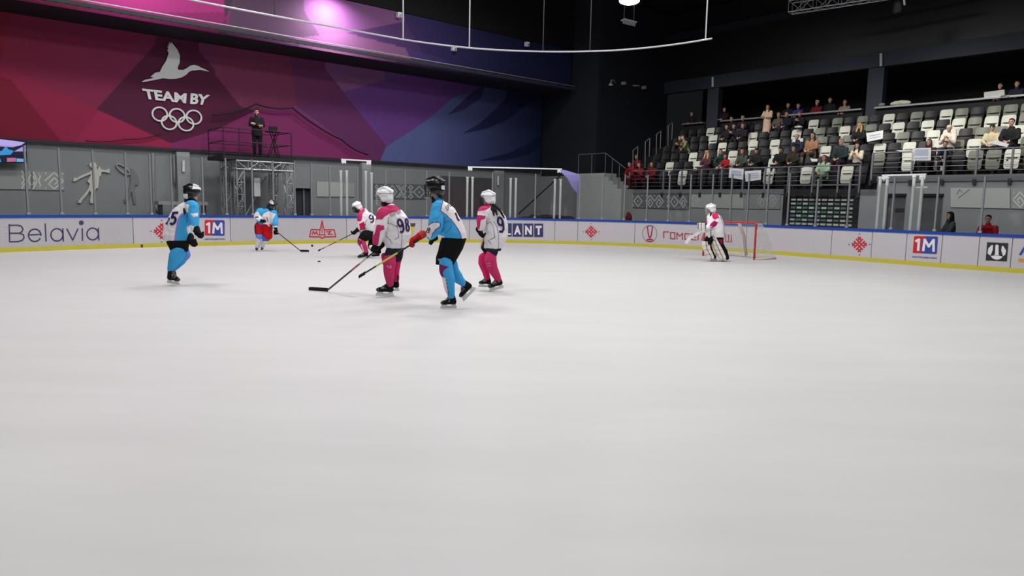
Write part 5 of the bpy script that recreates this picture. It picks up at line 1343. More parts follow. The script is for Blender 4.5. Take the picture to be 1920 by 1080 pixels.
b_.limb([(p-EZ*0.12, 0.13) for p in qq]); b_.limb([(Vector((p.x, p.y, 0.5)), 0.4) for p in qq]); b_.limb([(qq[1]-EZ*0.1, 0.16), (Vector((qq[1].x, qq[1].y, 0.5)), 0.3)]); b_.bake('heap', 0.04, 3, t, mat('tarp_dark', (58, 50, 50), 0.8), post=wrinkle(0.05, 3))
# lilac sheet added as the screen's reflection in the far corner glass
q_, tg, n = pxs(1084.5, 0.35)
REFL = mat('pennant_lilac', (158, 150, 214), 0.6, var=0.03)  # colour of the added reflection sheet, not a pennant cloth
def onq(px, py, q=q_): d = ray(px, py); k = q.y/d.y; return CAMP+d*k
refl_pts = [(1045, 317), (1060, 319), (1086, 327), (1087, 345), (1086, 368), (1072, 350), (1064, 334)]
mb = MB(); mb.poly([onq(x, y) for x, y in refl_pts], Vector((0, 0.012, 0)), REFL); single(mb, 'pennant', 'pale lilac sheet standing in for the screen reflection in the corner glass', 'pennant')  # 'pennant' is the added sheet for the screen's reflection, no real pennant
# screen at the photo edge
t = empty('video_screen', onv(20, 300, VL+0.35)); tag(t, 'video screen with lilac and blue picture at the edge of the mural', 'screen')
VS = VL+0.4
def scr(pts, dz, m, th=0.004): mb_ = MB(); mb_.poly([onv(x, y, VS+dz) for x, y in pts], E2*th, m); return mb_
def emat(n, c, e=0.55): return mat(n, c, 0.3, emit=c, estr=e)
scr([(-45, 255), (49, 265), (50.5, 306), (-45, 304)], -0.08, BLK, 0.07).build('casing', t)
scr([(-44, 257), (47.5, 265.5), (49, 304.5), (-44, 302.5)], 0.0, emat('screen_dark', (36, 36, 60), 0.5)).build('display', t)
for pts, c in (([(-44, 257), (10, 262), (47, 267), (40, 272), (24, 276), (-44, 272)], (176, 160, 222)), ([(26, 284), (48, 272), (49, 284)], (170, 156, 220)), ([(-10, 284), (3, 283), (11, 274), (16, 280), (26, 283), (20, 290), (2, 291), (-10, 292)], (60, 150, 216)),
               ([(-30, 297), (1, 298), (2, 304), (-30, 303)], (70, 150, 220)), ([(13, 296), (30, 296), (30, 303), (13, 303.5)], (190, 110, 150)), ([(31, 297), (47, 298), (47, 303.5), (31, 303.5)], (110, 180, 226))):
    scr(pts, 0.005, emat('screen_%d' % c[0], c)).build('picture', t)
# ---- ceiling things: curved pipe, hangers, lamp, truss
PIPE = mat('hanging_pipe', (190, 188, 192), 0.35, metal=0.4)
ring_px = [(355, -1), (420, 12), (520, 31), (640, 53), (756, 74), (860, 88), (960, 95), (1060, 97), (1160, 94), (1260, 84), (1352, 69)]
import bisect
def ring_pt(px, py, z=9.2): return ground(px, py, z)
rp = []
for a, b_ in zip(ring_px, ring_px[1:]):
    for k in range(5): rp.append((a[0]+(b_[0]-a[0])*k/5, a[1]+(b_[1]-a[1])*k/5))
# smooth
xs_ = [p[0] for p in ring_px]; ys_ = [p[1] for p in ring_px]
def ry(x):
    i = max(1, min(len(xs_)-2, bisect.bisect(xs_, x)-1)); i = min(i, len(xs_)-2)
    x0, x1, x2 = xs_[i-1], xs_[i], xs_[i+1]; y0, y1, y2 = ys_[i-1], ys_[i], ys_[i+1]
    return y0*(x-x1)*(x-x2)/((x0-x1)*(x0-x2))+y1*(x-x0)*(x-x2)/((x1-x0)*(x1-x2))+y2*(x-x0)*(x-x1)/((x2-x0)*(x2-x1))
ZR_ = 6.6
P_ = [ring_pt(x, ry(x), ZR_) for x in range(355, 1353, 20)]
P_ = [P_[0]+(P_[0]-P_[2])*1.5]+P_
t = empty('curved_pipe', P_[len(P_)//2]); tag(t, 'long thin curved pipe hung under the roof on straight rods', 'pipe')
mb = MB(); mb.pathsmooth(P_, 0.026, PIPE, 8); mb.build('pipe', t)
for px, br in ((515, 0), (756, 1), (880, 1), (1018, 0), (1106, 0), (1323, 1)):
    p = ring_pt(px, ry(px), ZR_); mb = MB(); mb.tube(p, Vector((p.x, p.y, 12.1)), 0.022 if br else 0.016, PIPE if br else DARKM, 8); mb.build('hanger_rod', t)
# lamp
pl = ground(1180, 4, 9.6)
t = empty('high_bay_lamp', pl); tag(t, 'glowing round high-bay lamp hanging under the black roof', 'ceiling lamp')
mb = MB(); mb.loft([(pl+EZ*0.05, E1*0.42, E2*0.42), (pl+EZ*0.2, E1*0.3, E2*0.3), (pl+EZ*0.45, E1*0.1, E2*0.1)], DARKM, 24); mb.tube(pl+EZ*0.45, Vector((pl.x, pl.y, 12.1)), 0.02, DARKM); mb.build('housing', t)
mb = MB(); mb.ball(pl+EZ*0.05, E1*0.40, E2*0.40, EZ*0.13, mat('lamp_white', (255, 250, 235), emit=(255, 248, 230), estr=18), 20, 8); mb.build('diffuser', t)
pb = ground(1179, 46, 8.6); t = empty('hanging_heater', pb); tag(t, 'small slatted grey box hanging below the glowing lamp', 'heater')
mb = MB()
for k in range(4): mb.box(pb+EZ*0.03*k-Vector((0, 0.05*k, 0)), Vector((0.26, 0.1, -0.03)), Vector((0, 0.03, 0)), EZ*0.010, ALU)
mb.box(pb+EZ*0.12, Vector((0.26, 0.1, -0.03)), Vector((-0.05, 0.14, 0)), EZ*0.02, ALU); mb.build('louvres', t)
for k in (-1, 1): mb = MB(); mb.tube(pb+Vector((0.2*k, 0.08*k, 0.1)), pb+Vector((0.2*k, 0.08*k, 3.4)), 0.012, DARKM, 6); mb.build('hanger_rod', t)
# cameras and small devices on the corner wall
for px, py, lb, kk in ((1149, 155, 'white dome camera on a curved bracket on the dark corner wall', 0), (1170, 156, 'small pale round device beside the dome camera', 1), (1193, 161, 'tiny pale strip light on the dark corner wall', 2), (1208, 164, 'small pale box device, last of the row on the dark wall', 1)):
    U_ = UR-0.15; p = onu(px, py, U_) if px < 1155 else onv(px, py, V_END+0.1) if False else None
    if px >= 1158:   # on the side wall of the stand
        d = ray(px, py); vv2 = V_END+0.12; p = CAMP+d*(vv2/d.dot(E2)); nrm = E2
    else: p = onu(px, py, UR-0.2); nrm = -E1
    t = empty('wall_camera' if kk == 0 else 'wall_device', p); tag(t, lb, 'camera' if kk == 0 else 'device')
    mb = MB()
    if kk == 0:
        mb.pathsmooth([p-nrm*0.2, p-nrm*0.05+EZ*0.12, p+nrm*0.1+EZ*0.12, p+nrm*0.14], 0.025, ALU, 8); mb.build('bracket', t); mb = MB(); mb.loft([(p+nrm*0.14, E1*0.04, E2*0.04), (p+nrm*0.14-EZ*0.12, E1*0.12, E2*0.12), (p+nrm*0.14-EZ*0.16, E1*0.12, E2*0.12)], ALU, 16); mb.build('camera_dome', t)
    elif kk == 1: mb.tube(p-nrm*0.12, p+nrm*0.08, 0.09, PIPE, 14); mb.build('housing', t)
    else: mb.box(p, EZ*0.03, nrm*0.12, E1*0.14 if nrm == E2 else E2*0.14, PIPE); mb.build('housing', t)
# small spots on the upper mural
for px, py, lb in ((748, 28, 'small white spot device on the upper mural beside the first hanger rod'), (988, 83, 'small white spot device on the upper mural near the dark corner'), (851, 91, 'tiny white spot hanging just below the curved pipe')):
    p = onv(px, py, VU+(0.12 if px != 988 else 0.2)); mb = MB(); mb.box(p, E1*0.09, E2*0.09, EZ*0.10, WT_); mb.bar(p, p-E2*0.12, 0.05, 0.05, WT_); mb.tube(p-EZ*0.04+E2*0.08, p-EZ*0.04+E2*0.14, 0.05, ALU); single(mb, 'wall_spot', lb, 'spot device')
# lighting truss near the roof, hung before the stand
a, b2 = ground(1482, 14, 10.0), ground(1760, -30, 10.0)
t = empty('roof_truss', (a+b2)/2); tag(t, 'silver lattice truss hanging under the roof above the stand', 'truss')
mb = MB(); dd_ = (b2-a).normalized(); ee = dd_.cross(EZ); truss(mb, a, b2, 0.45, 0.02, EZ, ee, 0.5); mb.build('lattice', t)
for k in (0.05, 0.9): mb = MB(); p = a.lerp(b2, k); mb.tube(p+EZ*0.2, p+EZ*2.1, 0.012, DARKM, 6); mb.build('hanger_rod', t)
p = ground(1683, 12, 9.3); t = empty('stage_spotlight', p); tag(t, 'dark stage spotlight with pale clamp hanging at the roof truss', 'spotlight')
mb = MB(); mb.loft([(p+EZ*0.15-E1*0.1, E2*0.1, EZ*0.1), (p, E2*0.17, EZ*0.17+E1*0.05), (p+E1*0.02-EZ*0.15, E2*0.19, EZ*0.12+E1*0.1)], DARKM, 16); mb.build('housing', t)
mb = MB(); mb.bar(p+E2*0.25, p+E2*0.2+EZ*0.3, 0.06, 0.06, WT_); mb.tube(p+EZ*0.15, p+EZ*2.9, 0.012, DARKM, 6); mb.build('clamp', t)
# ================================================================== PLAYERS
PLB = mat('print_black2', (34, 28, 44), 0.7)
class Fig:
    def __init__(s, ox, oy, sc, foot, label, name='person', cat='person'):
        s.ox, s.oy, s.sc = ox, oy, sc
        g = ground(ox+foot[0]/sc, oy+foot[1]/sc); s.Y = g.y; s.g = g
        s.t = empty(name, g); tag(s.t, label, cat)
        s.k = (g-CAMP).dot(_f)/F/sc          # metres per zoom pixel
    def P(s, X, Y, dy=0.0): return at(s.ox+X/s.sc, s.oy+Y/s.sc, s.Y+dy)
    def uv(s, p): x, y = proj(p); return (x-s.ox)*s.sc, (y-s.oy)*s.sc
    def limb(s, b, pts, g=0.0): b.limb([(s.P(x, y, d), r*s.k+g) for x, y, d, r in pts])
    def tors(s, b, secs, g=0.0, yaw=0.0):
        """secs: (X, Y, dy, rx zoom px, depth m)"""
        a = Vector((math.cos(yaw), math.sin(yaw), 0)); c = Vector((-math.sin(yaw), math.cos(yaw), 0))
        b.loft([(s.P(x, y, d), a*(rx*s.k+g), c*(dm+g)) for x, y, d, rx, dm in secs])
    def cloth(s, b, name, base, rules=(), voxel=0.0088, sm=5, wr=0.010, f=7.0, label=None):
        o = b.bake(name, voxel, sm, s.t, CLOTH, post=wrinkle(wr, f) if wr else None)
        def fn(p):
            x, y = s.uv(p); c = base
            for r in rules:
                if r[0] == 'p' and inpoly(x, y, r[1]): c = r[2]
                elif r[0] == 'l' and min(dseg(x, y, a, b_) for a, b_ in zip(r[1], r[1][1:])) < r[3]: c = r[2]
            return c
        paint_mesh(o, fn)
        if label: o['label'] = label
        s.last = o
        return o
    def decal(s, on, name, what, mtl, parent=None):
        """writing laid on the cloth: what = list of (text, quad) or ('line', pts, w)"""
        bvh = BVHTree.FromObject(on, bpy.context.evaluated_depsgraph_get()); b0 = Vector(on['_b']); mb = MB()
        def fm(X, Y):
            d = ray(s.ox+X/s.sc, s.oy+Y/s.sc).normalized(); hit = bvh.ray_cast(CAMP-b0, d)
            if hit[0] is None: return s.P(X, Y, 0)
            return hit[0]+b0-d*0.011
        for w in what:
            if w[0] == 'line':
                pts = []
                for a_, b_ in zip(w[1], w[1][1:]): pts += [(a_[0]+(b_[0]-a_[0])*k/4, a_[1]+(b_[1]-a_[1])*k/4) for k in range(4)]
                put_line(mb, pts+[w[1][-1]], w[2], fm, mtl)
            else: put_text(mb, w[0], w[1], fm, mtl, bold=w[2] if len(w) > 2 else 0.05, cuts=3)
        # written marks that fell off the cloth edge are dropped
        lim = 0.35
        o = mb.build(name, on)
        bad = [v.index for v in o.data.vertices if (v.co+b0-on.matrix_world.translation*0).length > 1e6]
        o.parent = on
        return o
    def head(s, c, fw, helmet, up=EZ, cage=False, sc=1.0, skin=(192, 152, 134), strap=(26, 26, 28), patch=None):
        hb = Blob(); s.hc = c; fw = Vector(fw).normalized(); up = (Vector(up)-fw*Vector(up).dot(fw)).normalized(); rt = fw.cross(up)
        s.fw, s.up, s.rt = fw, up, rt
        b = Blob(); Pl = lambda x, y, z: c+rt*x*sc+fw*y*sc+up*z*sc
        b.ell(Pl(0, -0.012, 0.035), rt*0.112*sc, fw*0.138*sc, up*0.120*sc)
        b.ell(Pl(0, -0.07, -0.03), rt*0.10*sc, fw*0.075*sc, up*0.09*sc)
        b.ell(Pl(0, 0.07, 0.075), rt*0.092*sc, fw*0.07*sc, up*0.045*sc)
        for k in (-1, 1):
            b.limb([(Pl(0.045*k, 0.09, 0.12), 0.02*sc), (Pl(0.05*k, -0.02, 0.152), 0.024*sc), (Pl(0.045*k, -0.13, 0.09), 0.02*sc)])
            b.ell(Pl(0.092*k, -0.015, -0.045), rt*0.020*sc, fw*0.045*sc, up*0.045*sc)
        # face opening
        def post(co, n):
            q = co-c; x, y, z = q.dot(rt), q.dot(fw), q.dot(up)
            return co
        o = b.bake('helmet', 0.010, 2, s.t, CLOTH)
        def fn(p):
            q = (p-c)/sc; x, y, z = q.dot(rt), q.dot(fw), q.dot(up)
            if y > 0.05 and z < 0.035 and abs(x) < 0.08: return (40, 38, 40)
            if abs(z-0.05) < 0.006 and y < 0.06: return tuple(int(v*0.55) for v in helmet)
            for (ax, az) in ((0.05, 0.10), (-0.05, 0.10)):
                if abs(x-ax) < 0.010 and -0.02 < y < 0.05 and z > 0.10: return (30, 30, 32)
            if patch and patch(x, y, z): return (222, 222, 222)
            return helmet
        paint_mesh(o, fn, mat_attr('helmet_shell', 0.3, 0.5))
        s.helm = o
        for k in (-1, 1):
            mb = MB(); mb.pathsmooth([Pl(0.10*k, 0.0, -0.06), Pl(0.085*k, 0.03, -0.11), Pl(0.0, 0.065, -0.145)], 0.007*sc, mat('strap', strap, 0.7), 6); mb.build('chin_strap', s.t)
        if cage:
            W_ = mat('cage_wire', (196, 198, 200), 0.3, metal=0.6) if cage == 'w' else mat('cage_dark', (44, 44, 48), 0.4, metal=0.4)
            mb = MB()
            for z in (0.045, 0.015, -0.02, -0.055, -0.09, -0.12):
                w = 0.105-max(0, -z-0.04)*0.6; mb.pathsmooth([Pl(w*math.sin(a), 0.055+0.095*math.cos(a), z) for a in [math.radians(-85+17*i) for i in range(11)]], 0.0042*sc, W_, 5)
            for a in (-60, -35, -12, 12, 35, 60):
                a = math.radians(a); mb.pathsmooth([Pl((0.105-max(0, -z-0.04)*0.6)*math.sin(a), 0.055+0.095*math.cos(a), z) for z in (0.05, 0.015, -0.02, -0.055, -0.09, -0.12)], 0.0042*sc, W_, 5)
            mb.build('face_cage', s.t)
        else:
            mb = MB(); V_ = mat('visor_smoke', (120, 124, 130), 0.1)
            mb.pathsmooth([Pl(0.10*math.sin(a), 0.05+0.09*math.cos(a), 0.03) for a in [math.radians(-80+16*i) for i in range(11)]], 0.006*sc, mat('strap', strap, 0.7), 6); mb.build('visor_rim', s.t)
        s.skin = skin; s.hs = sc
    def body(s, limbs, secs):
        b = Blob(); head_blob(b, s.hc, s.fw, s.up, s.hs*0.96)
        for i_, l in enumerate(limbs): s.limb(b, [(x, y, d, r*(1.0 if i_ == 0 else 0.58 if i_ < 3 else 0.5)) for x, y, d, r in l])
        s.tors(b, secs, -0.03)
        bo = b.bake('body', 0.0125, 3, s.t); face_paint(bo, s.hc, s.fw, s.up, s.hs*0.96, s.skin)
    def glove(s, w, h, curl, col, cuff, grip=None, sc=1.0, curlv=None):
        """w cuff point, h palm centre; fingers curl round the stick axis grip"""
        d = (h-w); L = d.length; d.normalize(); g = Vector(grip).normalized() if grip is not None else Vector((0, 0, 1))
        n = d.cross(g); n = n.normalized() if n.length > 0.1 else Vector((0, -1, 0)); n = n*curl
        t = d.cross(n).normalized(); b = Blob()
        b.limb([(w, 0.060*sc), (w.lerp(h, 0.3), 0.056*sc)]); b.limb([(w.lerp(h, 0.35), 0.044*sc), (h, 0.052*sc)])
        b.ell(h, d*0.062*sc, t*0.058*sc, n*0.042*sc)
        for i, o in enumerate((-0.045, -0.016, 0.014, 0.042)):
            p0 = h+d*0.045*sc+t*o*sc; p1 = p0+(d*0.55+n*0.65)*0.045*sc; p2 = p1+(n*0.8-d*0.5)*0.04*sc
            b.limb([(p0, 0.019*sc), (p1, 0.018*sc), (p2, 0.016*sc)])
        b.limb([(h-d*0.01*sc-t*0.045*sc, 0.020*sc), (h+d*0.03*sc-t*0.06*sc+n*0.03*sc, 0.019*sc), (h+d*0.045*sc-t*0.035*sc+n*0.06*sc, 0.016*sc)])
        o = b.bake('glove', 0.0095, 1, s.t, CLOTH)
        def fn(p):
            q = (p-w).dot(d)/max(L, 0.01)
            if q < 0.35: return cuff
            f_ = math.fmod(abs((p-h).dot(d))*38+0.2, 1.0)
            return tuple(int(v*0.6) for v in col) if f_ < 0.14 else col
        paint_mesh(o, fn)
        return o
    def skate(s, ank, heel, toe, boot=(28, 28, 30), hold=(222, 222, 222), lace=True, wide=0.038):
        """ankle, heel and toe of the boot sole as points"""
        t = (toe-heel); L = t.length; t.normalize(); up = (ank-heel); up = (up-t*up.dot(t)).normalized(); sd = t.cross(up)
        b = Blob(); q = L/0.27
        b.limb([(ank+up*0.02*q, 0.050*q), (heel+t*0.035*q+up*0.05*q, 0.045*q)]); b.limb([(heel+t*0.03*q+up*0.04*q, 0.040*q), (heel+t*0.14*q+up*0.042*q, 0.041*q), (toe-t*0.05*q+up*0.038*q, 0.038*q), (toe-t*0.03*q+up*0.034*q, 0.033*q)])
        b.limb([(ank+up*0.01*q+t*0.02*q, 0.046*q), (heel+t*0.17*q+up*0.055*q, 0.036*q)])
        o = b.bake('skate', 0.009, 2, s.t, CLOTH)
        def fn(p):
            z = (p-heel).dot(up); x = (p-heel).dot(t)
            if x > L*0.86: return (70, 70, 74)
            if lace and 0.42*L < x < 0.7*L and z > 0.055*q and math.fmod(x*60, 1.0) < 0.3: return (170, 170, 172)
            if z < 0.006: return (60, 60, 62)
            return boot
        paint_mesh(o, fn)
        H_ = mat('blade_holder', hold, 0.4); S_ = mat('blade_steel', (196, 200, 206), 0.2, metal=0.8)
        h0 = 0.045*q; mb = MB()
        X = lambda a, z: heel+t*L*a+up*z
        mb.poly([p-sd*0.010 for p in (X(0.02, 0.006), X(0.22, 0.006), X(0.28, -h0*0.45), X(0.52, -h0*0.45), X(0.62, 0.006), X(0.92, 0.006), X(1.0, -h0*0.7), X(0.98, -h0), X(-0.04, -h0), X(-0.05, -h0*0.7))], sd*0.020, H_)
        k = mb.build('blade_holder', o)
        mb = MB(); mb.poly([p-sd*0.002 for p in (X(-0.05, -h0*0.9), X(1.0, -h0*0.9), X(1.03, -h0*1.15), X(0.97, -h0*1.42), X(-0.03, -h0*1.42), X(-0.08, -h0*1.15))], sd*0.004, S_); mb.build('blade', o)
        return o
def stick(name, label, top, heelp, toep, shaftc=(34, 34, 36), bladec=(26, 26, 28), seg=None, tape=None, r=0.014, bh=0.06):
    t = empty(name, heelp); tag(t, label, 'hockey stick')
    d = (top-heelp).normalized()
    segs = seg or [(0, 1, shaftc)]
    for a, b_, c in segs:
        mb = MB(); mb.bar(heelp.lerp(top, a), heelp.lerp(top, b_), r*2.2, r*1.6, mat('stick_%d_%d_%d' % c, c, 0.45, spec=0.5)); mb.build('shaft' if c == segs[0][2] or len(segs) == 1 else 'shaft_band', t)
    mb = MB(); e = (toep-heelp); L = e.length; e.normalize(); n = e.cross(EZ).normalized()
    pts = []
    for i in range(7):
        a = i/6; cv = n*0.02*a*a*(1 if L > 0 else 1); z0 = 0.0; pts.append((heelp+e*L*a+cv-EZ*(bh*0.5)*(1-0.1*a), heelp+e*L*a+cv+EZ*bh*0.5*(1.0 if a < 0.85 else 0.75)))
    vs = [];
    for lo_, hi_ in pts: vs += [lo_-n*0.006, hi_-n*0.006, hi_+n*0.006, lo_+n*0.006]
    fs = [(0, 1, 2, 3), tuple(range(24, 28))[::-1]]
    for i in range(6):
        for k in range(4): a = 4*i+k; b2 = 4*i+(k+1) % 4; fs.append((a, b2, b2+4, a+4))
    mb.add(vs, fs, mat('blade_%d' % bladec[0], bladec, 0.7)); mb.build('blade', t)
    mb = MB(); mb.bar(top-d*0.10, top+d*0.005, r*2.7, r*2.1, mat('grip_tape', tape or (40, 40, 42), 0.9)); mb.build('grip_tape', t)
    return t
SKY = (66, 162, 218); PK = (190, 54, 102); WJ = (226, 222, 226); BK = (22, 22, 24); PUR = (92, 50, 116); NV = (46, 34, 84); NVB = (36, 38, 50)

def digit(c, q, w):
    """thick stroked digit in the quad q (TL,TR,BR,BL) as drawable lines"""
    el = lambda cx, cy, rx, ry, a0, a1, n=14: [(cx+rx*math.cos(math.radians(a0+(a1-a0)*i/n)), cy+ry*math.sin(math.radians(a0+(a1-a0)*i/n))) for i in range(n+1)]
    S_ = {'9': [el(.45, .70, .34, .24, 0, 360), [(.80, .75), (.86, .5), (.80, .22), (.55, .06), (.22, .08)]], '8': [el(.5, .74, .30, .20, 0, 360), el(.5, .27, .36, .24, 0, 360)],
          '5': [[(.85, .95), (.25, .95), (.2, .58)]+el(.45, .33, .38, .27, 95, -130, 10)], '2': [el(.5, .72, .34, .22, 170, -20, 8)+[(.2, .08), (.85, .08)]], '1': [[(.2, .9), (.35, .75), (.45, .3), (.75, .02)]]}[c]
    return [('line', [quadmap(p, q) for p in st], w) for st in S_]
# ---------------- big sky-blue player
f = Fig(660, 320, 4, (722, 1032), 'tall hockey player in sky blue and white shirt, black shorts, one red glove')
hc = f.P(622, 128, 0.0)
f.head(hc, (-0.93, 0.36, -0.02), (26, 26, 28), cage='k', sc=1.10, patch=lambda x, y, z: y < -0.09 and abs(x) < 0.05 and -0.03 < z < 0.03)
secs = [(650, 232, 0, 40, 0.09), (668, 250, 0, 62, 0.15), (690, 292, 0, 84, 0.19), (712, 345, 0, 90, 0.20), (730, 400, 0, 100, 0.20), (745, 460, 0, 110, 0.21), (768, 505, 0, 92, 0.19)]
f.body([[(650, 240, 0, 30), (632, 190, 0, 28), (625, 150, 0, 26)], [(650, 285, -.18, 30), (628, 400, -.24, 26), (560, 485, -.2, 16)], [(690, 285, .2, 30), (650, 400, .3, 26), (600, 470, .2, 16)],
        [(740, 530, -.06, 50), (700, 720, -.08, 36), (745, 930, -.05, 20)], [(770, 530, .12, 50), (765, 740, .14, 34), (845, 850, .16, 18)]], secs)
b = Blob(); f.tors(b, secs)
f.limb(b, [(650, 215, 0, 34), (655, 250, 0, 50)])
f.limb(b, [(648, 280, -.17, 54), (632, 380, -.24, 55), (622, 440, -.25, 52)]); f.limb(b, [(622, 440, -.25, 50), (598, 474, -.22, 36), (588, 488, -.2, 33)])
f.limb(b, [(690, 285, .18, 50), (665, 380, .28, 45), (640, 440, .28, 40)])
o = f.cloth(b, 'jersey', SKY, [
    ('p', [(690, 195), (750, 230), (800, 330), (880, 470), (880, 540), (826, 540), (812, 470), (790, 430), (745, 368), (705, 330), (664, 300), (672, 250)], WJ),
    ('l', [(690, 205), (672, 262), (664, 300), (705, 330), (745, 368), (790, 430), (812, 470), (826, 530)], PUR, 3.2),
    ('l', [(664, 300), (690, 345), (688, 390)], (60, 110, 170), 2.2), ('l', [(600, 360), (640, 358), (662, 330)], (60, 110, 170), 2.2),
    ('p', [(572, 412), (600, 392), (640, 388), (664, 396), (660, 424), (628, 440), (606, 470), (592, 512), (540, 480), (545, 440)], WJ),
    ('l', [(572, 412), (600, 390), (640, 386), (664, 396), (658, 424), (628, 440), (606, 470), (594, 505)], PUR, 3.2),
    ('l', [(690, 395), (720, 375), (748, 392), (742, 430), (700, 470)], (60, 110, 170), 2.2), ('p', [(650, 480), (690, 490), (690, 540), (660, 530)], (220, 214, 224))], wr=0.014)
f.decal(o, 'back_number', digit('1', [(768, 314), (800, 314), (812, 374), (780, 374)], 12), PLB)
f.decal(o, 'sleeve_number', digit('8', [(564, 424), (592, 430), (578, 468), (552, 462)], 7), PLB)
f.decal(o, 'name_print', [('ЕРШ', [(700, 272), (738, 232), (752, 256), (716, 300)], 0.02)], mat('print_darkgrey', (70, 66, 60)))
b = Blob(); f.tors(b, [(768, 500, 0, 92, 0.175), (752, 545, 0, 94, 0.185), (738, 590, 0, 90, 0.185)]); f.tors(b, [(738, 590, 0, 90, 0.18), (712, 650, 0, 82, 0.165), (694, 705, 0, 68, 0.145)])
o = f.cloth(b, 'shorts', BK, [], wr=0.006)
f.decal(o, 'shorts_print', [('ЮНИОР', [(648, 658), (688, 668), (686, 684), (646, 676)], 0.03)], mat('print_pale', (190, 190, 190)))
for near in (1, 0):
    b = Blob()
    if near: f.limb(b, [(702, 690, -.1, 52), (706, 745, -.1, 52), (722, 800, -.1, 48), (728, 860, -.1, 44), (742, 930, -.08, 30)])
    else: f.limb(b, [(745, 700, .13, 50), (762, 755, .13, 44), (800, 812, .14, 40), (836, 846, .15, 28)])
    f.cloth(b, 'sock', SKY, [('p', [(620, 690), (730, 722), (690, 745), (680, 770), (694, 805), (660, 790), (636, 740)], (118, 40, 96)), ('p', [(640, 780), (680, 796), (706, 812), (724, 945), (690, 950), (660, 850)], WJ), ('l', [(706, 815), (716, 880), (724, 940)], PUR, 3)] if near else [], wr=0.006)
f.skate(f.P(752, 950, -.05), f.P(778, 1004, -.02), f.P(664, 1006, -.12))
f.skate(f.P(850, 850, .16), f.P(905, 868, .14), f.P(818, 958, .18))
w_, h_ = f.P(556, 488, -.2), f.P(470, 520, -.28)
gax = (f.P(400, 570, -.32)-f.P(540, 470, -.25)).normalized()
f.glove(f.P(528, 478, -.2), f.P(462, 522, -.28), 1, (168, 26, 34), (186, 60, 62), gax, 1.12)
f.glove(f.P(625, 505, .2), f.P(600, 520, .15), 1, BK, BK, gax, 0.8)
b = Blob(); f.limb(b, [(655, 165, 0, 20), (662, 200, -.02, 22), (668, 224, -.03, 14)]); b.bake('hair', 0.011, 2, f.t, mat('hair_auburn', (72, 34, 36), 0.6))
b = Blob(); f.limb(b, [(606, 205, -.02, 12), (618, 232, -.03, 22), (640, 232, 0, 34)]); b.bake('neck_guard', 0.011, 2, f.t, mat('neck_dark', (30, 32, 44), 0.8))
A, B_ = f.P(452, 548, -.33), f.P(100, 766, -.55)
tp = f.P(520, 505, -.28)
stick('hockey_stick', 'yellow and black hockey stick held by the red glove, slanting past the white shirted player', f.P(498, 520, -.31), B_, B_+Vector((-0.02, -0.02, -0.02))*0.5+ (B_-tp).normalized()*0.10, seg=[(0.0, 0.20, (60, 62, 60)), (0.20, 0.60, (196, 196, 74)), (0.60, 1.0, (34, 32, 34))], bh=0.05)

# ---------------- pink and white player, number 98
f = Fig(660, 320, 4, (240, 945), 'hockey player in white and pink shirt holding the long black stick low')
f.head(f.P(246, 196, 0), (-0.95, 0.22, -0.05), (232, 232, 234), cage='w', sc=1.04)
secs = [(285, 266, 0, 46, 0.10), (298, 296, 0, 78, 0.15), (318, 345, 0, 100, 0.18), (333, 410, 0, 106, 0.19), (340, 480, 0, 102, 0.19), (328, 540, 0, 84, 0.175), (320, 580, 0, 66, 0.155)]
f.body([[(280, 280, 0, 28), (260, 240, 0, 25), (250, 210, 0, 24)], [(236, 320, -.16, 30), (214, 430, -.2, 26), (192, 530, -.2, 18)], [(300, 320, .2, 28), (260, 440, .25, 24), (215, 560, .15, 16)],
        [(300, 600, -.06, 46), (275, 730, -.06, 30), (282, 850, -.04, 18)], [(330, 600, .1, 46), (320, 730, .14, 30), (330, 820, .16, 18)]], secs)
b = Blob(); f.tors(b, secs); f.limb(b, [(272, 262, 0, 32), (285, 285, 0, 52)])
f.limb(b, [(236, 318, -.15, 50), (216, 420, -.2, 46), (196, 500, -.2, 40), (186, 540, -.2, 34)]); f.limb(b, [(310, 320, .18, 50), (270, 430, .25, 40), (225, 545, .18, 30)])
o = f.cloth(b, 'jersey', WJ, [
    ('p', [(150, 380), (172, 330), (200, 290), (235, 262), (335, 255), (378, 290), (345, 300), (292, 318), (244, 346), (226, 366), (172, 368)], PK),
    ('l', [(172, 374), (228, 372), (250, 350), (294, 324), (346, 304), (378, 296)], (240, 210, 224), 3.5),
    ('p', [(186, 404), (243, 412), (243, 440), (214, 452), (206, 500), (196, 560), (120, 570), (140, 500), (170, 470)], PK),
    ('l', [(276, 346), (268, 395), (300, 402), (338, 420), (352, 470), (350, 500), (318, 518)], (60, 50, 66), 1.8), ('l', [(330, 412), (362, 430), (376, 500), (368, 590)], (120, 60, 90), 2),
    ('l', [(256, 490), (286, 520), (300, 548)], (50, 46, 60), 2)], wr=0.013)
f.decal(o, 'back_number', digit('9', [(332, 362), (378, 356), (402, 462), (356, 470)], 15)+digit('8', [(392, 352), (424, 360), (436, 448), (408, 462)], 12), mat('print_plum', (52, 26, 78), 0.7))
f.decal(o, 'name_print', [('КОНЕТПОР', [(284, 322), (364, 292), (368, 318), (290, 346)], 0.01)], mat('print_darkgrey', (70, 66, 60)))
b = Blob(); f.tors(b, [(322, 565, 0, 62, 0.15), (320, 610, 0, 68, 0.155)]); f.limb(b, [(290, 610, -.07, 42), (284, 650, -.08, 42)]); f.limb(b, [(335, 610, .08, 50), (332, 645, .1, 48)])
f.cloth(b, 'shorts', NVB, [], wr=0.005)
b = Blob(); f.limb(b, [(286, 645, -.08, 44), (280, 690, -.08, 50), (276, 745, -.08, 42), (282, 800, -.06, 36), (284, 850, -.05, 27)])
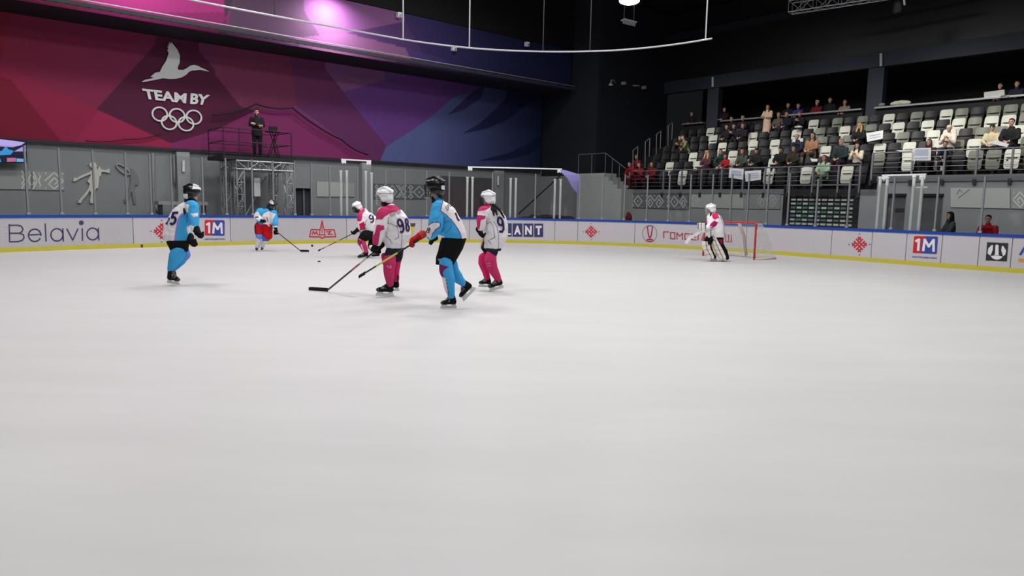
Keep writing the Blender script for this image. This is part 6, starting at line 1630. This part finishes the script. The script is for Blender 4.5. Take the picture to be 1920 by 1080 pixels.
f.cloth(b, 'sock', PK, [('l', [(262, 716), (284, 728)], (236, 150, 184), 2.5), ('l', [(290, 712), (292, 730)], (236, 150, 184), 2.5)], wr=0.006)
b = Blob(); f.limb(b, [(330, 645, .12, 46), (320, 700, .15, 44), (318, 760, .16, 38), (328, 815, .16, 26)]); f.limb(b, [(245, 640, .1, 26), (262, 690, .12, 36), (300, 720, .14, 34)])
f.cloth(b, 'sock', (204, 44, 104), [], wr=0.006)
f.skate(f.P(282, 864, -.04), f.P(308, 912, -.02), f.P(180, 908, -.1))
f.skate(f.P(332, 832, .16), f.P(350, 880, .18), f.P(250, 876, .12))
f.glove(f.P(184, 548, -.2), f.P(172, 580, -.22), 1, BK, (120, 30, 60), (0.3, 0, -1), 1.0)
f.glove(f.P(222, 556, .12), f.P(196, 590, .02), 1, BK, BK, (0.3, 0, -1), 0.95)
b = Blob(); f.limb(b, [(236, 236, 0, 16), (252, 252, -.02, 26), (270, 258, 0, 34)]); b.bake('neck_guard', 0.011, 2, f.t, mat('neck_black', (22, 22, 26), 0.8))
b = Blob(); b.ell(f.P(345, 805, .1), Vector((0.01, 0, 0)), Vector((0, 0.02, 0)), EZ*0.07); b.bake('skate_tongue', 0.009, 1, f.t, mat('neck_black', (22, 22, 26), 0.8))
top = f.P(190, 590, -.15); he = ground(615, 547.5); he.z = 0.04; te = ground(578, 546); te.z = 0.045
stick('hockey_stick', 'long black hockey stick with big black blade flat on the ice before the group', top, he, te, seg=[(0, 0.5, (32, 32, 34)), (0.5, 0.66, (150, 60, 90)), (0.66, 0.8, (190, 190, 190)), (0.8, 1, (30, 30, 32))], bh=0.07)

# ---------------- pink and white player with braids
f = Fig(660, 320, 4, (1075, 905), 'hockey player in white and pink shirt with long dark braids under a white helmet')
f.head(f.P(1020, 212, 0), (-0.96, 0.10, -0.05), (232, 232, 234), cage='k', sc=1.0)
secs = [(1030, 262, 0, 44, 0.10), (1048, 292, 0, 72, 0.14), (1068, 350, 0, 88, 0.17), (1076, 420, 0, 92, 0.18), (1080, 490, 0, 86, 0.18), (1068, 550, 0, 76, 0.17), (1062, 582, 0, 70, 0.155)]
f.body([[(1030, 275, 0, 28), (1022, 240, 0, 24), (1020, 220, 0, 22)], [(985, 310, -.14, 28), (970, 400, -.18, 24), (962, 460, -.16, 16)], [(1070, 310, .18, 28), (1010, 430, .24, 24), (970, 570, .1, 16)],
        [(1075, 590, -.06, 44), (1050, 700, -.06, 30), (1098, 810, -.02, 18)], [(1040, 590, .1, 40), (985, 700, .14, 26), (1015, 805, .12, 17)]], secs)
b = Blob(); f.tors(b, secs); f.limb(b, [(1022, 262, 0, 28), (1032, 282, 0, 48)])
f.limb(b, [(990, 312, -.13, 46), (974, 375, -.18, 38), (968, 430, -.17, 30)]); f.limb(b, [(1080, 320, .16, 44), (1030, 420, .24, 34), (990, 500, .2, 26)])
o = f.cloth(b, 'jersey', WJ, [
    ('p', [(930, 300), (950, 262), (1000, 245), (1052, 260), (1020, 288), (990, 300), (950, 304)], PK), ('l', [(945, 308), (992, 304), (1024, 290), (1048, 266)], (240, 210, 224), 2.6),
    ('p', [(930, 330), (1002, 338), (1002, 362), (966, 372), (956, 440), (930, 440)], PK),
    ('l', [(1012, 350), (1008, 400), (1040, 385), (1060, 420), (1072, 500), (1030, 520)], (60, 50, 66), 1.8), ('l', [(1062, 380), (1088, 420), (1100, 500), (1098, 590)], (120, 60, 90), 2), ('l', [(1018, 520), (1045, 552)], (50, 46, 60), 2)], wr=0.013)
f.decal(o, 'back_number', digit('9', [(1084, 342), (1136, 346), (1150, 466), (1098, 466)], 16), mat('print_plum', (52, 26, 78), 0.7))
b = Blob(); f.tors(b, [(1062, 560, 0, 60, 0.15), (1058, 600, 0, 62, 0.15)]); f.limb(b, [(1056, 604, -.07, 42), (1046, 632, -.08, 38)]); f.limb(b, [(1050, 600, .08, 40), (1022, 630, .1, 34)])
f.cloth(b, 'shorts', NVB, [], wr=0.005)
b = Blob(); f.limb(b, [(1042, 634, -.08, 42), (1036, 672, -.08, 48), (1052, 730, -.06, 40), (1080, 780, -.04, 32), (1096, 818, -.02, 26)]); f.cloth(b, 'sock', PK, [('l', [(1010, 700), (1040, 694)], (236, 130, 170), 2), ('l', [(1016, 716), (1044, 712)], (236, 130, 170), 2)], wr=0.006)
b = Blob(); f.limb(b, [(1015, 632, .1, 34), (978, 650, .12, 30), (978, 690, .13, 32), (998, 740, .13, 30), (1014, 800, .12, 24)]); f.cloth(b, 'sock', (204, 44, 104), [], wr=0.006)
f.skate(f.P(1100, 822, -.02), f.P(1128, 854, .02), f.P(1024, 884, -.10))
f.skate(f.P(1018, 806, .12), f.P(1040, 852, .14), f.P(950, 850, .06))
f.glove(f.P(950, 440, -.16), f.P(966, 470, -.2), 1, BK, BK, (0.2, 0.2, -1), 1.0); f.glove(f.P(1000, 540, .14), f.P(984, 580, .05), 1, BK, BK, (0.2, 0.2, -1), 0.85)
for l in ([(1040, 252, .0, 12), (1072, 262, -.10, 12), (1104, 290, -.17, 11), (1128, 330, -.19, 9), (1142, 356, -.19, 6)], [(1036, 256, -.03, 12), (1052, 285, -.13, 11), (1062, 318, -.17, 8), (1064, 336, -.18, 5)], [(1044, 258, -.03, 11), (1074, 290, -.15, 10), (1088, 328, -.19, 7)]):
    b = Blob(); f.limb(b, l); b.bake('braid', 0.010, 1, f.t, mat('hair_black', (26, 22, 22), 0.8), post=wrinkle(0.008, 30))

# ---------------- crouching pink player
f = Fig(560, 320, 6, (870, 980), 'crouching hockey player in white and pink shirt, knee bent, reaching with a stick')
f.head(f.P(660, 410, 0), (-0.80, -0.45, -0.35), (232, 232, 234), cage='k', sc=1.0, up=(-0.25, 0, 1))
secs = [(706, 450, 0, 34, 0.12), (742, 470, 0, 72, 0.17), (785, 530, .0, 98, 0.20), (810, 600, 0, 96, 0.20), (822, 660, 0, 84, 0.18), (826, 700, 0, 62, 0.15)]
f.body([[(720, 465, 0, 34), (690, 440, 0, 32), (665, 420, 0, 30)], [(700, 520, -.15, 36), (706, 600, -.2, 30), (650, 680, -.2, 20)], [(800, 520, .15, 36), (760, 640, .2, 30), (690, 690, .05, 20)],
        [(820, 700, -.08, 60), (720, 770, -.2, 44), (752, 915, -.12, 26)], [(850, 720, .1, 60), (820, 850, .1, 40), (865, 900, .15, 26)]], secs)
b = Blob(); f.tors(b, secs); f.limb(b, [(700, 455, 0, 34), (730, 475, 0, 56)])
f.limb(b, [(712, 520, -.16, 56), (712, 590, -.2, 48), (700, 640, -.2, 40)]); f.limb(b, [(800, 520, .15, 50), (770, 640, .2, 40), (720, 680, .1, 32)])
o = f.cloth(b, 'jersey', WJ, [('p', [(640, 560), (650, 480), (690, 430), (740, 425), (752, 450), (720, 490), (712, 560), (690, 575)], PK), ('p', [(680, 600), (735, 570), (745, 600), (745, 660), (690, 670)], (190, 34, 80)),
    ('l', [(752, 450), (722, 490), (714, 560), (692, 576)], (240, 210, 224), 4), ('l', [(760, 560), (740, 640)], (60, 50, 66), 3)], wr=0.014)
f.decal(o, 'back_number', digit('9', [(786, 498), (842, 488), (856, 580), (800, 590)], 16), mat('print_plum', (52, 26, 78), 0.7))
b = Blob(); f.tors(b, [(826, 680, 0, 62, 0.17), (815, 725, 0, 78, 0.18)]); f.limb(b, [(800, 715, -.08, 56), (740, 740, -.15, 58), (712, 765, -.2, 44)]); f.limb(b, [(850, 720, .1, 60), (835, 800, .1, 52)])
f.cloth(b, 'shorts', BK, [], wr=0.006)
b = Blob(); f.limb(b, [(706, 770, -.2, 42), (704, 806, -.2, 44), (730, 850, -.17, 38), (752, 905, -.13, 30)]); f.cloth(b, 'sock', PK, [('l', [(690, 770), (705, 840), (732, 910)], WJ, 7), ('p', [(680, 770), (720, 800), (700, 836), (668, 800)], (120, 40, 70))], wr=0.006)
b = Blob(); f.limb(b, [(830, 800, .1, 44), (815, 850, .1, 40), (858, 900, .15, 30)]); f.cloth(b, 'sock', (60, 32, 44), [], wr=0.006)
f.skate(f.P(765, 925, -.12), f.P(782, 962, -.1), f.P(664, 984, -.22))
f.skate(f.P(868, 905, .16), f.P(912, 960, .16), f.P(820, 968, .1))
f.glove(f.P(672, 658, -.2), f.P(632, 692, -.24), 1, BK, BK, (0.8, 0, 0.4), 1.15); f.glove(f.P(812, 860, -.05), f.P(852, 880, -.1), 1, BK, (230, 230, 230), (0.8, 0, 0.4), 1.1)
b = Blob(); f.limb(b, [(650, 455, -.05, 18), (682, 452, -.02, 30)]); b.bake('neck_guard', 0.011, 2, f.t, mat('neck_black', (22, 22, 26), 0.8))
he = f.P(246, 888, -.4)
stick('hockey_stick', 'black and white banded hockey stick stretched out low by the crouching player', f.P(690, 668, -.2), he, he+(he-f.P(620, 705, -.24)).normalized()*0.08, seg=[(0, .12, (30, 30, 32)), (.12, .2, (150, 150, 152)), (.2, .4, (30, 30, 32)), (.4, .48, (150, 150, 152)), (.48, 1, (30, 30, 32))], bh=0.05)

# ---------------- far player in red pants
f = Fig(260, 330, 4.909, (1110, 690), 'hockey player in sky blue shirt and red pants by the far boards')
f.head(f.P(1234, 272, -.05), (0.62, -0.72, -0.3), (26, 26, 28), cage=False, sc=1.05, patch=lambda x, y, z: z > 0.08 and x > 0.03)
secs = [(1204, 300, 0, 38, 0.11), (1186, 325, 0, 70, 0.16), (1180, 370, 0, 82, 0.19), (1172, 410, 0, 82, 0.19), (1160, 445, 0, 76, 0.18)]
f.body([[(1205, 320, 0, 26), (1222, 300, -.03, 24), (1230, 285, -.04, 24)], [(1120, 335, -.05, 28), (1090, 395, -.1, 22), (1140, 418, -.25, 15)], [(1240, 345, -.05, 26), (1252, 420, -.12, 22), (1256, 480, -.2, 15)],
        [(1125, 470, 0, 44), (1112, 560, -.05, 28), (1090, 660, 0, 15)], [(1190, 480, 0, 44), (1165, 580, -.05, 28), (1140, 665, .05, 15)]], secs)
b = Blob(); f.tors(b, secs); f.limb(b, [(1212, 305, -.02, 26), (1200, 325, 0, 40)])
f.limb(b, [(1122, 335, -.05, 44), (1096, 375, -.1, 36), (1112, 402, -.18, 28)]); f.limb(b, [(1238, 345, -.05, 38), (1250, 400, -.1, 32), (1256, 440, -.16, 28)])
f.cloth(b, 'jersey', SKY, [('p', [(1150, 345), (1195, 325), (1262, 352), (1235, 395), (1225, 450), (1150, 440), (1120, 400)], WJ), ('p', [(1055, 345), (1100, 325), (1110, 345), (1140, 395), (1120, 420), (1060, 400)], WJ), ('l', [(1180, 380), (1190, 420)], (150, 60, 110), 4), ('p', [(1070, 375), (1100, 370), (1105, 382), (1075, 388)], (60, 60, 90))], wr=0.012)
b = Blob(); f.tors(b, [(1156, 430, 0, 70, 0.17), (1150, 470, 0, 80, 0.18)]); f.limb(b, [(1115, 465, -.02, 48), (1112, 520, -.05, 42)]); f.limb(b, [(1185, 475, -.02, 46), (1190, 550, -.05, 42)])
f.cloth(b, 'shorts', (188, 26, 36), [('p', [(1060, 440), (1080, 450), (1082, 530), (1060, 530)], (90, 22, 40))], wr=0.007)
b = Blob(); f.limb(b, [(1112, 520, -.06, 34), (1112, 560, -.07, 34), (1100, 600, -.04, 25), (1092, 655, 0, 19)]); f.cloth(b, 'sock', WJ, [('p', [(1070, 500), (1160, 500), (1160, 575), (1110, 585), (1070, 560)], (96, 150, 214))], wr=0.005)
b = Blob(); f.limb(b, [(1180, 560, -.05, 34), (1165, 585, -.05, 33), (1150, 612, 0, 22), (1138, 655, .05, 17)]); f.cloth(b, 'sock', WJ, [('p', [(1130, 550), (1210, 550), (1200, 600), (1140, 600)], (70, 100, 190))], wr=0.005)
f.skate(f.P(1090, 655, .02), f.P(1092, 680, .1), f.P(1078, 684, -.14)); f.skate(f.P(1138, 655, .07), f.P(1138, 678, .14), f.P(1130, 684, -.1))
f.glove(f.P(1128, 412, -.2), f.P(1145, 418, -.28), 1, BK, BK, (0.8, 0, -0.55), 0.95); f.glove(f.P(1258, 460, -.17), f.P(1264, 510, -.22), -1, BK, (220, 220, 220), (0.8, 0, -0.5), 1.15)
b = Blob(); f.limb(b, [(1196, 268, 0, 14), (1200, 300, -.02, 24), (1222, 312, -.06, 26)]); b.bake('neck_guard', 0.011, 2, f.t, mat('neck_black', (22, 22, 26), 0.8))
he = ground(563.5, 472.6); he.z = 0.04; te = ground(580, 473.2); te.z = 0.045
stick('hockey_stick', 'white topped hockey stick with black blade reaching from the player in red pants', f.P(1126, 398, -.3), he, te, seg=[(0, .58, (40, 38, 40)), (.58, .7, (214, 214, 214)), (.7, .78, (40, 40, 42)), (.78, .94, (220, 220, 220)), (.94, 1, (30, 30, 30))], bh=0.07)

# ---------------- sky-blue player at the side
f = Fig(260, 330, 4.909, (320, 1012), 'hockey player with dark ponytail, blue and white shirt, black shorts, skating alone')
f.head(f.P(494, 158, 0), (0.93, 0.2, -0.05), (26, 26, 28), cage=False, sc=1.10, patch=lambda x, y, z: (y < -0.05 and z < -0.02 and x > 0) or (y > 0.02 and z > 0.07 and x > 0))
secs = [(462, 240, 0, 46, 0.11), (446, 275, 0, 80, 0.15), (412, 330, 0, 104, 0.18), (380, 400, 0, 112, 0.19), (354, 470, 0, 116, 0.19), (342, 540, 0, 118, 0.185), (345, 595, 0, 112, 0.17)]
f.body([[(465, 250, 0, 28), (480, 210, 0, 26), (490, 175, 0, 26)], [(500, 290, -.12, 34), (515, 400, -.16, 28), (530, 480, -.2, 18)], [(450, 300, .15, 34), (480, 430, .2, 28), (490, 560, .1, 18)],
        [(375, 620, -.03, 60), (360, 740, -.03, 44), (300, 880, 0, 22)], [(400, 620, .1, 58), (440, 730, .12, 40), (320, 860, .2, 22)]], secs)
b = Blob(); f.tors(b, secs); f.limb(b, [(470, 232, 0, 34), (462, 262, 0, 56)])
f.limb(b, [(490, 285, -.10, 60), (508, 370, -.15, 46), (512, 450, -.18, 40), (516, 480, -.2, 36)]); f.limb(b, [(440, 320, .12, 56), (462, 430, .2, 44), (478, 520, .15, 36)])
o = f.cloth(b, 'jersey', WJ, [('p', [(420, 210), (580, 215), (580, 520), (475, 500), (470, 620), (325, 620), (338, 520), (360, 400), (395, 350), (425, 345), (428, 280)], SKY),
    ('l', [(332, 610), (345, 500), (366, 390), (398, 350)], (150, 120, 200), 7), ('p', [(476, 346), (548, 342), (540, 372), (505, 378)], WJ), ('p', [(425, 255), (462, 262), (455, 330), (430, 340)], WJ), ('l', [(445, 350), (440, 430)], (60, 110, 170), 4),
    ('p', [(440, 470), (480, 450), (520, 470), (510, 540), (470, 560), (450, 520)], WJ)], wr=0.014)
f.decal(o, 'back_number', digit('5', [(304, 335), (368, 330), (338, 450), (278, 450)], 22)+digit('2', [(262, 385), (292, 380), (268, 446), (244, 444)], 10), mat('print_navy2', (36, 32, 86), 0.7))
b = Blob(); f.tors(b, [(356, 590, 0, 102, 0.175), (366, 640, 0, 90, 0.17), (376, 695, 0, 76, 0.155)])
o = f.cloth(b, 'shorts', BK, [], wr=0.006)
f.decal(o, 'shorts_print', [('ЮНИОР', [(366, 680), (408, 682), (408, 690), (366, 690)], 0.03)], mat('print_pale', (190, 190, 190)))
b = Blob(); f.limb(b, [(368, 690, -.05, 66), (348, 740, -.05, 66), (318, 800, -.03, 46), (296, 858, 0, 30)]); f.cloth(b, 'sock', SKY, [], wr=0.006)
b = Blob(); f.limb(b, [(410, 690, .1, 54), (432, 724, .1, 44), (390, 780, .14, 40), (330, 850, .2, 26)]); f.cloth(b, 'sock', (74, 158, 216), [('l', [(470, 700), (455, 770)], (120, 120, 210), 10)], wr=0.006)
f.skate(f.P(294, 880, 0), f.P(270, 955, .02), f.P(378, 972, -.06)); f.skate(f.P(322, 880, .2), f.P(292, 930, .25), f.P(365, 950, .2))
f.glove(f.P(524, 484, -.2), f.P(542, 520, -.24), 1, BK, BK, (0.3, 0, -1), 1.25); f.glove(f.P(470, 560, .05), f.P(482, 600, -.05), 1, BK, BK, (0.3, 0, -1), 1.3)
b = Blob(); f.limb(b, [(446, 190, 0, 20), (440, 240, -.06, 22), (424, 300, -.12, 17), (422, 350, -.18, 9)]); b.bake('ponytail', 0.011, 2, f.t, mat('hair_black', (26, 22, 22), 0.8))
b = Blob(); f.limb(b, [(490, 205, 0, 34), (480, 228, 0, 44)]); b.bake('neck_guard', 0.011, 2, f.t, mat('neck_black', (22, 22, 26), 0.8))

# ---------------- goalkeeper
f = Fig(1200, 370, 5.333, (770, 640), 'goalkeeper in white and pink shirt with big white leg pads before the red goal')
f.head(f.P(708, 120, 0), (-0.93, 0.05, -0.15), (232, 230, 232), cage='w', sc=1.10)
secs = [(728, 160, 0, 40, 0.11), (736, 190, 0, 70, 0.17), (750, 240, 0, 78, 0.21), (760, 300, 0, 86, 0.22), (768, 350, 0, 84, 0.22), (772, 400, 0, 76, 0.2)]
f.body([[(725, 175, 0, 26), (714, 145, 0, 24), (710, 130, 0, 24)], [(705, 215, -.12, 28), (700, 290, -.2, 22), (640, 310, -.3, 14)], [(770, 215, .2, 28), (740, 320, .25, 22), (690, 350, .1, 14)],
        [(730, 430, -.05, 34), (672, 520, -.12, 26), (725, 600, -.1, 16)], [(800, 430, .1, 44), (820, 520, .1, 28), (870, 615, .1, 16)]], secs)
b = Blob(); f.tors(b, secs); f.limb(b, [(722, 165, 0, 28), (730, 185, 0, 46)])
f.limb(b, [(712, 210, -.12, 42), (712, 280, -.2, 38), (672, 315, -.25, 28)]); f.limb(b, [(780, 215, .18, 40), (750, 330, .25, 34), (700, 355, .1, 28)])
f.cloth(b, 'jersey', (230, 228, 232), [('p', [(716, 165), (775, 155), (792, 205), (750, 222), (724, 205)], (220, 48, 104)), ('p', [(690, 300), (706, 262), (740, 236), (782, 250), (762, 284), (716, 312)], (178, 32, 106)), ('p', [(700, 155), (722, 150), (712, 190), (694, 190)], (50, 40, 46)), ('l', [(800, 180), (838, 290), (848, 400)], (170, 120, 190), 3)], wr=0.014)
b = Blob(); f.tors(b, [(760, 395, 0, 76, 0.19), (745, 430, 0, 90, 0.19)]); f.limb(b, [(690, 425, -.1, 44), (672, 470, -.12, 34)]); f.limb(b, [(780, 430, .05, 56), (800, 480, .08, 38), (848, 540, .1, 26), (872, 600, .12, 20)])
f.cloth(b, 'pants', BK, [('p', [(780, 430), (826, 420), (822, 470), (800, 470)], (190, 40, 90))], wr=0.006)
def pad(pts, dy, side):
    """leg pad: a bent slab with rolled edges; pts = list of (X, Y, half width)"""
    b = Blob(); secs = []
    for X, Y, w in pts: secs.append((f.P(X, Y, dy), Vector((w*f.k, 0, 0)), Vector((0, 0.075, 0))))
    b.loft(secs)
    for X, Y, w in pts[:1]: pass
    o = b.bake('leg_pad', 0.011, 3, f.t, CLOTH)
    prof = [(X, Y, w) for X, Y, w in pts]
    def fn(p):
        x, y = f.uv(p)
        for (X0, Y0, w0), (X1, Y1, w1) in zip(prof, prof[1:]):
            if Y0 <= y <= Y1:
                t_ = (y-Y0)/(Y1-Y0); cx = X0+(X1-X0)*t_; w = w0+(w1-w0)*t_; r = (x-cx)/w
                if r > 0.62: return (26, 26, 28)
                if -0.18 < r < -0.02: return (90, 84, 86)
                if abs(math.fmod(y, 46)-20) < 2.2 and -0.9 < r < 0.5: return (150, 142, 140)
        return (226, 218, 210)
    paint_mesh(o, fn)
pad([(662, 440, 38), (668, 480, 48), (676, 520, 50), (696, 560, 48), (714, 595, 42), (716, 615, 38)], -.15, 1)
pad([(744, 400, 26), (756, 440, 40), (778, 490, 50), (806, 545, 52), (826, 590, 50), (836, 628, 40)], -.12, 0)
f.skate(f.P(735, 600, -.05), f.P(762, 608, 0), f.P(700, 612, -.15)); f.skate(f.P(868, 612, .1), f.P(890, 622, .12), f.P(812, 634, -.02))
b = Blob(); b.loft([(f.P(614, 245, -.38), Vector((28*f.k, 0, 0)), Vector((0, 0.05, 0))), (f.P(614, 262, -.38), Vector((42*f.k, 0, 0)), Vector((0, 0.06, 0))), (f.P(622, 312, -.36), Vector((42*f.k, 0, 0)), Vector((0, 0.06, 0))), (f.P(628, 334, -.34), Vector((30*f.k, 0, 0)), Vector((0, 0.05, 0)))])
o = b.bake('blocker', 0.010, 2, f.t, CLOTH)
paint_mesh(o, lambda p: (30, 30, 32) if (lambda q: abs(abs(q[0]-618)-36) < 4 or abs(q[1]-250) < 5 or (abs(q[0]-612) < 3 and q[1] > 262))(f.uv(p)) else (230, 226, 224))
f.glove(f.P(650, 318, -.3), f.P(634, 332, -.36), 1, (222, 218, 216), (40, 40, 44), (-0.6, 0, -0.6), 1.0)
b = Blob(); b.ell(f.P(702, 352, -.18), Vector((0.14, 0, 0)), Vector((0, 0.08, 0)), EZ*0.12); f.limb(b, [(690, 340, -.2, 22), (668, 368, -.24, 16)]); f.limb(b, [(700, 360, -.2, 20), (690, 392, -.24, 14)])
o = b.bake('catch_glove', 0.010, 2, f.t, CLOTH, post=wrinkle(0.008, 14)); paint_mesh(o, lambda p: (40, 40, 44) if abs(f.uv(p)[0]-708) < 4 else (226, 222, 222))
A, B_, C_ = f.P(650, 326, -.38), f.P(505, 400, -.5), f.P(462, 452, -.55)
t = empty('goalie_stick', C_); tag(t, 'white goalkeeper stick with wide paddle held out in front of the boards', 'hockey stick')
d = (B_-A).normalized(); n = d.cross(Vector((0, 1, 0))).normalized(); GW = mat('goalie_stick_white', (218, 216, 216), 0.5)
mb = MB(); mb.bar(A+(A-B_).normalized()*0.25, A.lerp(B_, .35), 0.03, 0.022, GW); mb.build('shaft', t)
mb = MB(); mb.poly([A.lerp(B_, .3)+n*0.02, A.lerp(B_, .4)+n*0.045, B_+n*0.045, B_-n*0.045, A.lerp(B_, .4)-n*0.045, A.lerp(B_, .3)-n*0.02], Vector((0, 0.02, 0)), GW); mb.build('paddle', t)
mb = MB(); e = (C_-B_).normalized(); m_ = e.cross(Vector((0, 1, 0))).normalized(); mb.poly([B_+m_*0.045, C_+m_*0.05, C_+e*0.05, C_-m_*0.05, B_-m_*0.045], Vector((0, 0.02, 0)), GW); mb.build('blade', t)
# ---------------- pucks
for px, py, lab in ((598.5, 491, 'black puck on the ice nearest the big black stick blade'), (585.5, 461, 'black puck bouncing above the ice between the two far stick tips')):
    g = ground(px, py) if py > 480 else at(px, py, ground(590, 473).y)
    t = empty('puck', g); tag(t, lab, 'puck'); mb = MB(); r = 0.038; a = Vector((r, 0, 0)); c = Vector((0, r, 0))
    if py < 480: c = Vector((0, r*0.6, r*0.8)); up_ = a.cross(c).normalized()
    else: up_ = EZ
    mb.loft([(g+up_*0.0, a*0.94, c*0.94), (g+up_*0.003, a, c), (g+up_*0.022, a, c), (g+up_*0.025, a*0.94, c*0.94)], mat('puck_rubber', (24, 24, 26), 0.7), 24); mb.build('disc', t)
for c, (t_, u_) in list(PR.items()) if False else []: pass
